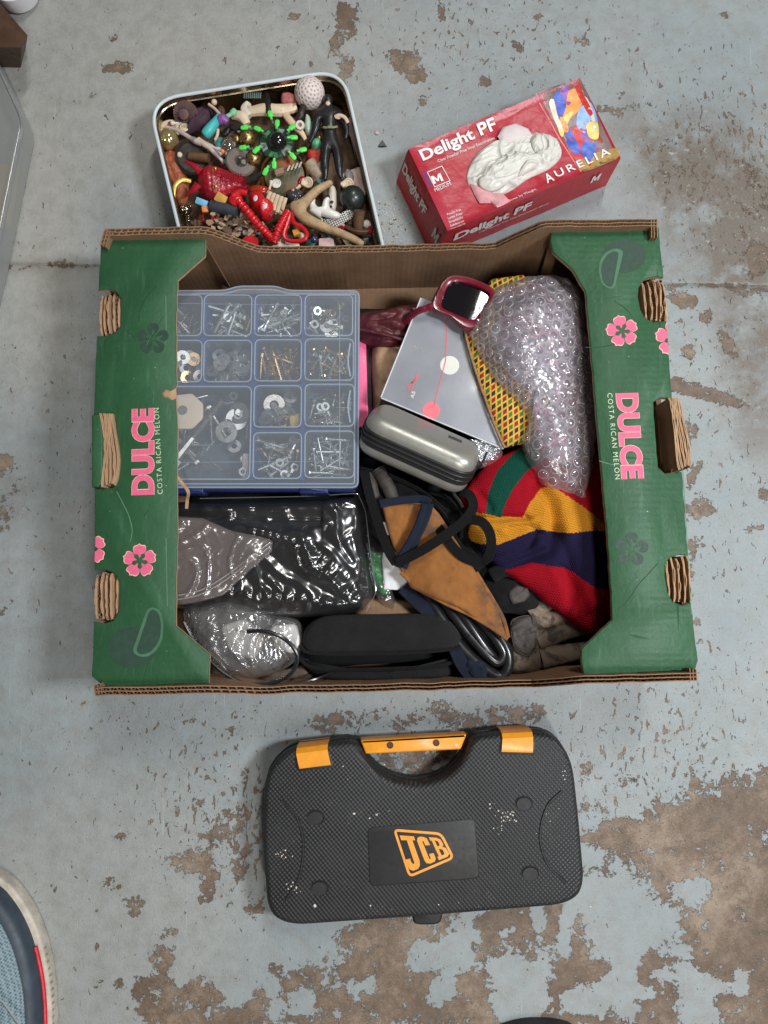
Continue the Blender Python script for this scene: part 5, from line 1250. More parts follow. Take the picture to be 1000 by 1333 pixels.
for j in range(-18, 19):
    for i in range(-14, 15):
        if cnt >= 300: break
        gx = i * dx + (j % 2) * dx / 2; gy = j * dx * .866; wx = .35 * math.sin(gy * .3); a_ = .32
        x = cw.x + gx * math.cos(a_) - gy * math.sin(a_) + wx; y = cw.y + gx * math.sin(a_) + gy * math.cos(a_)
        if not inpoly(x, y, wo): continue
        z = wtop(x, y)
        if z is None: continue
        zx, zy = wtop(x + .25, y), wtop(x, y + .25)
        if zx is None or zy is None: continue
        nrm = Vector((-(zx - z) / .25, -(zy - z) / .25, 1)).normalized(); 
        if nrm.z < .35: continue
        q = Vector((0, 0, 1)).rotation_difference(nrm).to_matrix().to_4x4(); s_ = rnd.uniform(.86, 1.05)
        mt_ = Matrix.Translation((x, y, z - .03)) @ q @ Matrix.Diagonal((s_, s_, s_ * rnd.uniform(.5, 1.1), 1))
        bo = inst(bme, 'bubble', mt_, bw); so = inst(rim_me, 'bubble_seal', mt_, bw); cnt += 1
# ---- silver hard case
SIL = mat('champagne_silver_shell', (.36, .355, .32), .36, metal=.55, var=.06, vs=30, speck=((.15, .14, .12), 300, .77))
RUB = mat('black_rubber_band', (.018, .018, .019), .45, var=.2)
sc_ = thing('hard_case', 'silver hard zip case with black band lying aslant below the grey folder', 'camera case', tuple(P(545, 580, 8)))
c0 = P(546, 583, 11); ang = zdir((480, 553), (612, 612), 11)
XF = Matrix.Translation(c0) @ Matrix.Rotation(ang, 4, 'Z') @ Matrix.Rotation(math.radians(-52), 4, 'X')
def caseshell(L, W, z0, z1, r, cr, inv=False):
    m = M(); q = rpoly([(-L / 2, -W / 2), (L / 2, -W / 2), (L / 2, W / 2), (-L / 2, W / 2)], cr, 8)
    if not inv: m.slab(q, z0, z1, r, 8, .05)
    else: m.slab(q, z0, z1, .05, 8, r)
    return m.xf(XF)
Ls, Ws = 14.6, 6.6
obj('top_shell', caseshell(Ls, Ws, .85, 2.75, 1.5, 2.7), SIL, sc_, sharp=60)
obj('bottom_shell', caseshell(Ls, Ws, -2.7, -.85, 1.3, 2.7, True), SIL, sc_, sharp=60)
obj('rubber_band', caseshell(Ls + .1, Ws + .1, -1.05, 1.05, .15, 2.75), RUB, sc_)
for dz in (-.35, .25, .85):
    m = M(); q = rpoly([(-Ls / 2 - .1, -Ws / 2 - .1), (Ls / 2 + .1, -Ws / 2 - .1), (Ls / 2 + .1, Ws / 2 + .1), (-Ls / 2 - .1, Ws / 2 + .1)], 2.8, 8); q = [Vector((p.x, p.y, dz)) for p in q]; m.tube(q + [q[0]], .13, 6); m.xf(XF); obj('zip_cord', m, RUB, sc_)
m = M(); m.slab(rpoly([(-.9, -.36), (.9, -.36), (.9, .36), (-.9, .36)], .1), 2.67, 2.79, .03, 2); m.xf(XF @ Matrix.Translation((3.6, .7, 0)) @ Matrix.Rotation(.05, 4, 'Z')); obj('badge', m, mat('grey_badge', (.05, .048, .045), .4), sc_)
m = M(); m.tube(spline([XF @ Vector((5.6, -3.3, 0)), P(590, 640, 11.2), P(598, 652, 11), P(602, 660, 10.6)], 6), .22, 6); m.ball(P(589, 633, 11.6), (.5, .35, .3), 10); obj('zip_pull', m, RUB, sc_)
m = M(); m.tube(spline([XF @ Vector((7.2, 0, .2)), P(626, 606, 12.2), P(634, 588, 12.6)], 5), .16, 6); obj('wrist_loop', m, RUB, sc_)
# silver foil
FOIL = mat('crumpled_foil', (.72, .73, .76), .18, metal=.9, var=.1)
m = M(); m.dome(pd([(606, 572), (630, 572), (652, 580), (655, 592), (640, 604), (622, 608), (608, 596)], 90, 9.5), 8.6, 9.8, 20, 4, 2, hf=lambda x, y, t: .4 * (ridge(x, y, 2, 1.1) - .5) + .2 * (ridge(x, y, 5, 2.4) - .5)); obj('foil_wrapper', m, FOIL, smooth=False, label='crumpled silver foil wrapper between the folder corner and jumper', cat='foil wrapper')
# ---- striped knitted jumper
def knit():
    m = bpy.data.materials.new('striped_knit'); nt = nodes(m); co = coords(nt, rot=(0, 0, math.radians(12))); sp = N(nt, 'ShaderNodeSeparateXYZ'); nt.links.new(co, sp.inputs[0])
    wob_ = math_(nt, 'MULTIPLY', noise_n(nt, co, 12, 2, .5), .012)
    x = math_(nt, 'ADD', sp.outputs[0], wob_); y = math_(nt, 'ADD', sp.outputs[1], math_(nt, 'MULTIPLY', wob_, .7)); W_ = .0036
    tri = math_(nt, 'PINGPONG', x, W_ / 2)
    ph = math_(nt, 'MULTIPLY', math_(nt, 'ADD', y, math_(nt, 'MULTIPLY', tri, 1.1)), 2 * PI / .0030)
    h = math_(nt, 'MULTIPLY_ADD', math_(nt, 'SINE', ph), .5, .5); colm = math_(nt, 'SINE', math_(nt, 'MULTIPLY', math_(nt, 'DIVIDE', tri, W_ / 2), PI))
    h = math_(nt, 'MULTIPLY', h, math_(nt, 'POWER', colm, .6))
    a = N(nt, 'ShaderNodeAttribute'); a.attribute_name = 'stripe'
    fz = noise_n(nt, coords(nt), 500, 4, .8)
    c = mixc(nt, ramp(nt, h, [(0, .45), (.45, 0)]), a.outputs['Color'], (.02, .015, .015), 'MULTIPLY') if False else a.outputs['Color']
    mu = ramp(nt, math_(nt, 'ADD', math_(nt, 'MULTIPLY', h, .6), math_(nt, 'MULTIPLY', fz, .5)), [(.15, .45), (.6, 1.1)]); c = mixc(nt, 1.0, c, mu, 'MULTIPLY')  # painted shade: colour darkened in the stitch hollows, broken up by fuzz noise
    b = N(nt, 'ShaderNodeBsdfPrincipled'); nt.links.new(c, b.inputs['Base Color']); b.inputs['Roughness'].default_value = .95; b.inputs['Specular IOR Level'].default_value = .04
    nt.links.new(bump(nt, math_(nt, 'ADD', h, math_(nt, 'MULTIPLY', fz, .5)), .0011, .9), b.inputs['Normal']); finish(nt, b.outputs[0]); return m
JR, JY, JN, JG = (.42, .010, .022), (.72, .30, .028), (.022, .018, .055), (.012, .085, .06)
jo = [(600, 645), (612, 628), (635, 604), (660, 588), (690, 577), (730, 580), (775, 590), (800, 640), (812, 720), (815, 780), (790, 818), (778, 826), (757, 819), (738, 803), (715, 786), (700, 772), (678, 757), (655, 742), (640, 728), (622, 712), (611, 695), (612, 672)]
GREEN_S = [(632, 668), (636, 640), (648, 612), (668, 590), (692, 575), (712, 590), (700, 602), (684, 616), (668, 636), (660, 652), (652, 674)]
YEL = [(600, 672), (616, 667), (650, 671), (680, 674), (690, 655), (702, 638), (716, 631), (738, 645), (765, 664), (795, 688), (830, 700), (830, 705), (790, 691), (768, 691), (745, 694), (722, 692), (700, 689), (676, 698), (650, 709), (625, 708), (600, 700)]
NAV = [(600, 700), (625, 708), (650, 709), (676, 698), (700, 689), (722, 692), (745, 694), (768, 691), (790, 691), (830, 705), (830, 790), (797, 770), (775, 765), (762, 757), (748, 746), (735, 739), (715, 737), (692, 732), (668, 740), (640, 745), (600, 740)]
def jz(x, y):
    px, py = PX((x, y, 11))
    z = 10.2 + 1.6 * math.exp(-(((px - 745) / 45) ** 2 + ((py - 690) / 60) ** 2)) + 1.2 * math.exp(-(((px - 665) / 45) ** 2 + ((py - 640) / 45) ** 2)) + 1.1 * math.exp(-(((px - 770) / 30) ** 2 + ((py - 780) / 50) ** 2))
    # folds: sunken valleys along surveyed lines, with a soft lip on one side
    for pts, dpt, wd in (([(655, 740), (690, 725), (715, 715), (722, 690), (716, 655), (700, 632)], .9, 9), ([(610, 672), (645, 674), (685, 672)], .7, 6), ([(700, 690), (690, 712), (662, 725), (630, 730)], .55, 8), ([(722, 690), (740, 730), (750, 765), (765, 800)], .6, 13), ([(625, 640), (640, 660)], .5, 8), ([(735, 740), (752, 770), (742, 800)], .5, 9), ([(780, 690), (786, 730), (780, 770)], .5, 9), ([(664, 686), (690, 684), (712, 700)], .45, 6)):
        best = 1e9; side = 1
        for i in range(len(pts) - 1):
            ax, ay = pts[i]; bx, by = pts[i + 1]; vx, vy = bx - ax, by - ay; t = max(0, min(1, ((px - ax) * vx + (py - ay) * vy) / (vx * vx + vy * vy)))
            d = math.hypot(px - ax - vx * t, py - ay - vy * t)
            if d < best: best = d; side = 1 if (vx * (py - ay) - vy * (px - ax)) > 0 else -1
        z -= dpt * math.exp(-(best / wd) ** 2 * (1.0 if side > 0 else 3.0)); z += dpt * .35 * math.exp(-((best - wd * 1.6) / wd) ** 2) * (side > 0)
    return z
jc = P(712, 690, 11)
m = M(); m.dome(dens([P(a, b, 10).to_2d() for a, b in jo], 420), 8.0, jz, 120, 6, 2.2, hf=lambda x, y, t: .18 * nz(x, y, 8, .35), c=(jc.x, jc.y), skirt=1.5)
cols = []
for v in m.v:
    px, py = PX(v)
    px += 1.2 * noise.noise(Vector((v.x * 4, v.y * 4, 0))); py += 1.2 * noise.noise(Vector((v.x * 4, v.y * 4, 5)))
    cols.append(JG if inpoly(px, py, GREEN_S) else JY if inpoly(px, py, YEL) else JN if inpoly(px, py, NAV) else JR)
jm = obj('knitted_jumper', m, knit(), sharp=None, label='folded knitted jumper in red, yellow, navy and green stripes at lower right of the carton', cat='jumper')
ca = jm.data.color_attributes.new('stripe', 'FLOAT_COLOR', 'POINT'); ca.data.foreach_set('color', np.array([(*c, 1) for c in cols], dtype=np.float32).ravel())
m = M(); m.dome(pd([(745, 590), (790, 600), (800, 690), (790, 700), (765, 660), (755, 630)], 80, 9), 7, 9.8, 12, 4, 2, hf=lambda x, y, t: .3 * nz(x, y, 4, .4)); obj('red_sleeve_cloth', m, mat('deep_red_wool', (.20, .006, .014), .95, bs=300, bd=.001), label='deep red woollen cloth in the shade behind the bubble wrap tail', cat='cloth')
# ---- black work gloves & worn leather gloves
LEA = mat('worn_grey_brown_leather', (.15, .11, .078), .75, var=.45, vs=28, bs=160, bd=.0010, vary2=((.045, .034, .025), 45, .50), sheen=.05)
LEAD = mat('worn_dark_leather', (.045, .036, .030), .6, var=.4, vs=30, bs=160, bd=.0010, vary2=((.10, .06, .035), 26, .6))
def finger(m, pts, r0, r1, z, mi=0, flat=.75):
    q = spline([P(a, b, z + dz_) for a, b, dz_ in pts], 11); n = len(q); rr_ = []
    for i in range(n):
        t = i / (n - 1); r_ = r0 + (r1 - r0) * t
        if t > .86: r_ *= math.sqrt(max(.03, 1 - ((t - .86) / .14) ** 2))
        rr_.append(r_ * (1 + .05 * nz(i * .5, z + r0 * 9) - .05 * max(0, math.sin(i * .8 + r0 * 20)) ** 6))
    m.tube(q, rr_, 14, mi, flat=flat)
lg = thing('leather_work_glove', 'worn grey-brown leather work glove in the lower right corner of the carton', 'glove', tuple(P(700, 850, 5)))
m = M(); m.dome(pd([(655, 862), (662, 840), (668, 812), (690, 800), (720, 812), (735, 840), (730, 868), (700, 880), (665, 878)], 110, 7.5), 5.0, 7.6, 26, 3.4, 2, hf=fold(5, .35, .6, .5)); obj('palm', m, LEA, lg, sharp=80)
for pts, r0, r1 in (([(692, 808, 0), (720, 806, .2), (755, 800, .2), (785, 792, -.3)], 1.25, .95), ([(700, 835, 0), (735, 822, .3), (765, 815, .2), (795, 808, -.4)], 1.2, .95), ([(705, 858, 0), (740, 850, .3), (770, 846, .1), (800, 842, -.4)], 1.25, .95), ([(690, 800, .2), (705, 790, .3), (720, 782, .1), (735, 778, -.3)], 1.1, .8)):
    m = M(); finger(m, pts, r0, r1, 7.0); obj('finger', m, LEA, lg, sharp=80)
m = M(); m.dome(pd([(664, 818), (668, 805), (692, 800), (702, 815), (700, 845), (690, 857), (676, 852), (668, 838)], 90, 8.2, False), 7.3, 7.95, 16, 8, 2, hf=fold(7, .25, .9, .4)); obj('palm_patch', m, LEAD, lg, sharp=80)
m = M(); q = [Vector((p.x, p.y, 7.7 + .05 * nz(p.x, p.y, 1))) for p in pd([(667, 818), (670, 807), (691, 802), (700, 816), (698, 844), (690, 854), (677, 850), (670, 838)], 60, 8.6)]; m.tube(q + [q[0]], .08, 5); obj('stitched_edge', m, LEAD, lg)
bg = thing('black_work_glove', 'black and charcoal work glove under the jumper, beside the tan pouch', 'glove', tuple(P(670, 780, 6)))
m = M(); m.dome(pd([(628, 762), (640, 748), (672, 750), (700, 765), (715, 785), (712, 800), (690, 803), (668, 800), (645, 795)], 110, 8), 5.5, 8.3, 20, 3.4, 2, hf=fold(9, .35, .6, .2)); obj('glove_body', m, BFAB, bg, sharp=80)
m = M(); m.dome(pd([(663, 768), (672, 760), (688, 765), (692, 775), (684, 785), (668, 788), (662, 778)], 60, 8.6, False), 8.0, 8.55, 10, 6, 2, hf=fold(17, .2, .9, .4)); obj('patch', m, LEAD, bg)
for pts in ([(640, 750, 0), (655, 742, .3), (672, 745, .2), (690, 752, 0)],): m = M(); finger(m, pts, 1.0, .8, 7.8); obj('finger', m, BFAB, bg)
bb = thing('black_fabric_bag', 'black fabric bag with netting and folds beneath the silver case', 'bag', tuple(P(550, 650, 5)))
m = M(); m.dome(pd([(460, 600), (490, 590), (560, 635), (620, 640), (645, 690), (640, 745), (600, 760), (520, 740), (470, 720), (455, 660)], 150, 8), 5.0, 8.6, 36, 3.4, 2, hf=fold(11, .9, .45, -.5)); obj('bag_body', m, BFAB, bb, sharp=80)
for pts in ([(560, 640, 0), (585, 650, .4), (600, 675, .5), (600, 700, 0)], [(545, 648, 0), (570, 660, .4), (586, 685, .5), (588, 712, 0)], [(470, 610, 0), (510, 620, .5), (550, 640, .3), (580, 665, 0)]): m = M(); m.tube(spline([P(a, b, 8.6 + c) for a, b, c in pts], 6), .28, 7); obj('piping', m, BFELT, bb)
m = M(); finger(m, [(492, 612, 0), (500, 624, .3), (508, 640, .3), (512, 655, 0)], .95, .85, 8.6); obj('glove_finger_tip', m, LEAD, label='brown-black leather finger tip poking out beside the black straps', cat='glove')
m = M(); finger(m, [(478, 618, 0), (484, 632, .3), (488, 650, .2)], .8, .7, 8.4); obj('glove_finger_tip', m, LEAD, label='narrower dark leather finger tip nearest the organiser corner', cat='glove')
# ---- green glove in cellophane, white paper
CELLO = film('cellophane', haze=.03, gloss=.12, edge=.8, rough=.07, bs=70, bd=.003)
gp_ = thing('green_glove_packet', 'cellophane packet of green rubber glove between black garment and white paper', 'packet', tuple(P(495, 730, 6)))
m = M(); m.dome(pd([(478, 700), (488, 690), (505, 690), (512, 720), (512, 760), (500, 775), (488, 760), (480, 730)], 80, 7), 5.5, 7.3, 14, 4, 2, hf=fold(2, .4, .8)); obj('green_glove', m, mat('green_rubber', (.05, .38, .10), .4, var=.25, vs=40), gp_)
m = M(); m.dome(pd([(474, 690), (486, 676), (502, 678), (505, 720), (506, 760), (515, 780), (512, 795), (495, 785), (480, 750)], 80, 7), 5.6, 7.8, 24, 4, 2, hf=lambda x, y, t: .35 * (ridge(x, y, 2, .9) - .5)); obj('cellophane', m, CELLO, gp_, sharp=60)
PAP = mat('white_paper', (.72, .73, .74), .6, var=.06, bs=20, bd=.001)
m = M(); m.dome(pd([(493, 655), (503, 662), (520, 700), (535, 722), (537, 765), (518, 768), (500, 767), (497, 730), (500, 700)], 100, 8.2, False), 7.7, 8.1, 14, 6, 2, hf=lambda x, y, t: .12 * nz(x, y, 4, .5)); obj('white_paper_packet', m, PAP, label='folded white paper packet showing beneath the tan leather flap', cat='paper')
# ---- tan leather holster / pouch with navy binding
TAN = mat('tan_suede', (.25, .095, .020), .85, var=.28, vs=26, bs=250, bd=.0006, vary2=((.12, .06, .03), 18, .56), sheen=.05)
NAVY = fab('navy_binding_cloth', (.018, .024, .045), weave=.0016, bd=.0006)
ho = thing('leather_tool_roll', 'tan suede pouch with navy binding folded open diagonally over black cables', 'leather pouch', tuple(P(575, 740, 7)))
def leaf(pts, z, th, sd, amp=.3, n=120, tilt=None):
    m = M(); m.dome(pd(pts, n, z, False), z - th, tilt if tilt else z, 18, 9, 2, hf=lambda x, y, t: amp * nz(x, y, sd, .25) + .06 * nz(x, y, sd, 1.5), skirt=.1); return m
obj('flap', leaf([(497, 658), (520, 655), (549, 652), (560, 657), (545, 690), (524, 733), (512, 712), (504, 685)], 9.6, .35, 1), TAN, ho, sharp=70)
def tz(x, y):
    px, py = PX((x, y, 10)); return 10.4 + .5 * math.sin((px + py - 1300) * .025) + .4 * math.exp(-((px - 560) / 20) ** 2)
obj('body', leaf([(560, 655), (572, 668), (590, 695), (612, 730), (636, 772), (652, 798), (663, 832), (650, 824), (628, 812), (596, 792), (560, 778), (535, 765), (520, 740), (530, 715), (548, 680)], 10.4, .5, 2, .2, 160, tz), TAN, ho, sharp=70, label='long pointed tan suede body')
def welt(pts, z, r, mt, nm='binding', par=ho, flat=.55):
    m = M(); m.tube([p + Vector((0, 0, .08 * nz(p.x, p.y, 3, .5))) for p in spline([P(a, b, z) for a, b in pts], 8)], r, 8, flat=flat); return obj(nm, m, mt, par)
welt([(495, 656), (510, 653), (535, 650), (552, 650), (560, 655)], 9.9, .5, NAVY)
welt([(554, 656), (548, 675), (537, 700), (524, 722), (517, 738)], 10.9, .5, NAVY)
welt([(561, 656), (556, 674), (545, 698), (534, 722), (526, 740)], 10.95, .38, NAVY)
welt([(522, 745), (545, 765), (580, 785), (612, 800), (645, 820), (661, 832)], 10.1, .28, TAN, 'rolled_edge')
welt([(620, 745), (640, 778), (655, 805), (662, 830)], 10.0, .25, TAN, 'rolled_edge')
m = M(); m.ribbon(spline([P(a, b, 8.2 + c) for a, b, c in ((525, 765, 0), (545, 785, 0), (570, 808, .1), (588, 835, .2), (600, 862, .3), (612, 878, .3), (628, 882, .2), (636, 874, 0))], 8), 1.5, .5); obj('trailing_binding', m, NAVY, ho)
m = M(); m.dome(pd([(606, 860), (620, 858), (634, 864), (638, 874), (630, 884), (616, 884), (608, 874)], 50, 9), 8.0, 9.1, 12, 4, 2, hf=lambda x, y, t: .3 * (ridge(x, y, 3, 1.2) - .5)); obj('bunched_end', m, NAVY, ho, sharp=80)
# ---- cables
CAB = mat('glossy_black_cable', (.012, .012, .013), .28, var=.1, coat=.3)
cb = thing('cable_bundle', 'glossy black power cable doubled back in a loop below the tan pouch', 'cable', tuple(P(620, 830, 6)))
for pts, r in (([(552, 770, -.4), (572, 800, 0), (594, 834, 0), (616, 858, .1), (638, 875, .2), (652, 880, .2), (661, 868, .2), (660, 848, .2), (646, 824, .1), (622, 800, 0), (600, 778, -.5)], .72), ([(566, 768, -.3), (590, 800, .4), (612, 828, .4), (634, 852, .4), (648, 862, .3), (655, 850, .3), (642, 828, .3), (620, 805, 0), (605, 790, -.3)], .62), ([(580, 770, -.2), (606, 806, .6), (628, 838, .5), (644, 858, .1)], .6), ([(560, 790, -1.0), (590, 828, -.8), (622, 866, -.6), (640, 882, -.5)], .6)):
    m = M(); m.tube(spline([P(a, b, 8.0 + c) for a, b, c in pts], 8), r, 12); obj('cable', m, CAB, cb)
# ---- webbing straps
st = thing('webbing_strap', 'long black webbing strap crossing the tan pouch and looping onto the jumper', 'strap', tuple(P(560, 690, 8)))
for pts in ([(474, 612, 9.0), (480, 640, 9.4), (492, 680, 9.8), (505, 715, 10.3), (516, 733, 11.0)], [(516, 733, 11.2), (535, 724, 11.6), (560, 710, 11.8), (585, 693, 11.7), (606, 676, 11.4), (616, 660, 11.0), (612, 645, 10.3), (600, 640, 9.6)], [(612, 676, 11.2), (628, 680, 11.9), (638, 695, 12.2), (639, 715, 12.0), (632, 729, 11.5), (618, 728, 10.8), (600, 715, 10.2), (586, 696, 9.9)], [(562, 672, 9.6), (580, 700, 10.6), (602, 724, 11.0), (628, 733, 11.2)]):
    q = spline([P(a, b, c) for a, b, c in pts], 8); m = M(); m.ribbon(q, 1.15, .18); obj('strap_run', m, STRAPM, st)
# ---- black garment in clear bag
gm = thing('bagged_garment', 'black folded garment in a shiny wrinkled clear plastic bag below the organiser', 'garment', tuple(P(360, 720, 5)))
go = [(205, 650), (300, 648), (400, 646), (466, 642), (476, 665), (482, 720), (490, 770), (478, 796), (430, 804), (340, 806), (260, 800), (205, 790)]
def gz(x, y):
    px, py = PX((x, y, 8)); return 8.2 - 1.2 * math.exp(-((py - 672 - (px - 230) * .02) / 12) ** 2) * (px < 420)
def ghf(x, y, t):
    px, py = PX((x, y, 8)); z = .25 * nz(x, y, 3, .2)
    for pts in ([(330, 690), (380, 705), (420, 730), (470, 780)], [(300, 770), (360, 775), (440, 790)], [(395, 700), (410, 745), (440, 760)]):
        best = min(math.hypot(px - (pts[i][0] + (pts[i + 1][0] - pts[i][0]) * k / 5), py - (pts[i][1] + (pts[i + 1][1] - pts[i][1]) * k / 5)) for i in range(len(pts) - 1) for k in range(6)); z += .5 * math.exp(-(best / 9) ** 2)
    return z
gc = P(350, 725, 8)
m = M(); m.dome(dens([P(a, b, 8).to_2d() for a, b in go], 130, False), 4.5, gz, 30, 7, 2, hf=ghf, c=(gc.x, gc.y)); obj('garment', m, BFELT, gm, sharp=80)
def bagfilm(name, bs, bd, gloss=.10, haze=.012, rough=.06, edge=.8, **k): return film(name, tint=(.96, .96, .97), haze=haze, gloss=gloss, edge=edge, rough=rough, bs=bs, bd=bd, **k)
def wrinkle(sd, amp, sc=.35):
    def f(x, y, t):
        w_ = noise.noise_vector(Vector((x * .15, y * .15, sd))) * 1.8
        a = 1 - abs(noise.noise(Vector((x * sc + w_.x, y * sc * .6 + w_.y, sd)))) * 2.2
        b_ = 1 - abs(noise.noise(Vector((x * sc * 2.6 + w_.y, y * sc * 2.0 - w_.x, sd + 4)))) * 2.5
        return amp * (max(0, a) ** 2 + .2 * max(0, b_) ** 2)
    return f
CREASES = [([(262, 662), (300, 668), (340, 664), (400, 655), (470, 650)], .35, 5), ([(300, 676), (340, 688), (375, 700), (384, 712)], .55, 5), ([(384, 712), (388, 735), (398, 748), (430, 758), (470, 788)], .6, 4), ([(396, 704), (404, 722), (402, 736), (425, 748), (455, 780)], .5, 4), ([(405, 700), (430, 718), (455, 745), (468, 770)], .55, 5), ([(425, 652), (438, 668), (440, 690), (444, 706), (462, 690), (466, 655)], .5, 4), ([(425, 652), (465, 656)], .4, 4),
 ([(345, 728), (365, 745), (395, 765), (430, 782), (462, 790)], .7, 6), ([(352, 752), (380, 772), (420, 784), (458, 786)], .5, 5), ([(332, 735), (340, 760), (352, 778), (345, 784)], .5, 4), ([(312, 752), (318, 772), (338, 784)], .5, 5), ([(360, 760), (372, 778), (368, 792)], .4, 3), ([(322, 655), (326, 668), (345, 676)], .5, 5), ([(288, 660), (300, 668), (292, 676)], .5, 4), ([(370, 668), (378, 690), (392, 690)], .5, 5), ([(410, 685), (430, 682), (436, 700), (458, 730)], .55, 5), ([(460, 700), (470, 730), (466, 750)], .4, 4), ([(330, 796), (400, 802), (460, 800)], .4, 4)]
def seg_d(px, py, pts):
    best = 1e9
    for i in range(len(pts) - 1):
        ax, ay = pts[i]; vx, vy = pts[i + 1][0] - ax, pts[i + 1][1] - ay; t = max(0, min(1, ((px - ax) * vx + (py - ay) * vy) / (vx * vx + vy * vy)))
        best = min(best, math.hypot(px - ax - vx * t, py - ay - vy * t))
    return best
def w1(x, y, t):
    px, py = PX((x, y, 8.3)); px += 3 * nz(x, y, 2, .3, 1); py += 3 * nz(x, y, 9, .3, 1); z = .12 * nz(x, y, 7, .25)
    for pts, a, w_ in CREASES:
        d = seg_d(px, py, pts)
        if d < w_ * 4: z += a * .48 * math.exp(-(d / (w_ * 1.15)) ** 2)
    return z
m = M(); m.dome(dens([P(a, b, 8.3).to_2d() for a, b in go], 420, False), 4.9, lambda x, y: gz(x, y) + .2, 130, 8, 2, hf=lambda x, y, t: ghf(x, y, t) + w1(x, y, t), c=(gc.x, gc.y)); obj('plastic_sleeve', m, bagfilm('sleeve_film', 0, 0, .09, rough=.20, edge=.6), gm, sharp=None)
m = M(); q = [Vector((p.x, p.y, 8.25)) for p in dens([P(a, b, 8.3).to_2d() for a, b in go], 120, False)][8:62]; m.tube(q, .06, 5); obj('bag_seam', m, film('seam_film', haze=.08, gloss=.08), gm)
# ---- zip bags
zb = thing('zip_bag', 'cloudy crumpled zip-lock bag lying over the left end of black garment', 'plastic bag', tuple(P(280, 730, 9)))
zo = [(200, 668), (240, 672), (262, 673), (300, 690), (340, 698), (354, 703), (353, 718), (330, 738), (308, 758), (290, 775), (262, 783), (236, 788), (200, 790)]
zc = P(275, 728, 9.5); ZB = film('cloudy_bag_film', tint=(.80, .80, .80), haze=.15, gloss=.09, edge=.6, rough=.20, hcol=(.52, .44, .42))
w2 = wrinkle(33, .5, .38); m = M(); m.dome(dens([P(a, b, 9.6).to_2d() for a, b in zo], 110, False), 8.9, 9.8, 30, 6, 2, hf=lambda x, y, t: w2(x, y, t), c=(zc.x, zc.y), skirt=.2); obj('bag_film', m, ZB, zb, sharp=None)
for dz_ in (0, 6):
    m = M(); m.tube(spline([P(a, b + dz_ * .9, 10.0) for a, b in ((232, 775), (262, 768), (296, 748), (330, 722), (352, 706))], 6), .07, 5); obj('zip_ridge', m, film('ridge_film%d' % dz_, haze=.5, gloss=.3, hcol=(.6, .58, .56)), zb)
cbag = thing('crumpled_bag', 'clear crumpled plastic bag with white pieces at the lower left corner of the carton', 'plastic bag', tuple(P(310, 840, 7)))
co2 = [(234, 792), (262, 786), (290, 780), (320, 786), (350, 800), (385, 808), (392, 830), (386, 858), (370, 872), (345, 882), (318, 886), (290, 880), (268, 862), (246, 838), (236, 815)]
cc2 = P(315, 833, 8); w3 = wrinkle(41, .7, .4)
m = M(); m.dome(dens([P(a, b, 8.6).to_2d() for a, b in co2], 150, True), 6.2, 8.9, 44, 3.5, 2, hf=lambda x, y, t: w3(x, y, t), c=(cc2.x, cc2.y)); obj('bag_film', m, film('crumpled_bag_film', tint=(.95, .95, .96), haze=.06, gloss=.12, edge=.6, rough=.14, hcol=(.7, .7, .7)), cbag, sharp=None)
m = M(); m.dome(dens([Vector((cc2.x, cc2.y)) + (P(a, b, 8.6).to_2d() - Vector((cc2.x, cc2.y))) * .9 for a, b in co2], 80, True), 5.8, 8.0, 22, 3.5, 2, hf=lambda x, y, t: .6 * (ridge(x, y, 9, .6) - .5), c=(cc2.x, cc2.y)); obj('inner_film', m, film('inner_bag_film', tint=(.92, .92, .92), haze=.10, gloss=.10, edge=.6, rough=.16, hcol=(.6, .58, .56)), cbag, sharp=None)
m = M(); m.slab(rpoly(PP([(352, 815), (385, 812), (392, 835), (382, 852), (358, 845)], 7.5), .6), 6.2, 7.6, .4, 4); obj('white_plug', m, mat('white_plastic', (.74, .72, .69), .4), label='white plastic plug inside the crumpled bag, beside the black case', cat='plug')
m = M(); m.slab(rpoly(PP([(285, 815), (318, 805), (345, 830), (330, 860), (298, 850)], 7), .8), 5.6, 7.0, .6, 4); obj('white_adaptor', m, bpy.data.materials['white_plastic'], label='blurred white lump in the middle of the crumpled clear bag', cat='adaptor')
m = M(); m.dome(pd([(272, 865), (300, 868), (360, 872), (400, 868), (400, 885), (330, 890), (275, 888)], 80, 6), 4, 6.0, 10, 5, 2, hf=fold(14, .4, .8)); obj('brown_cloth', m, mat('dark_brown_cloth', (.12, .085, .065), .8, var=.3, bs=200, bd=.001), label='dark brown cloth in the gap beneath the crumpled bag and front wall', cat='cloth')
# cord
m = M(); m.tube(spline([P(a, b, c) for a, b, c in ((322, 822, 10.0), (345, 822, 10.2), (368, 830, 10.2), (384, 846, 10.0), (387, 862, 9.8), (375, 880, 9.8), (350, 890, 9.9), (320, 890, 10.0), (298, 880, 10.2), (280, 866, 10.3), (262, 845, 10.4), (248, 826, 10.4), (240, 810, 10.2))], 10), .26, 8); obj('cord', m, CAB, label='thin black cord looped around the crumpled clear bag', cat='cord')
m = M(); m.tube(spline([P(a, b, c) for a, b, c in ((300, 884, 9.6), (340, 893, 9.6), (380, 890, 9.4), (410, 884, 8.8), (430, 876, 7.5))], 8), .16, 6); obj('thin_wire', m, CAB, label='thin black wire running from the cord to the open black case', cat='wire')
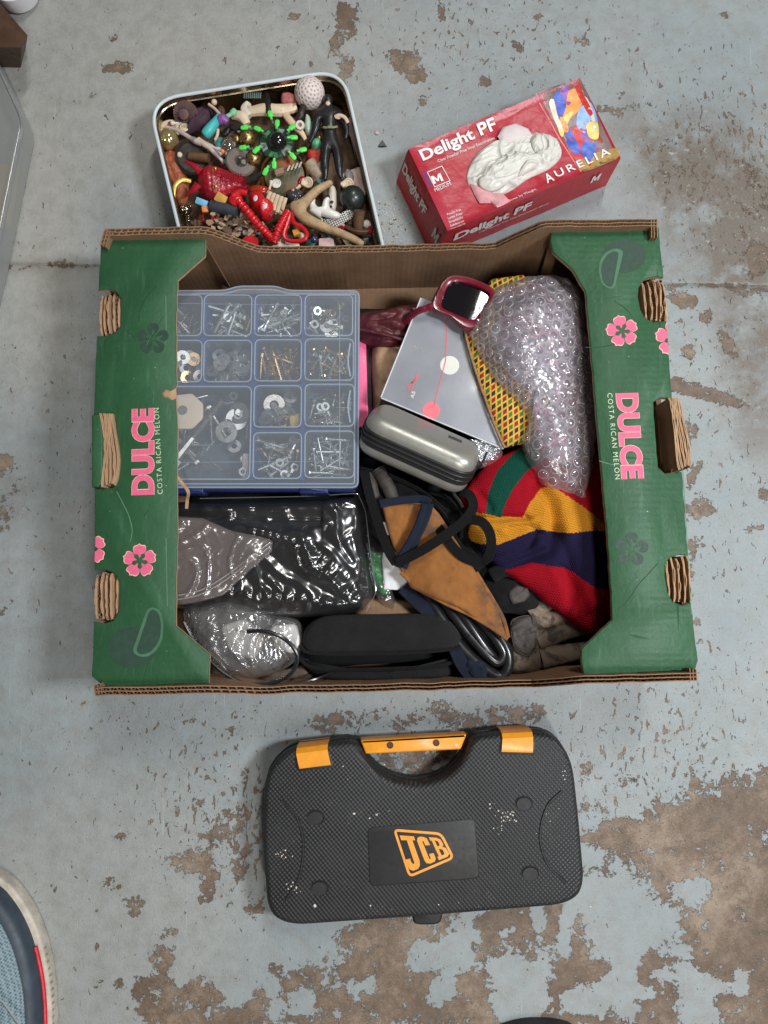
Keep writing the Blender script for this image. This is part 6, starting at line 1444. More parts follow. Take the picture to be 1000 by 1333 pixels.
# ---- open black zip case
ec = thing('eyewear_case', 'black fabric hard case half open along the front wall of the carton', 'glasses case', tuple(P(495, 845, 5)))
CASEF = fab('charcoal_ballistic_fabric', (.020, .020, .021), weave=.0026, bd=.0008)
up = [(392, 838), (396, 820), (412, 806), (440, 801), (500, 800), (560, 799), (585, 806), (600, 822), (602, 843), (560, 848), (500, 850), (440, 851), (400, 850)]
m = M(); m.dome(pd(up, 160, 9, True), 7.4, 9.6, 26, 5, 2.4, skirt=.3); obj('upper_half', m, CASEF, ec, sharp=70)
lo_ = [(389, 860), (400, 871), (430, 874), (500, 873), (560, 870), (590, 864), (603, 853), (606, 866), (596, 880), (570, 885), (500, 888), (430, 887), (402, 880), (391, 868)]
m = M(); m.dome(pd(lo_, 160, 8, True), 4.4, 8.0, 20, 4, 2.4, skirt=.6); obj('lower_half', m, CASEF, ec, sharp=70)
welt([(391, 840), (400, 849), (440, 851), (500, 850), (560, 848), (600, 843)], 9.0, .22, BFAB, 'zip_edge', ec, .8)
welt([(390, 857), (405, 869), (440, 872), (500, 871), (560, 868), (592, 861), (604, 850)], 8.0, .24, BFAB, 'zip_edge', ec, .8)
m = M(); m.dome(pd([(398, 846), (500, 846), (600, 842), (600, 858), (500, 868), (400, 868)], 80, 7), 3, 5.0, 8, 5, 2); obj('lining', m, mat('black_lining', (.004, .004, .004), .95), ec)
# flaps of board along the front wall at the right
m = M(); m.slab(PP([(715, 872), (757, 866), (757, 884), (740, 886), (700, 884)], 8), 7.4, 7.8, .1, 2); obj('inner_flap', m, CARD, carton, label='folded board flap inside the front right corner')
# ============================================================ TIN OF TRINKETS
ZTN = 6.4
tin = thing('biscuit_tin', 'square metal biscuit tin with pale rim full of toys and trinkets behind the carton', 'tin', tuple(P(350, 240, 0)))
to = rpoly([(x, y) for x, y in [P(193, 131, ZTN).to_2d(), P(446, 91, ZTN).to_2d(), P(500, 327, ZTN).to_2d(), P(243, 339, ZTN).to_2d()]], [4.6, 4.2, 1.2, 2.0], 9)
to = to if area2(to) > 0 else list(reversed(to))
TINM = mat('gilt_tin_inside', (.55, .47, .33), .22, metal=1, var=.15, vs=20, vary2=((.18, .13, .08), 30, .6))
TINR = mat('painted_tin_rim', (.56, .62, .65), .35, var=.04)
m = M(); o2 = offs(to, .18)
m.rings([[(p.x, p.y, .05) for p in offs(to, .1)], [(p.x, p.y, ZTN) for p in to], [(p.x, p.y, ZTN) for p in o2], [(p.x, p.y, ZTN - .9) for p in o2], [(p.x, p.y, ZTN - 1.0) for p in offs(to, .32)], [(p.x, p.y, ZTN - 1.15) for p in offs(to, .2)], [(p.x, p.y, .3) for p in offs(to, .25)]], 0, True, True)
obj('tin_body', m, TINM, tin, sharp=40)
m = M(); q = [Vector((p.x, p.y, ZTN + .02)) for p in to]; m.tube(q + [q[0]], .24, 8, flat=.8); obj('rolled_rim', m, TINR, tin)
TT = {}
def tm(name, col, rough=.4, **k):
    if name not in TT: TT[name] = mat(name, col, rough, **k)
    return TT[name]
CREAM_B = tm('carved_bone', (.62, .50, .35), .5, var=.2, vs=60, vary2=((.25, .16, .09), 60, .6))
KBLACK = tm('toy_black', (.014, .014, .015), .35, var=.2)
REDP = tm('toy_red', (.52, .010, .016), .3, var=.15, coat=.2); REDD = tm('toy_crimson', (.30, .007, .018), .35, var=.2, coat=.15)
LIME = tm('toy_lime', (.10, .72, .10), .35, var=.1)
DWOOD = tm('dark_turned_wood', (.11, .055, .03), .6, var=.4, vs=60, bs=200, bd=.0008)
def one(name, m, mt, label, cat, **k): return obj(name, m, mt, label=label, cat=cat, **k)
def blob(pts, z0, z1, sd=0, amp=.15, n=50, nr=10, p=3, sc=.8): m = M(); m.dome(pd(pts, n, (z0 + z1) / 2), z0, z1, nr, p, 2, hf=lambda x, y, t: amp * nz(x, y, sd, sc), skirt=.1); return m
def ell(cx, cy, rx, ry, rot=0, n=14): return circ(cx, cy, rx, ry, n=n, rot=rot)
# loose bed of small bits nobody could count
m = M(); r = random.Random(5); tc0 = P(350, 240, 3); inner = offs(to, 1.0)
bedm = [tm('bed_brown', (.12, .07, .04), .7, var=.5, vs=80), tm('bed_cream', (.42, .33, .23), .6, var=.3), tm('bed_black', (.02, .02, .02), .4), tm('bed_red', (.35, .03, .03), .5), tm('bed_teal', (.06, .22, .22), .5), tm('bed_brass', (.45, .30, .12), .35, metal=1), tm('bed_grey', (.2, .2, .19), .5)]
for k in range(1500):
    x, y = r.uniform(-31, 0), r.uniform(22, 52)
    if not inpoly(x, y, inner): continue
    mt_ = Matrix.Rotation(r.uniform(0, 6), 4, 'Z') @ Matrix.Rotation(r.uniform(0, 6), 4, 'X'); z = r.uniform(1.2, 3.6)
    mi = r.choice([0, 0, 0, 1, 1, 2, 2, 3, 4, 5, 6])
    if r.random() < .5: m.box((x, y, z), (r.uniform(.3, 1.7), r.uniform(.2, .9), r.uniform(.1, .5)), mt_, mi)
    else: m.ball((x, y, z), (r.uniform(.2, .6), r.uniform(.2, .45), r.uniform(.2, .4)), 8, mi, mt_)
m.slab(offs(to, .5), .35, 1.1, .1, 2)
obj('small_trinkets', m, bedm, label='bed of tiny beads, shells and scraps at the bottom of the tin', cat='trinkets', kind='stuff')
# countable odds and ends lying between the bigger toys
r = random.Random(77); KC = {'cream': CREAM_B, 'black': KBLACK, 'white': tm('chalk_white', (.62, .60, .56), .5), 'brass coloured': tm('aged_brass', (.42, .28, .11), .35, metal=.9, var=.4, vs=100), 'dark brown': DWOOD, 'grey': tm('pebble_grey', (.22, .22, .21), .5, var=.3), 'teal': tm('bed_teal', (.06, .22, .22), .5), 'red': REDD}
ZN = [('near the left wall of the tin', 212, 240, 150, 285), ('between the doll and the lime-paddled toy', 285, 325, 160, 215), ('along the top wall of the tin', 250, 400, 118, 150), ('round the dotted bow and amber bowl', 330, 400, 235, 275), ('by the black toy figure', 400, 455, 150, 245), ('in the lower right part of the tin', 380, 485, 255, 318), ('in the lower left part of the tin', 236, 330, 262, 315)]
for zn, xa, xb, ya, yb in ZN:
    for k in range(13):
        px, py = r.uniform(xa, xb), r.uniform(ya, yb); c = P(px, py, r.uniform(3.5, 4.3))
        if not inpoly(c.x, c.y, inner): continue
        cn_ = r.choice(['cream', 'cream', 'black', 'white', 'brass coloured', 'dark brown', 'grey', 'teal', 'red', 'cream', 'white']); kd = r.choice(['bead', 'shell', 'bone peg', 'button', 'shard'])
        m = M(); R3 = Matrix.Rotation(r.uniform(0, 6), 4, 'Z') @ Matrix.Rotation(r.uniform(-.6, .6), 4, 'X'); s_ = r.uniform(.4, .75)
        if kd == 'bead': m.ball(c, (s_, s_ * .9, s_ * .8), 14, mat=R3)
        elif kd == 'shell':
            m.ball((0, 0, 0), (s_ * 1.3, s_, s_ * .55), 20)
            for v in m.v: a_ = math.atan2(v.y, v.x + s_); v.z *= 1 + .25 * math.sin(a_ * 14); v.y *= .75 + .25 * (v.x / s_ + 1.3) / 2.6
            m.xf(Matrix.Translation(c) @ R3)
        elif kd == 'bone peg': m.lathe((0, 0, 0), [(.01, -1.1), (.3, -1.05), (.26, -.7), (.17, -.3), (.16, .4), (.3, .8), (.32, 1.0), (.01, 1.15)], 12); m.xf(Matrix.Translation(c) @ R3 @ Matrix.Rotation(PI / 2, 4, 'X'))
        elif kd == 'button': m.lathe((0, 0, 0), [(.01, -.08), (s_, -.1), (s_ * 1.05, .05), (s_ * .85, .14), (s_ * .7, .06), (.15, .05), (.12, -.05), (.01, -.05)], 20); m.xf(Matrix.Translation(c) @ R3)
        else:
            m.slab(rpoly([(s_ * r.uniform(.7, 1.6) * math.cos(q * 1.26), s_ * r.uniform(.6, 1.1) * math.sin(q * 1.26)) for q in range(5)], .15, 3), -.2, .2, .1, 2); m.xf(Matrix.Translation(c) @ R3)
        obj(kd.replace(' ', '_'), m, KC[cn_], label='small %s %s %s' % (cn_, kd, zn), cat=kd, group='%ss %s' % (kd, zn))
# golf ball
c = P(403, 121, 5.2); R_ = 2.12; nf = 170
fib = np.array([[math.sqrt(1 - (1 - 2 * (i + .5) / nf) ** 2) * math.cos(i * 2.39996), math.sqrt(1 - (1 - 2 * (i + .5) / nf) ** 2) * math.sin(i * 2.39996), 1 - 2 * (i + .5) / nf] for i in range(nf)])
m = M(); m.ball((0, 0, 0), 1, 110); V_ = np.array([list(v) for v in m.v]); dm_ = np.arccos(np.clip(V_ @ fib.T, -1, 1)).min(1); dep = np.clip(1 - (dm_ / .105) ** 2, 0, 1)
V_ = V_ * (R_ * (1 - .045 * dep))[:, None] + np.array(c); m.v = [Vector(v) for v in V_]
gbm = bpy.data.materials.new('dirty_golf_ball'); nt = nodes(gbm); a_ = N(nt, 'ShaderNodeAttribute'); a_.attribute_name = 'dirt'; co = coords(nt)
cc = mixc(nt, math_(nt, 'MULTIPLY', a_.outputs['Fac'], ramp(nt, noise_n(nt, co, 60, 4, .6), [(.3, .5), (.6, 1)])), (.66, .57, .54), (.12, .06, .05)); b = N(nt, 'ShaderNodeBsdfPrincipled'); nt.links.new(cc, b.inputs['Base Color']); b.inputs['Roughness'].default_value = .45; finish(nt, b.outputs[0])
g_ = one('golf_ball', m, gbm, 'old pinkish white dimpled golf ball in the top right corner of the tin', 'golf ball', sharp=None)
at_ = g_.data.attributes.new('dirt', 'FLOAT', 'POINT'); at_.data.foreach_set('value', (np.clip(dep - .45, 0, 1) * 1.8).astype(np.float32))
# black toy figure (plain)
fg = thing('toy_figure', 'plain black suited plastic toy figure lying on its back at the right of the tin', 'toy figure', tuple(P(430, 180, 4)))
def skin_body(name, joints, edges, mt, parent, sub=2):
    off = ORG[parent.name]; me = bpy.data.meshes.new(name)
    me.from_pydata([(Vector(j[0]) - off) * S for j in joints], edges, []); me.materials.append(mt)
    o = bpy.data.objects.new(name, me); COL.objects.link(o); o.parent = parent; ORG[name] = off
    sk = o.modifiers.new('skin', 'SKIN'); sb = o.modifiers.new('sub', 'SUBSURF'); sb.levels = sub; sb.render_levels = sub
    bpy.context.view_layer.objects.active = o
    if not me.skin_vertices:
        me.attributes  # skin layer is created with the modifier below
    for i, j in enumerate(joints):
        sv = me.skin_vertices[0].data[i] if me.skin_vertices else None
        if sv: sv.radius = (j[1] * S, j[2] * S if len(j) > 2 else j[1] * S)
    if me.skin_vertices: me.skin_vertices[0].data[0].use_root = True
    sk.use_smooth_shade = True
    return o
def body_mesh(joints, edges):
    bm = bmesh.new(); lay = bm.verts.layers.skin.verify(); vs = []
    for i, j in enumerate(joints):
        v = bm.verts.new(Vector(j[0]) * S); v[lay].radius = (j[1] * S, (j[2] if len(j) > 2 else j[1]) * S); v[lay].use_root = (i == 0); vs.append(v)
    for a, b in edges: bm.edges.new((vs[a], vs[b]))
    me = bpy.data.meshes.new('tmp'); bm.to_mesh(me); bm.free(); o = bpy.data.objects.new('tmp', me); COL.objects.link(o)
    sk = o.modifiers.new('s', 'SKIN'); sb = o.modifiers.new('b', 'SUBSURF'); sb.levels = 2
    dg = bpy.context.evaluated_depsgraph_get(); e = bpy.data.meshes.new_from_object(o.evaluated_get(dg))
    m = M(); m.add([v.co / S for v in e.vertices], [tuple(p.vertices) for p in e.polygons]); bpy.data.objects.remove(o); return m
def J_(px, py, z, r, r2=None): return (P(px, py, z), r, r2 or r)
jn = [J_(430, 184, 5.0, .95, .7), J_(429, 172, 5.2, .85, .65), J_(428, 156, 5.4, 1.3, .8), J_(427, 147, 5.4, .95, .6), J_(427, 140, 5.4, .6), J_(427, 133, 5.4, .66),
      J_(415, 151, 5.3, .75), J_(411, 166, 5.2, .6), J_(407, 178, 4.9, .42), J_(402, 187, 4.6, .35), J_(441, 150, 5.3, .75), J_(449, 160, 5.4, .6), J_(452, 172, 5.2, .38), J_(449, 182, 5.0, .32),
      J_(425, 192, 5.0, .8), J_(423, 208, 5.1, .72), J_(423, 218, 5.1, .62), J_(424, 230, 4.8, .33), J_(422, 236, 4.7, .34), J_(437, 192, 5.0, .8), J_(441, 208, 5.1, .72), J_(441, 218, 5.1, .62), J_(443, 230, 4.7, .33), J_(447, 235, 4.7, .34)]
ed = [(0, 1), (1, 2), (2, 3), (3, 4), (4, 5), (3, 6), (6, 7), (7, 8), (8, 9), (3, 10), (10, 11), (11, 12), (12, 13), (0, 14), (14, 15), (15, 16), (16, 17), (17, 18), (0, 19), (19, 20), (20, 21), (21, 22), (22, 23)]
obj('body', body_mesh(jn, ed), KBLACK, fg, sharp=None)
m = M(); m.ball(P(427, 131, 5.45), (.72, .85, .75), 18); obj('hood', m, KBLACK, fg); m = M(); m.ball(P(427, 134.5, 6.08), (.34, .34, .18), 12); obj('face', m, tm('toy_skin', (.62, .42, .34), .5), fg)
m = M(); m.tube([P(421, 165.5, 5.75), P(425, 166, 5.95), P(430, 166, 6.0), P(435, 165.5, 5.9), P(439, 164.5, 5.7)], .18, 6, flat=.6); m.box(P(430, 165.5, 6.1), (.7, .35, .14)); obj('belt', m, tm('olive_grey', (.22, .22, .14), .5), fg)
for pts in ([(416, 156), (414, 166), (410, 175)], [(426, 196), (424, 207), (425, 220)], [(438, 196), (441, 208), (441, 220)]): m = M(); m.tube(spline(PP(pts, 5.62), 5), .05, 5); obj('moulded_seam', m, tm('seam_grey', (.06, .06, .065), .4), fg)
m = M(); m.ball(P(440, 153, 5.95), (.45, .25, .2), 10); m.tube(spline([P(436, 152, 6.0), P(442, 150, 6.2), P(449, 153, 6.2), P(453, 160, 5.9)], 5), .26, 8, flat=.6); obj('pale_arm', m, tm('toy_skin', (.62, .42, .34)), label='pale forearm crossing the black chest', parent=fg)
# pinkish paper strip against the right wall
m = M(); m.ribbon(spline([P(452, 158, 4.8), P(462, 178, 4.9), P(470, 205, 4.7), P(478, 232, 4.2), P(482, 250, 3.6)], 6), 1.5, .1, up=(-.9, .1, .5)); one('paper_strip', m, tm('pink_grey_paper', (.42, .30, .28), .7), 'curved pinkish grey strip standing along the right wall of the tin', 'strip')
m = M(); m.slab(rpoly(PP([(445, 225), (470, 215), (480, 250), (452, 262)], 3.2), .5), 2.6, 3.2, .2, 2); one('card_piece', m, tm('pink_white_card', (.62, .42, .40), .6, vary2=((.7, .66, .6), 40, .5)), 'pale pink and white card piece beneath the dark marble ball', 'card')
# dark marble ball
m = M(); m.ball(P(459, 259, 4.3), 1.78, 32); one('stone_ball', m, tm('dark_green_marble', (.018, .026, .022), .35, var=.5, vs=50, vary2=((.10, .12, .10), 70, .62), coat=.2), 'black-green marbled stone ball above the brown wooden mushroom', 'ball')
# mushrooms
def mushroom(c, stemdir, rc, rs, L, mt, label, gill=None):
    t = thing('wooden_mushroom', label, 'wooden mushroom', tuple(c)); q = Vector((0, 0, 1)).rotation_difference(Vector(stemdir).normalized()).to_matrix().to_4x4()
    m = M(); m.lathe(c, [(.01, -.8), (rc * .6, -.72), (rc * .93, -.3), (rc, 0), (rc * .97, .12), (rc * .5, .02), (.01, .0)], 28, mat=q); obj('cap', m, mt, t)
    if gill:
        for k in range(24):
            a = k * PI / 12; m = M(); m.box(c, (rc * .62, .05, .14), Matrix.Translation((0, 0, 0)) @ q @ Matrix.Rotation(a, 4, 'Z') @ Matrix.Translation((rc * .62, 0, .12))); obj('gill', m, gill, t)
    m = M(); m.lathe(c, [(rs * .9, 0), (rs * 1.05, L * .3), (rs, L * .7), (rs * 1.12, L * .97), (rs, L), (.01, L)], 18, mat=q); obj('stem', m, mt, t)
mushroom(P(466, 297, 4.0), (.12, .85, .75), 1.9, .75, 2.3, DWOOD, 'dark brown turned wooden mushroom in the lower right corner of the tin')
mushroom(P(242, 149, 4.6), (.05, -.55, .8), 1.75, .62, 1.6, tm('purple_brown_wood', (.12, .065, .06), .6, var=.25, bs=200, bd=.0006), 'purple-brown wooden mushroom lying cap up at the top left of the tin', tm('gill_brown', (.09, .05, .045), .7))
m = blob([(250, 142), (262, 137), (275, 140), (273, 152), (268, 163), (252, 168), (240, 172), (246, 163), (254, 156)], 3.6, 4.9, 3, .4); one('purple_cloth', m, tm('dusky_purple_felt', (.055, .028, .045), .9), 'dusky purple felt scrap beside the purple-brown mushroom', 'cloth')
# sand dollar, gold glass ball
m = M(); m.slab([(p[0], p[1]) for p in PP(ell(221, 166, 15, 11, -10, 26), 4.0)], 3.4, 4.1, .3, 3); sd_ = thing('shell_disc', 'round sandy disc with small dark holes by the left wall of the tin', 'shell disc', tuple(P(221, 166, 3.4))); obj('disc', m, CREAM_B, sd_)
for a in ((214, 168), (220, 161), (230, 164)): m = M(); m.ball(P(*a, 4.1), (.14, .2, .06), 8); obj('hole', m, DWOOD, sd_)
m = M(); m.ball(P(220, 182, 3.9), 1.45, 28); one('glass_bauble', m, tm('golden_glass', (.50, .40, .20), .12, metal=.7, var=.25, coat=.6), 'shiny golden glass bauble at the left wall of the tin', 'bauble')
# orange leather scrap
m = blob([(208, 200), (222, 192), (236, 200), (240, 215), (245, 235), (240, 262), (230, 262), (222, 240), (213, 220)], 2.6, 4.2, 6, .5, 60, 14, sc=.9); one('leather_scrap', m, tm('rust_orange_leather', (.33, .095, .045), .6, var=.35, vs=40, bs=90, bd=.002), 'creased rust orange leather scrap at the left wall of the tin', 'leather scrap')
# black dish and copper roll
m = M(); q = Matrix.Rotation(.35, 4, 'X') @ Matrix.Rotation(.25, 4, 'Y'); m.lathe(P(250, 205, 4.1), [(.01, -.1), (1.9, -.1), (2.25, .25), (2.35, .3), (2.35, .15), (2.0, -.25), (.01, -.3)], 32, mat=q); one('black_dish', m, tm('dark_brown_dish', (.03, .022, .018), .3, coat=.4), 'shallow glossy dark dish left of the dragon head', 'dish')
m = M(); m.tube([P(247, 203, 4.5), P(272, 206, 4.6)], .62, 14); one('copper_roll', m, tm('brown_copper', (.20, .11, .06), .4, metal=.5, var=.4, vs=80), 'brown copper roll lying across the dark dish', 'roll')
# dancing lady figure
ld = thing('toy_doll', 'tiny toy doll in teal skirt and purple top with long pale legs', 'doll', tuple(P(280, 165, 4)))
SKN = tm('doll_skin', (.58, .42, .33), .45)
m = M(); m.tube(spline([P(216, 165, 4.8), P(232, 170, 5.1), P(252, 182, 5.3), P(262, 186, 5.3)], 5), [.22] * 5 + [.3] * 5 + [.42] * 6, 10); m.tube(spline([P(258, 182, 5.2), P(272, 192, 5.1), P(283, 203, 4.8), P(292, 212, 4.4)], 5), [.42] * 5 + [.3] * 5 + [.24] * 6, 10); m.tube(spline([P(266, 186, 5.1), P(278, 192, 5.1), P(288, 196, 4.9)], 5), [.3] * 5 + [.22] * 6, 9); obj('legs', m, tm('doll_tights', (.50, .40, .36), .5, vary2=((.28, .2, .24), 60, .55)), ld)
m = M(); m.tube(spline([P(286, 150, 5.4), P(280, 160, 5.7), P(272, 170, 5.7), P(266, 177, 5.5)], 6), [.35, .4, .45, .5, .55, .6, .65, .7, .7, .72, .75, .75, .75, .75, .75, .72, .68, .6, .4], 12); obj('skirt', m, tm('toy_teal', (.05, .42, .42), .4), ld)
m = M(); m.tube(spline([P(284, 160, 5.6), P(290, 155, 5.7), P(297, 160, 5.5)], 6), [.4, .5, .6, .65, .68, .7, .72, .7, .65, .6, .55, .5, .35], 12); obj('top', m, tm('toy_purple', (.20, .07, .26), .4), ld)
m = M(); m.tube(spline([P(287, 150, 5.6), P(280, 142, 5.4), P(272, 136, 5.2)], 5), .22, 8); m.ball(P(279, 133, 5.3), .42, 12); m.tube(spline([P(284, 168, 5.5), P(283, 176, 5.3), P(280, 182, 5.0)], 5), .2, 8); obj('arms', m, SKN, ld)
m = M(); m.tube(spline([P(295, 152, 5.6), P(302, 148, 5.6), P(306, 144, 5.4)], 5), [.3] * 5 + [.45] * 5 + [.2], 10); obj('scarf', m, tm('toy_mint', (.22, .48, .28), .4), ld)
m = M(); m.ball(P(290, 197, 5.0), (.3, .3, .28), 10); obj('shoe', m, tm('toy_orange', (.75, .22, .05), .4), ld)
m = M(); m.ball(P(293, 211, 4.5), (.5, .3, .3), 10, mat=Matrix.Rotation(-.7, 4, 'Z')); obj('shoe', m, tm('toy_teal_dark', (.03, .18, .24), .4), ld)
# carved cream figures along the top
def stick(name, pts, rs, mt, label, cat_, n=10, flat=.85): m = M(); q = spline([P(a, b, c_) for a, b, c_ in pts], 5); k = len(q); rr_ = [rs[min(len(rs) - 1, int(i / k * len(rs)))] for i in range(k)]; rr_ = [sum(rr_[max(0, i - 2):i + 3]) / len(rr_[max(0, i - 2):i + 3]) for i in range(k)]; m.tube(q, rr_, n, flat=flat); return one(name, m, mt, label, cat_)
stick('carved_animal', [(325, 146, 4.4), (345, 143, 4.7), (365, 144, 4.7), (386, 140, 4.5)], [.7, .95, .85, .9, .6], CREAM_B, 'long cream carved bone animal lying below the golf ball', 'carving')
stick('carved_animal', [(303, 150, 4.4), (315, 152, 4.6), (322, 162, 4.4)], [.6, .8, .5], CREAM_B, 'small cream carved piece between the doll and the long carving', 'carving')
stick('carved_animal', [(322, 134, 4.2), (318, 142, 4.6), (325, 152, 4.5)], [.35, .6, .6], tm('shell_white', (.60, .54, .46), .5, var=.2), 'little white figurine at the top of the tin beside the teal coil', 'figurine')
stick('carved_tooth', [(372, 150, 4.6), (380, 160, 4.6), (392, 172, 4.4), (398, 182, 4.1)], [.5, .6, .45, .3], tm('peach_bone', (.62, .44, .30), .5), 'peach coloured curved tooth below the white ring', 'tooth')
m = M()
for k in range(9): a = P(318 + k * 2.6, 124, 4.8); m.tube([a + Vector((0, -.45, 0)), a + Vector((.1, .0, .35)), a + Vector((.1, .5, 0))], .1, 6)
one('coil_spring', m, tm('grey_green_wire', (.20, .28, .25), .4, metal=.4), 'grey-green wire coil at the top wall of the tin', 'coil')
stick('black_peg', [(347, 122, 4.5), (349, 134, 5.2), (350, 146, 5.3)], [.42, .45, .4], KBLACK, 'black plastic peg standing up near the top wall of the tin', 'peg')
m = blob([(366, 122), (374, 120), (384, 123), (386, 134), (376, 137), (366, 135)], 3.8, 5.0, 2, .2); one('pink_stone', m, tm('rose_stone', (.42, .13, .12), .5, var=.3), 'rosy red stone left of the golf ball', 'stone')
m = M(); m.lathe(P(391, 164, 4.8), [(.28, 0), (.62, 0), (.68, .2), (.6, .5), (.3, .5), (.25, .1), (.28, 0)], 20, mat=Matrix.Rotation(.3, 4, 'X')); one('white_ring', m, tm('ivory_plastic', (.64, .58, .50), .4), 'ivory plastic ring left of the black toy figure', 'ring')
stick('knobbed_stick', [(396, 136, 5.2), (392, 148, 5.4), (387, 156, 5.1)], [.45, .55, .4], tm('brown_black', (.03, .018, .014), .4), 'dark brown knobbed handle just below the golf ball', 'handle')
m = blob([(398, 148), (404, 152), (406, 166), (402, 174), (396, 166)], 4.2, 5.2, 4, .1); one('green_shard', m, tm('pale_jade', (.38, .52, .42), .25, coat=.4), 'pale jade shard between white ring and black figure', 'shard')
m = blob([(407, 182), (415, 180), (419, 187), (413, 193), (405, 190)], 3.8, 5.0, 4, .1); one('green_stone', m, tm('jade_green', (.10, .36, .19), .35), 'rounded jade green stone left of the black legs', 'stone')
m = blob([(400, 194), (420, 194), (420, 212), (402, 214)], 2.8, 4.1, 5, .2); one('red_scrap', m, tm('brick_red', (.42, .035, .02), .6), 'bright red scrap beneath the jade stone', 'scrap')
m = M(); m.tube([P(404, 214, 3.6), P(418, 232, 4.0)], [1.0, .85], 16); one('cork', m, tm('pale_cork', (.36, .28, .21), .85, var=.3, vs=120, bs=150, bd=.001), 'pale cork stopper left of the black feet', 'cork')
# spider toy
sp_ = thing('spinner_toy', 'black domed toy with lime green paddles on jointed arms in the middle of tin', 'toy', tuple(P(362, 185, 4)))
m = M(); m.ball(P(362, 184, 5.6), 1.25, 32); obj('dome', m, tm('gloss_black', (.008, .008, .009), .12, coat=.8, var=0), sp_)
m = M(); m.lathe(P(360, 186, 4.6), [(.01, -.3), (2.2, -.3), (2.45, 0), (2.3, .22), (1.3, .45), (.01, .5)], 36); obj('base_disc', m, tm('dark_toy_green', (.02, .05, .03), .35, var=.4, vs=60), sp_)
for k in range(6):
    a = k * PI / 3 + .3; c = P(360, 186, 5.0); m = M(); pts = []
    for rr_, aa in ((1.45, -.32), (2.25, -.3), (2.25, .3), (1.45, .32)): pts.append(c + Vector((rr_ * math.cos(a + aa), rr_ * math.sin(a + aa), 0)))
    m.prism(pts, 4.75, 5.02); obj('vane', m, tm('vane_grey', (.20, .27, .22), .4) if k % 2 else tm('vane_green', (.06, .22, .08), .4), sp_, smooth=False)
for i_, (a, b, hub) in enumerate([((319, 166), (330, 168), 0), ((336, 168), (345, 175), 1), ((352, 149), (355, 160), 0), ((361, 161), (361, 170), 1), ((380, 166), (374, 174), 1), ((382, 179), (376, 182), 1), ((394, 195), (386, 200), 0), ((381, 203), (374, 197), 1), ((357, 214), (358, 203), 1), ((346, 223), (352, 216), 0), ((317, 192), (328, 194), 0), ((334, 195), (344, 190), 1)]):
    p, q = P(*a, 5.7), P(*b, 5.3); d = (q - p).normalized()
    m = M(); m.slab(rpoly([(-.62, -.30), (.45, -.34), (.45, .34), (-.62, .30)], .28, 4), -.13, .13, .08, 2); m.slab(rpoly([(.35, -.15), (.85, -.15), (.85, .15), (.35, .15)], .05, 2), -.1, .1, .04, 2)
    m.xf(TR(p, math.atan2(d.y, d.x), 0, -.15)); obj('paddle', m, LIME, sp_)
    m = M(); m.tube([p + d * .5 - Vector((0, 0, .15)), q], .17, 7); m.ball(q, .24, 10); obj('jointed_arm', m, tm('arm_grey', (.10, .105, .11), .35), sp_)
for a, b in (((303, 167), (319, 166)), ((346, 223), (330, 232)), ((330, 232), (320, 238))): m = M(); m.box((P(*a, 5.3) + P(*b, 5.3)) / 2, ((P(*a, 5.3) - P(*b, 5.3)).length, .55, .4), Matrix.Rotation(zdir(a, b, 5.3), 4, 'Z')); obj('arm_link', m, KBLACK, sp_)
# amber glass bowl with green inside
gj = thing('amber_glass_bowl', 'round amber glass bowl with greenish filling under the lime-paddled toy', 'glass bowl', tuple(P(373, 235, 3)))
q = Matrix.Rotation(.25, 4, 'X')
AMB = film('amber_glass', tint=(.75, .38, .10), haze=.16, gloss=.12, edge=.6, rough=.06, hcol=(.38, .17, .03))
m = M(); m.lathe(P(371, 231, 3.2), [(.01, -1), (2.9, -1), (3.3, -.4), (3.45, .6), (3.35, .9), (3.15, .85), (3.0, 0), (2.7, -.7), (.01, -.75)], 40, mat=q); obj('bowl', m, AMB, gj)
m = M(); m.lathe(P(371, 230, 3.2), [(.01, -.6), (2.6, -.6), (2.8, .5), (2.6, .62), (.01, .45)], 36, mat=q); obj('filling', m, tm('olive_filling', (.09, .085, .045), .5, var=.6, vs=90, vary2=((.30, .07, .02), 50, .55)), gj)
for k in range(4):
    c = P(376 + k * 5, 219 - k * 1.5, 4.7); m = M(); m.box(c, (.22, .9, .12), Matrix.Rotation(-.4, 4, 'Z')); obj('pale_stroke', m, tm('cream_print', (.5, .47, .38), .6), gj)
m = M(); m.box(P(364, 224, 4.4), (1.3, .8, .5), Matrix.Rotation(.3, 4, 'Z')); one('brown_block', m, tm('pinkish_brown', (.28, .17, .12), .7), 'small brown wooden block lying in the amber bowl', 'block')
m = M(); m.ball(P(337, 247, 3.8), (1.6, .7, .5), 16, mat=Matrix.Rotation(-.1, 4, 'Z')); one('red_glass_bead', m, tm('red_brown_glass', (.35, .03, .01), .15, coat=.5), 'red-brown glass bead at the left foot of the amber bowl', 'bead')
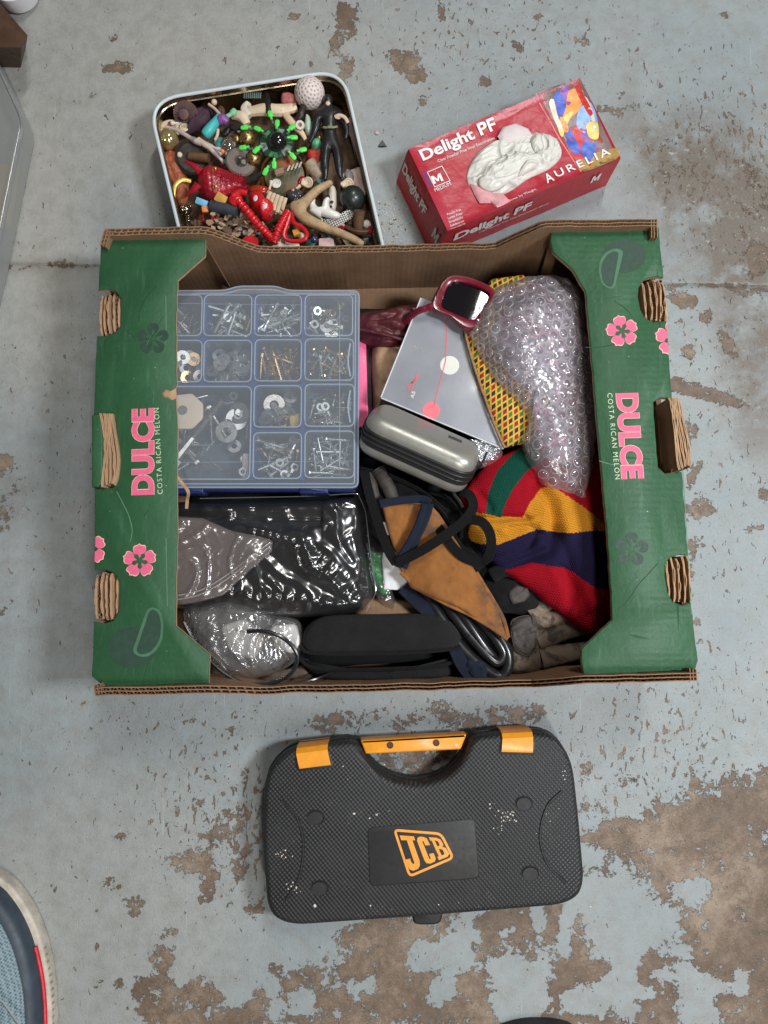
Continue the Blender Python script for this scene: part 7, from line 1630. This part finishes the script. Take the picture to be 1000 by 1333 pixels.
# brass filigree balls, lens, ring
for (a, r_, lb) in (((322, 180), 1.25, 'brass filigree ball with round holes left of the black dome'), ((330, 207), 1.1, 'smaller brass filigree ball below the first one')):
    m = M(); c = P(*a, 4.3); m.ball(c, r_, 24); t = thing('filigree_ball', lb, 'brass ball', tuple(c)); obj('shell', m, tm('aged_brass', (.42, .28, .11), .35, metal=.9, var=.4, vs=100), t)
    for k in range(26):
        zz = 1 - (k + .5) / 14.0
        if zz < -.2: break
        a2 = k * 2.4; s_ = math.sqrt(max(0, 1 - zz * zz)); n_ = Vector((s_ * math.cos(a2), s_ * math.sin(a2), zz)); m = M(); m.ball(c + n_ * (r_ + .005), (.17, .17, .05), 8, mat=Vector((0, 0, 1)).rotation_difference(n_).to_matrix().to_4x4()); obj('hole', m, KBLACK, t)
m = M(); m.ball(P(296, 188, 4.3), (.95, 1.1, .45), 20); one('glass_lens', m, film('lens_glass', tint=(.6, .55, .45), haze=.12, gloss=.2, edge=.6, hcol=(.4, .35, .28)), 'smoky glass pebble between doll and lime-paddled toy', 'glass pebble')
m = M(); m.lathe(P(313, 212, 4.4), [(.8, 0), (2.0, 0), (2.1, .25), (1.9, .5), (.9, .5), (.75, .2), (.8, 0)], 30, mat=Matrix.Rotation(.3, 4, 'Y')); one('grey_ring', m, tm('taupe_rubber', (.14, .11, .095), .5, var=.3), 'flat taupe ring behind the nose of the red dragon head', 'ring')
# red dragon head
dg_ = thing('dragon_head', 'glossy red plastic dragon head with gold eyes at the left of the tin', 'toy head', tuple(P(285, 235, 4)))
def scaly(x, y, t): return .10 * abs(math.sin(x * 4.5)) * abs(math.sin(y * 4.5 + (int(x * 4.5 / PI) % 2) * 1.5)) + .25 * math.exp(-((PX((x, y, 6))[1] - (231 + (PX((x, y, 6))[0] - 280) * .1)) / 6) ** 2)
m = M(); m.dome(pd([(254, 228), (256, 219), (266, 212), (278, 211), (292, 214), (306, 216), (316, 221), (320, 229), (318, 237), (308, 243), (296, 252), (284, 257), (272, 256), (262, 250), (255, 240)], 160, 5.5), 3.6, lambda x, y: 6.6 - .045 * max(0, PX((x, y, 6))[0] - 270), 44, 2.4, 2, hf=scaly); obj('skull', m, REDD, dg_, sharp=None)
for pts in ([(262, 224, 6.0), (254, 217, 6.2), (246, 212, 6.2), (240, 209, 6.0)], [(258, 240, 6.0), (252, 247, 5.9), (246, 252, 5.6), (241, 256, 5.2)]): m = M(); q = spline([P(*p) for p in pts], 5); m.tube(q, [.55 * (1 - i / len(q)) + .06 for i in range(len(q))], 10, flat=.6); obj('horn', m, REDD, dg_)
for a in ((279, 220), (280, 243)):
    m = M(); m.ball(P(*a, 6.35), (.42, .26, .2), 12, mat=Matrix.Rotation(.5, 4, 'Z')); obj('eye', m, tm('toy_gold', (.60, .36, .08), .3, metal=.6), dg_); m = M(); m.ball(P(*a, 6.55), (.13, .2, .08), 8); obj('pupil', m, KBLACK, dg_)
for k in range(9): m = M(); x = 289 + k * 3.1; m.tube(spline([P(x, 226, 6.3 - k * .13), P(x + .8, 231, 6.55 - k * .14), P(x, 237, 6.3 - k * .14)], 4), .09, 6); obj('snout_ridge', m, REDD, dg_)
# polka dot bow
bo_ = thing('polka_dot_bow', 'red plastic bow with white dots right of the slate tube', 'toy bow', tuple(P(338, 264, 4)))
m = M(); m.dome(pd([(322, 252), (326, 245), (334, 244), (341, 249), (347, 256), (355, 260), (357, 270), (350, 279), (341, 280), (335, 272), (326, 265)], 90, 5.5), 4.0, 6.1, 22, 2.6, 2, hf=lambda x, y, t: .15 * nz(x, y, 3, .7)); obj('bow', m, REDP, bo_, sharp=None)
for a in ((332.5, 258), (345, 268)): m = M(); m.ball(P(*a, 6.02), (.36, .44, .12), 16, mat=Matrix.Rotation(-.4, 4, 'Y')); obj('white_dot', m, tm('toy_white', (.75, .72, .68), .35), bo_)
# red coil
cr = thing('red_coil_toy', 'red ribbed plastic coil bent like an elbow at the front of the tin', 'toy', tuple(P(345, 290, 4)))
def ribbed(pts, r, n_r, mt, par, nm='coil'):
    q = spline([P(*p) for p in pts], 14); L = len(q); m = M(); m.tube(q, [r * (1 if math.sin(i * PI * 2 * n_r / L) > 0 else .74) for i in range(L)], 14); obj(nm, m, mt, par, sharp=60)
ribbed([(309, 260, 5.6), (322, 275, 5.9), (336, 292, 5.9), (350, 306, 5.8), (355, 314, 5.6)], .62, 16, REDP, cr)
ribbed([(357, 317, 5.6), (362, 300, 6.0), (369, 286, 6.1), (375, 275, 6.0)], .58, 10, REDP, cr)
m = M(); m.lathe(P(308, 262, 5.2), [(.01, 0), (.85, 0), (.95, .3), (.9, .6), (.55, .85), (.01, .9)], 20); m.tube(spline([P(303, 255, 5.8), P(312, 250, 6.0), P(322, 252, 5.9)], 5), .4, 10); obj('end_cap', m, REDP, cr)
m = M(); m.tube(spline([P(379, 278, 6.0), P(374, 292, 6.0), P(370, 308, 5.9), (P(380, 314, 5.8)), P(396, 312, 5.8), P(399, 303, 5.9), P(392, 295, 6.0), P(383, 290, 6.1), P(379, 278, 6.0)], 7), .3, 9); obj('loop', m, REDP, cr)
m = M(); m.box(P(386, 303, 5.2), (.9, .8, .5), Matrix.Rotation(.3, 4, 'Z')); one('orange_bead', m, tm('orange_bead', (.65, .26, .03), .4), 'square orange bead inside the red loop', 'bead')
m = M(); m.lathe(P(325, 317, 5.0), [(.01, .2), (1.0, .2), (1.2, 0), (1.2, -.5), (.01, -.5)], 20); one('bottle_top', m, REDP, 'round red cap half hidden by the back rim of the carton', 'cap')
# forked antler stick
an = thing('forked_antler', 'tan forked antler piece lying in the lower right of the tin', 'antler', tuple(P(420, 280, 4)))
ANT = tm('tan_antler', (.40, .27, .15), .65, var=.35, vs=60, bs=130, bd=.0014, vary2=((.17, .10, .055), 120, .62))
m = body_mesh([J_(386, 272, 5.6, .95, .8), J_(398, 262, 5.9, .72), J_(412, 248, 6.1, .6), J_(424, 241, 6.1, .5), J_(433, 237, 6.0, .42), J_(398, 285, 5.8, .85), J_(420, 295, 5.9, .7), J_(442, 303, 5.9, .6), J_(460, 311, 5.8, .58), J_(474, 319, 5.6, .5), J_(378, 268, 5.4, .6)], [(0, 1), (1, 2), (2, 3), (3, 4), (0, 5), (5, 6), (6, 7), (7, 8), (8, 9), (0, 10)]); obj('antler', m, ANT, an, sharp=None)
# white boots figurine
m = body_mesh([J_(412, 280, 5.0, .8), J_(408, 270, 5.2, .55), J_(406, 262, 5.4, .42), J_(410, 258, 5.6, .3), J_(424, 281, 5.1, .9), J_(425, 270, 5.3, .55), J_(424, 261, 5.5, .42), J_(429, 257, 5.6, .32), J_(436, 281, 5.1, .72), J_(444, 280, 5.0, .35)], [(0, 1), (1, 2), (2, 3), (0, 4), (4, 5), (5, 6), (6, 7), (4, 8), (8, 9)]); one('curly_figurine', m, tm('white_ceramic', (.66, .64, .60), .3, coat=.3, var=.1), 'white ceramic figurine with two curled tips inside the antler fork', 'figurine', sharp=None)
m = blob([(431, 240), (437, 244), (438, 262), (434, 275), (427, 268), (426, 252)], 3.6, 4.8, 3, .1); wp = thing('shell_plaque', 'pale shell plaque with black spots under the antler tip', 'plaque', tuple(P(432, 258, 3.6))); obj('plaque', m, tm('shell_white', (.60, .54, .46)), wp)
for a, r_ in (((427, 257), .38), ((432, 263), .25), ((431, 269), .2)): m = M(); m.ball(P(*a, 4.75), (r_, r_, .1), 12); obj('spot', m, KBLACK, wp)
m = blob([(372, 250), (384, 244), (396, 250), (398, 262), (386, 266), (374, 262)], 3.2, 4.6, 3, .2); one('dark_pebble', m, tm('slate_grey', (.04, .04, .045), .25, coat=.5, var=.6), 'glossy dark pebble above the antler fork', 'pebble')
# chequered ribbon
ck = bpy.data.materials.new('chequered_cloth'); nt = nodes(ck); k_ = N(nt, 'ShaderNodeTexChecker'); k_.inputs['Scale'].default_value = 460; nt.links.new(coords(nt, rot=(0, 0, .35)), k_.inputs[0]); k_.inputs[1].default_value = (.6, .58, .54, 1); k_.inputs[2].default_value = (.012, .012, .012, 1); b = N(nt, 'ShaderNodeBsdfPrincipled'); nt.links.new(k_.outputs[0], b.inputs['Base Color']); b.inputs['Roughness'].default_value = .8; finish(nt, b.outputs[0])
m = M(); m.ribbon(spline([P(415, 293, 4.2), P(430, 290, 4.6), P(445, 284, 4.7), P(460, 276, 4.3)], 5), 1.4, .08); one('chequered_ribbon', m, ck, 'black and white chequered ribbon between figurine and brown mushroom', 'ribbon')
# bottom bits
CH = [tm('wood_chip_pale', (.50, .36, .24), .8, var=.25, vs=80), tm('wood_chip_tan', (.33, .20, .12), .8, var=.3, vs=80), tm('wood_chip_dark', (.13, .08, .05), .8, var=.3)]
r = random.Random(9)
for k in range(46):
    if k < 38: px, py = r.uniform(268, 345), 0; py = 283 + (px - 268) * .25 + r.uniform(-10, 16)
    else: px, py = r.uniform(352, 380), r.uniform(255, 285)
    c = P(px, py, r.uniform(4.0, 5.2)); n_ = r.randint(4, 6); m = M(); a0 = r.uniform(0, 6); s_ = r.uniform(.35, .8)
    m.prism([(s_ * r.uniform(.6, 1.3) * math.cos(a0 + j * 2 * PI / n_), s_ * r.uniform(.4, .8) * math.sin(a0 + j * 2 * PI / n_)) for j in range(n_)], -.08, .08); m.xf(TR(c, r.uniform(0, 6), r.uniform(-.6, .6), r.uniform(-.6, .6)))
    one('bark_chip', m, CH[k % 3], ('pale', 'tan', 'dark')[k % 3] + ' splintered bark chip in the heap left of the red coil' if k < 38 else ('pale', 'tan', 'dark')[k % 3] + ' bark chip between the dotted bow and the antler', 'bark chip', group='bark chips in the front of the tin', smooth=False)
for k in range(5):
    a = P(352 + k * 5, 250 + k * 2, 4.6); b_ = P(346 + k * 5, 268 + k * 3, 4.8); m = M(); m.tube([a, a.lerp(b_, .5) + Vector((0, 0, .15)), b_], .3, 7, flat=.5); one('pale_wood_slat', m, tm('pale_slat', (.52, .40, .27), .7, var=.25), 'pale narrow wood slat fanned out right of the dotted bow', 'wood slat', group='pale wood slats by the bow')
def cubeobj(name, a, z, d, rot, mt, label, cat_): m = M(); m.slab(rpoly([(-d[0] / 2, -d[1] / 2), (d[0] / 2, -d[1] / 2), (d[0] / 2, d[1] / 2), (-d[0] / 2, d[1] / 2)], .12, 3), -d[2] / 2, d[2] / 2, .1, 2); m.xf(TR(P(*a, z), rot, .2, .2)); one(name, m, mt, label, cat_)
cubeobj('blue_brick', (263, 264), 4.6, (1.7, .9, .8), -.3, tm('toy_sky_blue', (.16, .42, .62), .4), 'sky blue plastic piece below the dragon head', 'toy brick')
cubeobj('orange_brick', (267, 273), 4.4, (.9, .8, .7), .2, tm('toy_orange', (.75, .22, .05)), 'small orange brick below the sky blue piece', 'toy brick')
cubeobj('yellow_block', (288, 259), 5.0, (1.6, 1.3, .8), -.5, tm('ochre_wood', (.50, .27, .05), .6, var=.3), 'ochre yellow wooden block under the dragon jaw', 'block')
m = M(); m.tube([P(275, 268, 4.6), P(310, 277, 4.9)], .85, 16); one('slate_tube', m, tm('slate_plastic', (.045, .05, .06), .45, var=.4), 'dark slate grey tube between ochre block and bark chips', 'tube')
m = M(); m.tube(spline([P(249, 236, 4.4), P(238, 234, 4.7), P(229, 240, 4.8), P(226, 252, 4.6), P(226, 264, 4.2)], 7), .3, 9, flat=.6); one('brass_bangle', m, tm('yellow_brass', (.55, .42, .10), .35, metal=.5), 'yellow brass bangle curving left of the dragon head', 'bangle')
m = body_mesh([J_(240, 268, 4.2, 1.1, 1.0), J_(243, 280, 4.2, .95, .9)], [(0, 1)]); m.ball(P(243, 276, 5.2), (.2, .3, .2), 8); 
for a in ((237, 269), (247, 268)): m.ball(P(*a, 5.0), (.32, .2, .15), 10)
for k in range(3): m.box(P(244, 281 + k * 3.0, 4.95), (.75, .13, .2))
one('metal_head', m, tm('dark_bronze', (.30, .26, .18), .18, metal=.95, var=.3), 'small shiny bronze head in the lower left of the tin', 'metal head', sharp=None)
m = M(); m.ball(P(409, 312, 5.2), .5, 16); one('blue_bead', m, tm('navy_bead', (.03, .04, .11), .15, coat=.7), 'dark navy round bead right of the red loop', 'bead')
for a, z, rot, mt, lb in (((425, 316), 4.6, .1, 'pink_white_card', 'pink printed paper scrap below the antler'), ((366, 318), 4.9, -.2, 'shell_white', 'white paper scrap below the red coil'), ((380, 320), 4.7, .3, 'ivory_plastic', 'crumpled cream paper scrap beside the blue bead'), ((440, 296), 4.0, .5, 'pink_white_card', 'rosy printed paper scrap beneath the chequered ribbon')):
    m = M(); m.slab(rpoly([(-1.1, -.7), (1.1, -.6), (1.0, .7), (-1, .6)], .2), -.06, .06, .03, 2); m.xf(TR(P(*a, z), rot, .1, .15)); one('paper_scrap', m, TT[mt], lb, 'paper scrap')
# ============================================================ THINGS AT THE EDGES OF THE FLOOR
# plastic tub corner at the upper left
tb = thing('plastic_tub', 'cloudy grey plastic tub with a tan patch inside at the left edge', 'plastic tub', tuple(P(-40, 230, 0)))
tbp = rpoly(PP([(-130, 50), (-14, 62), (30, 158), (-8, 345), (-30, 430), (-160, 420)], 4.0), [1, 1.5, 1.5, 1.5, 1, 1])
tbp = tbp if area2(tbp) > 0 else list(reversed(tbp))
m = M(); m.slab(tbp, .3, 4.0, .5, 4); obj('tub_body', m, film('cloudy_tub_plastic', tint=(.62, .66, .68), haze=.26, gloss=.08, edge=.3, rough=.2, hcol=(.46, .47, .45)), tb)
q = [Vector((p.x, p.y, 3.9)) for p in tbp]; m = M(); m.tube(q + [q[0]], .22, 7); obj('tub_rim', m, mat('grey_plastic_rim', (.22, .23, .23), .35), tb)
m = M(); m.slab(rpoly(PP([(-60, 200), (20, 214), (8, 290), (-70, 290)], 2.0), .3), .5, 1.8, .2, 2); obj('tan_sponge', m, mat('tan_filling', (.60, .42, .26), .8, var=.1), label='tan rectangular sponge inside the cloudy tub', cat='sponge')
m = M(); m.slab(rpoly(PP([(-160, 60), (-6, 72), (26, 160), (-3, 340), (-160, 410)], .4), .5), .08, .35, .1, 2); obj('tub_base', m, mat('grey_base_plastic', (.40, .40, .38), .5), tb)
# brown timber foot and white cup
m = M(); tp = PP([(-30, -20), (0, 4), (36, 46), (28, 62), (-40, 60)], 7.0); 
lo2 = PP([(-30, -10), (2, 18), (34, 60), (27, 88), (-40, 86)], .1)
m.rings([[v for v in lo2], [v for v in tp]], 0, True, True); obj('timber_foot', m, mat('dark_brown_wood', (.075, .038, .022), .55, var=.3, vs=30, bs=150, bd=.0008), smooth=False, label='dark brown painted timber foot in the top left corner', cat='furniture leg')
m = M(); m.lathe(P(28, -2, .1), [(.01, 0), (2.3, 0), (2.9, .5), (3.3, 2.2), (3.35, 3.2), (3.1, 3.3), (2.6, 2.0), (.01, 1.6)], 36); obj('white_bowl', m, mat('white_enamel', (.68, .68, .70), .22, coat=.4, var=.03), label='white enamel bowl cut off by the top left corner of the picture', cat='bowl')
# trainer at the lower left
sh_ = thing('training_shoe', 'blue-grey mesh trainer with red line and pale sole at the lower left', 'shoe', tuple(P(-20, 1260, 0)))
sp0 = [(-150, 1190), (-110, 1150), (-50, 1128), (0, 1142), (28, 1170), (48, 1208), (60, 1250), (66, 1290), (68, 1335), (70, 1390), (70, 1450), (-150, 1450)]
def inset(pts, d): o = pd(pts, 120, 2, True); o = o if area2(o) > 0 else list(reversed(o)); return offs(o, d)
sol = mat('pale_foam_sole', (.50, .45, .38), .7, var=.25, vs=50, bs=160, bd=.001)
m = M(); m.slab(inset(sp0, 0), .1, 2.2, .35, 4); obj('sole', m, sol, sh_, sharp=60)
so_ = inset(sp0, -.03)
for k in range(0, 120):
    pass
m = M(); i1 = inset(sp0, .75); m.rings([[(p.x, p.y, 2.1) for p in i1], [(p.x, p.y, 3.4) for p in i1], [(p.x, p.y, 4.2) for p in offs(i1, .35)], [(p.x, p.y, 4.6) for p in offs(i1, 1.2)]], 0, True, True); obj('rand', m, mat('slate_blue_overlay', (.035, .05, .07), .5, var=.2), sh_, sharp=70)
m = M(); i2 = inset(sp0, 1.75); m.dome(i2, 3.9, 6.4, 24, 3, 2, hf=lambda x, y, t: .15 * nz(x, y, 3, .3), skirt=.1)
msh = bpy.data.materials.new('blue_grey_mesh'); nt = nodes(msh); co = coords(nt, (1, 1, 1), (0, 0, .6)); vv = N(nt, 'ShaderNodeTexVoronoi'); vv.inputs['Scale'].default_value = 330; vv.inputs['Randomness'].default_value = .25; nt.links.new(co, vv.inputs[0])
cc = ramp(nt, vv.outputs['Distance'], [(.15, (.045, .075, .09)), (.4, (.13, .20, .24)), (.65, (.24, .31, .34))]); b = N(nt, 'ShaderNodeBsdfPrincipled'); nt.links.new(cc, b.inputs['Base Color']); b.inputs['Roughness'].default_value = .7; nt.links.new(bump(nt, vv.outputs['Distance'], .0008, .8), b.inputs['Normal']); finish(nt, b.outputs[0])
obj('upper', m, msh, sh_, sharp=None)
i3 = offs(i1, -.14); q = [Vector((p.x, p.y, 2.45)) for p in i3 if PX((p.x, p.y, 2.45))[1] > 1225 and p.x > P(0, 1300, 2).x]
q.sort(key=lambda v: v.y); m = M(); m.tube(q, .26, 8); obj('red_line', m, mat('red_piping', (.55, .01, .03), .4), sh_)
m = M(); m.tube([P(-20, 1285, 6.6), P(5, 1305, 6.6), P(30, 1340, 6.3)], .1, 6); obj('stitched_seam', m, mat('grey_thread', (.3, .33, .35), .6), sh_)
for k in range(14):
    p = P(57 + min(10, k * 1.6), 1236 + k * 9, 2.0); m = M(); m.box(p + Vector((-.15, 0, -.3)), (.6, .16, .5), Matrix.Rotation(.25, 4, 'Z')); obj('sole_groove', m, mat('groove_tan', (.34, .29, .23), .8) if k == 0 else bpy.data.materials['groove_tan'], sh_)
# dark shoe toe at the bottom edge
m = M(); m.dome(pd([(640, 1366), (655, 1352), (690, 1343), (730, 1344), (755, 1353), (775, 1380), (778, 1440), (770, 1520), (640, 1520), (630, 1440), (632, 1385)], 90, 3), .1, 4.6, 18, 2.6, 2); obj('dark_shoe_toe', m, mat('black_rubber_toe', (.02, .02, .022), .5, var=.2), label='black rounded shoe toe just entering at the bottom edge of the picture', cat='shoe')
# debris
m = M(); m.add([P(493, 190, .35), P(498, 183, .4), P(503, 190, .3), P(497, 192, .1), P(492, 191, .02), P(498, 182, .02), P(504, 191, .02)], [(0, 2, 1), (0, 3, 2), (0, 1, 5, 4), (1, 2, 6, 5), (2, 3, 6), (3, 0, 4)]); obj('black_stone_chip', m, KBLACK, smooth=False, label='small black triangular chip on the floor between tin and glove box', cat='chip')
m = M(); m.ball(P(491, 173, .2), (.35, .25, .18), 8); obj('pale_pebble', m, mat('pale_pinkish_stone', (.55, .42, .36), .7), label='tiny pale pink pebble above the black chip on the floor', cat='pebble')
r = random.Random(21); m = M()
for k in range(620):
    zone = r.random()
    if zone < .35: px, py = r.gauss(505, 14), r.gauss(300, 22)
    elif zone < .55: px, py = r.gauss(985, 20), r.gauss(300, 60)
    else: px, py = r.uniform(0, 1000), r.uniform(0, 1333)
    p = P(px, py, 0); s_ = r.uniform(.03, .11) * (1.4 if zone < .35 else 1)
    m.box((p.x, p.y, s_ * .4), (s_ * r.uniform(.8, 2), s_, s_ * .8), Matrix.Rotation(r.uniform(0, 3), 4, 'Z'), r.choice([0, 0, 1]))
obj('grit', m, [mat('pale_grit', (.50, .46, .40), .8), mat('brown_grit', (.15, .09, .05), .8)], smooth=False, label='scattered pale and brown grit on the painted floor', cat='grit', kind='stuff')
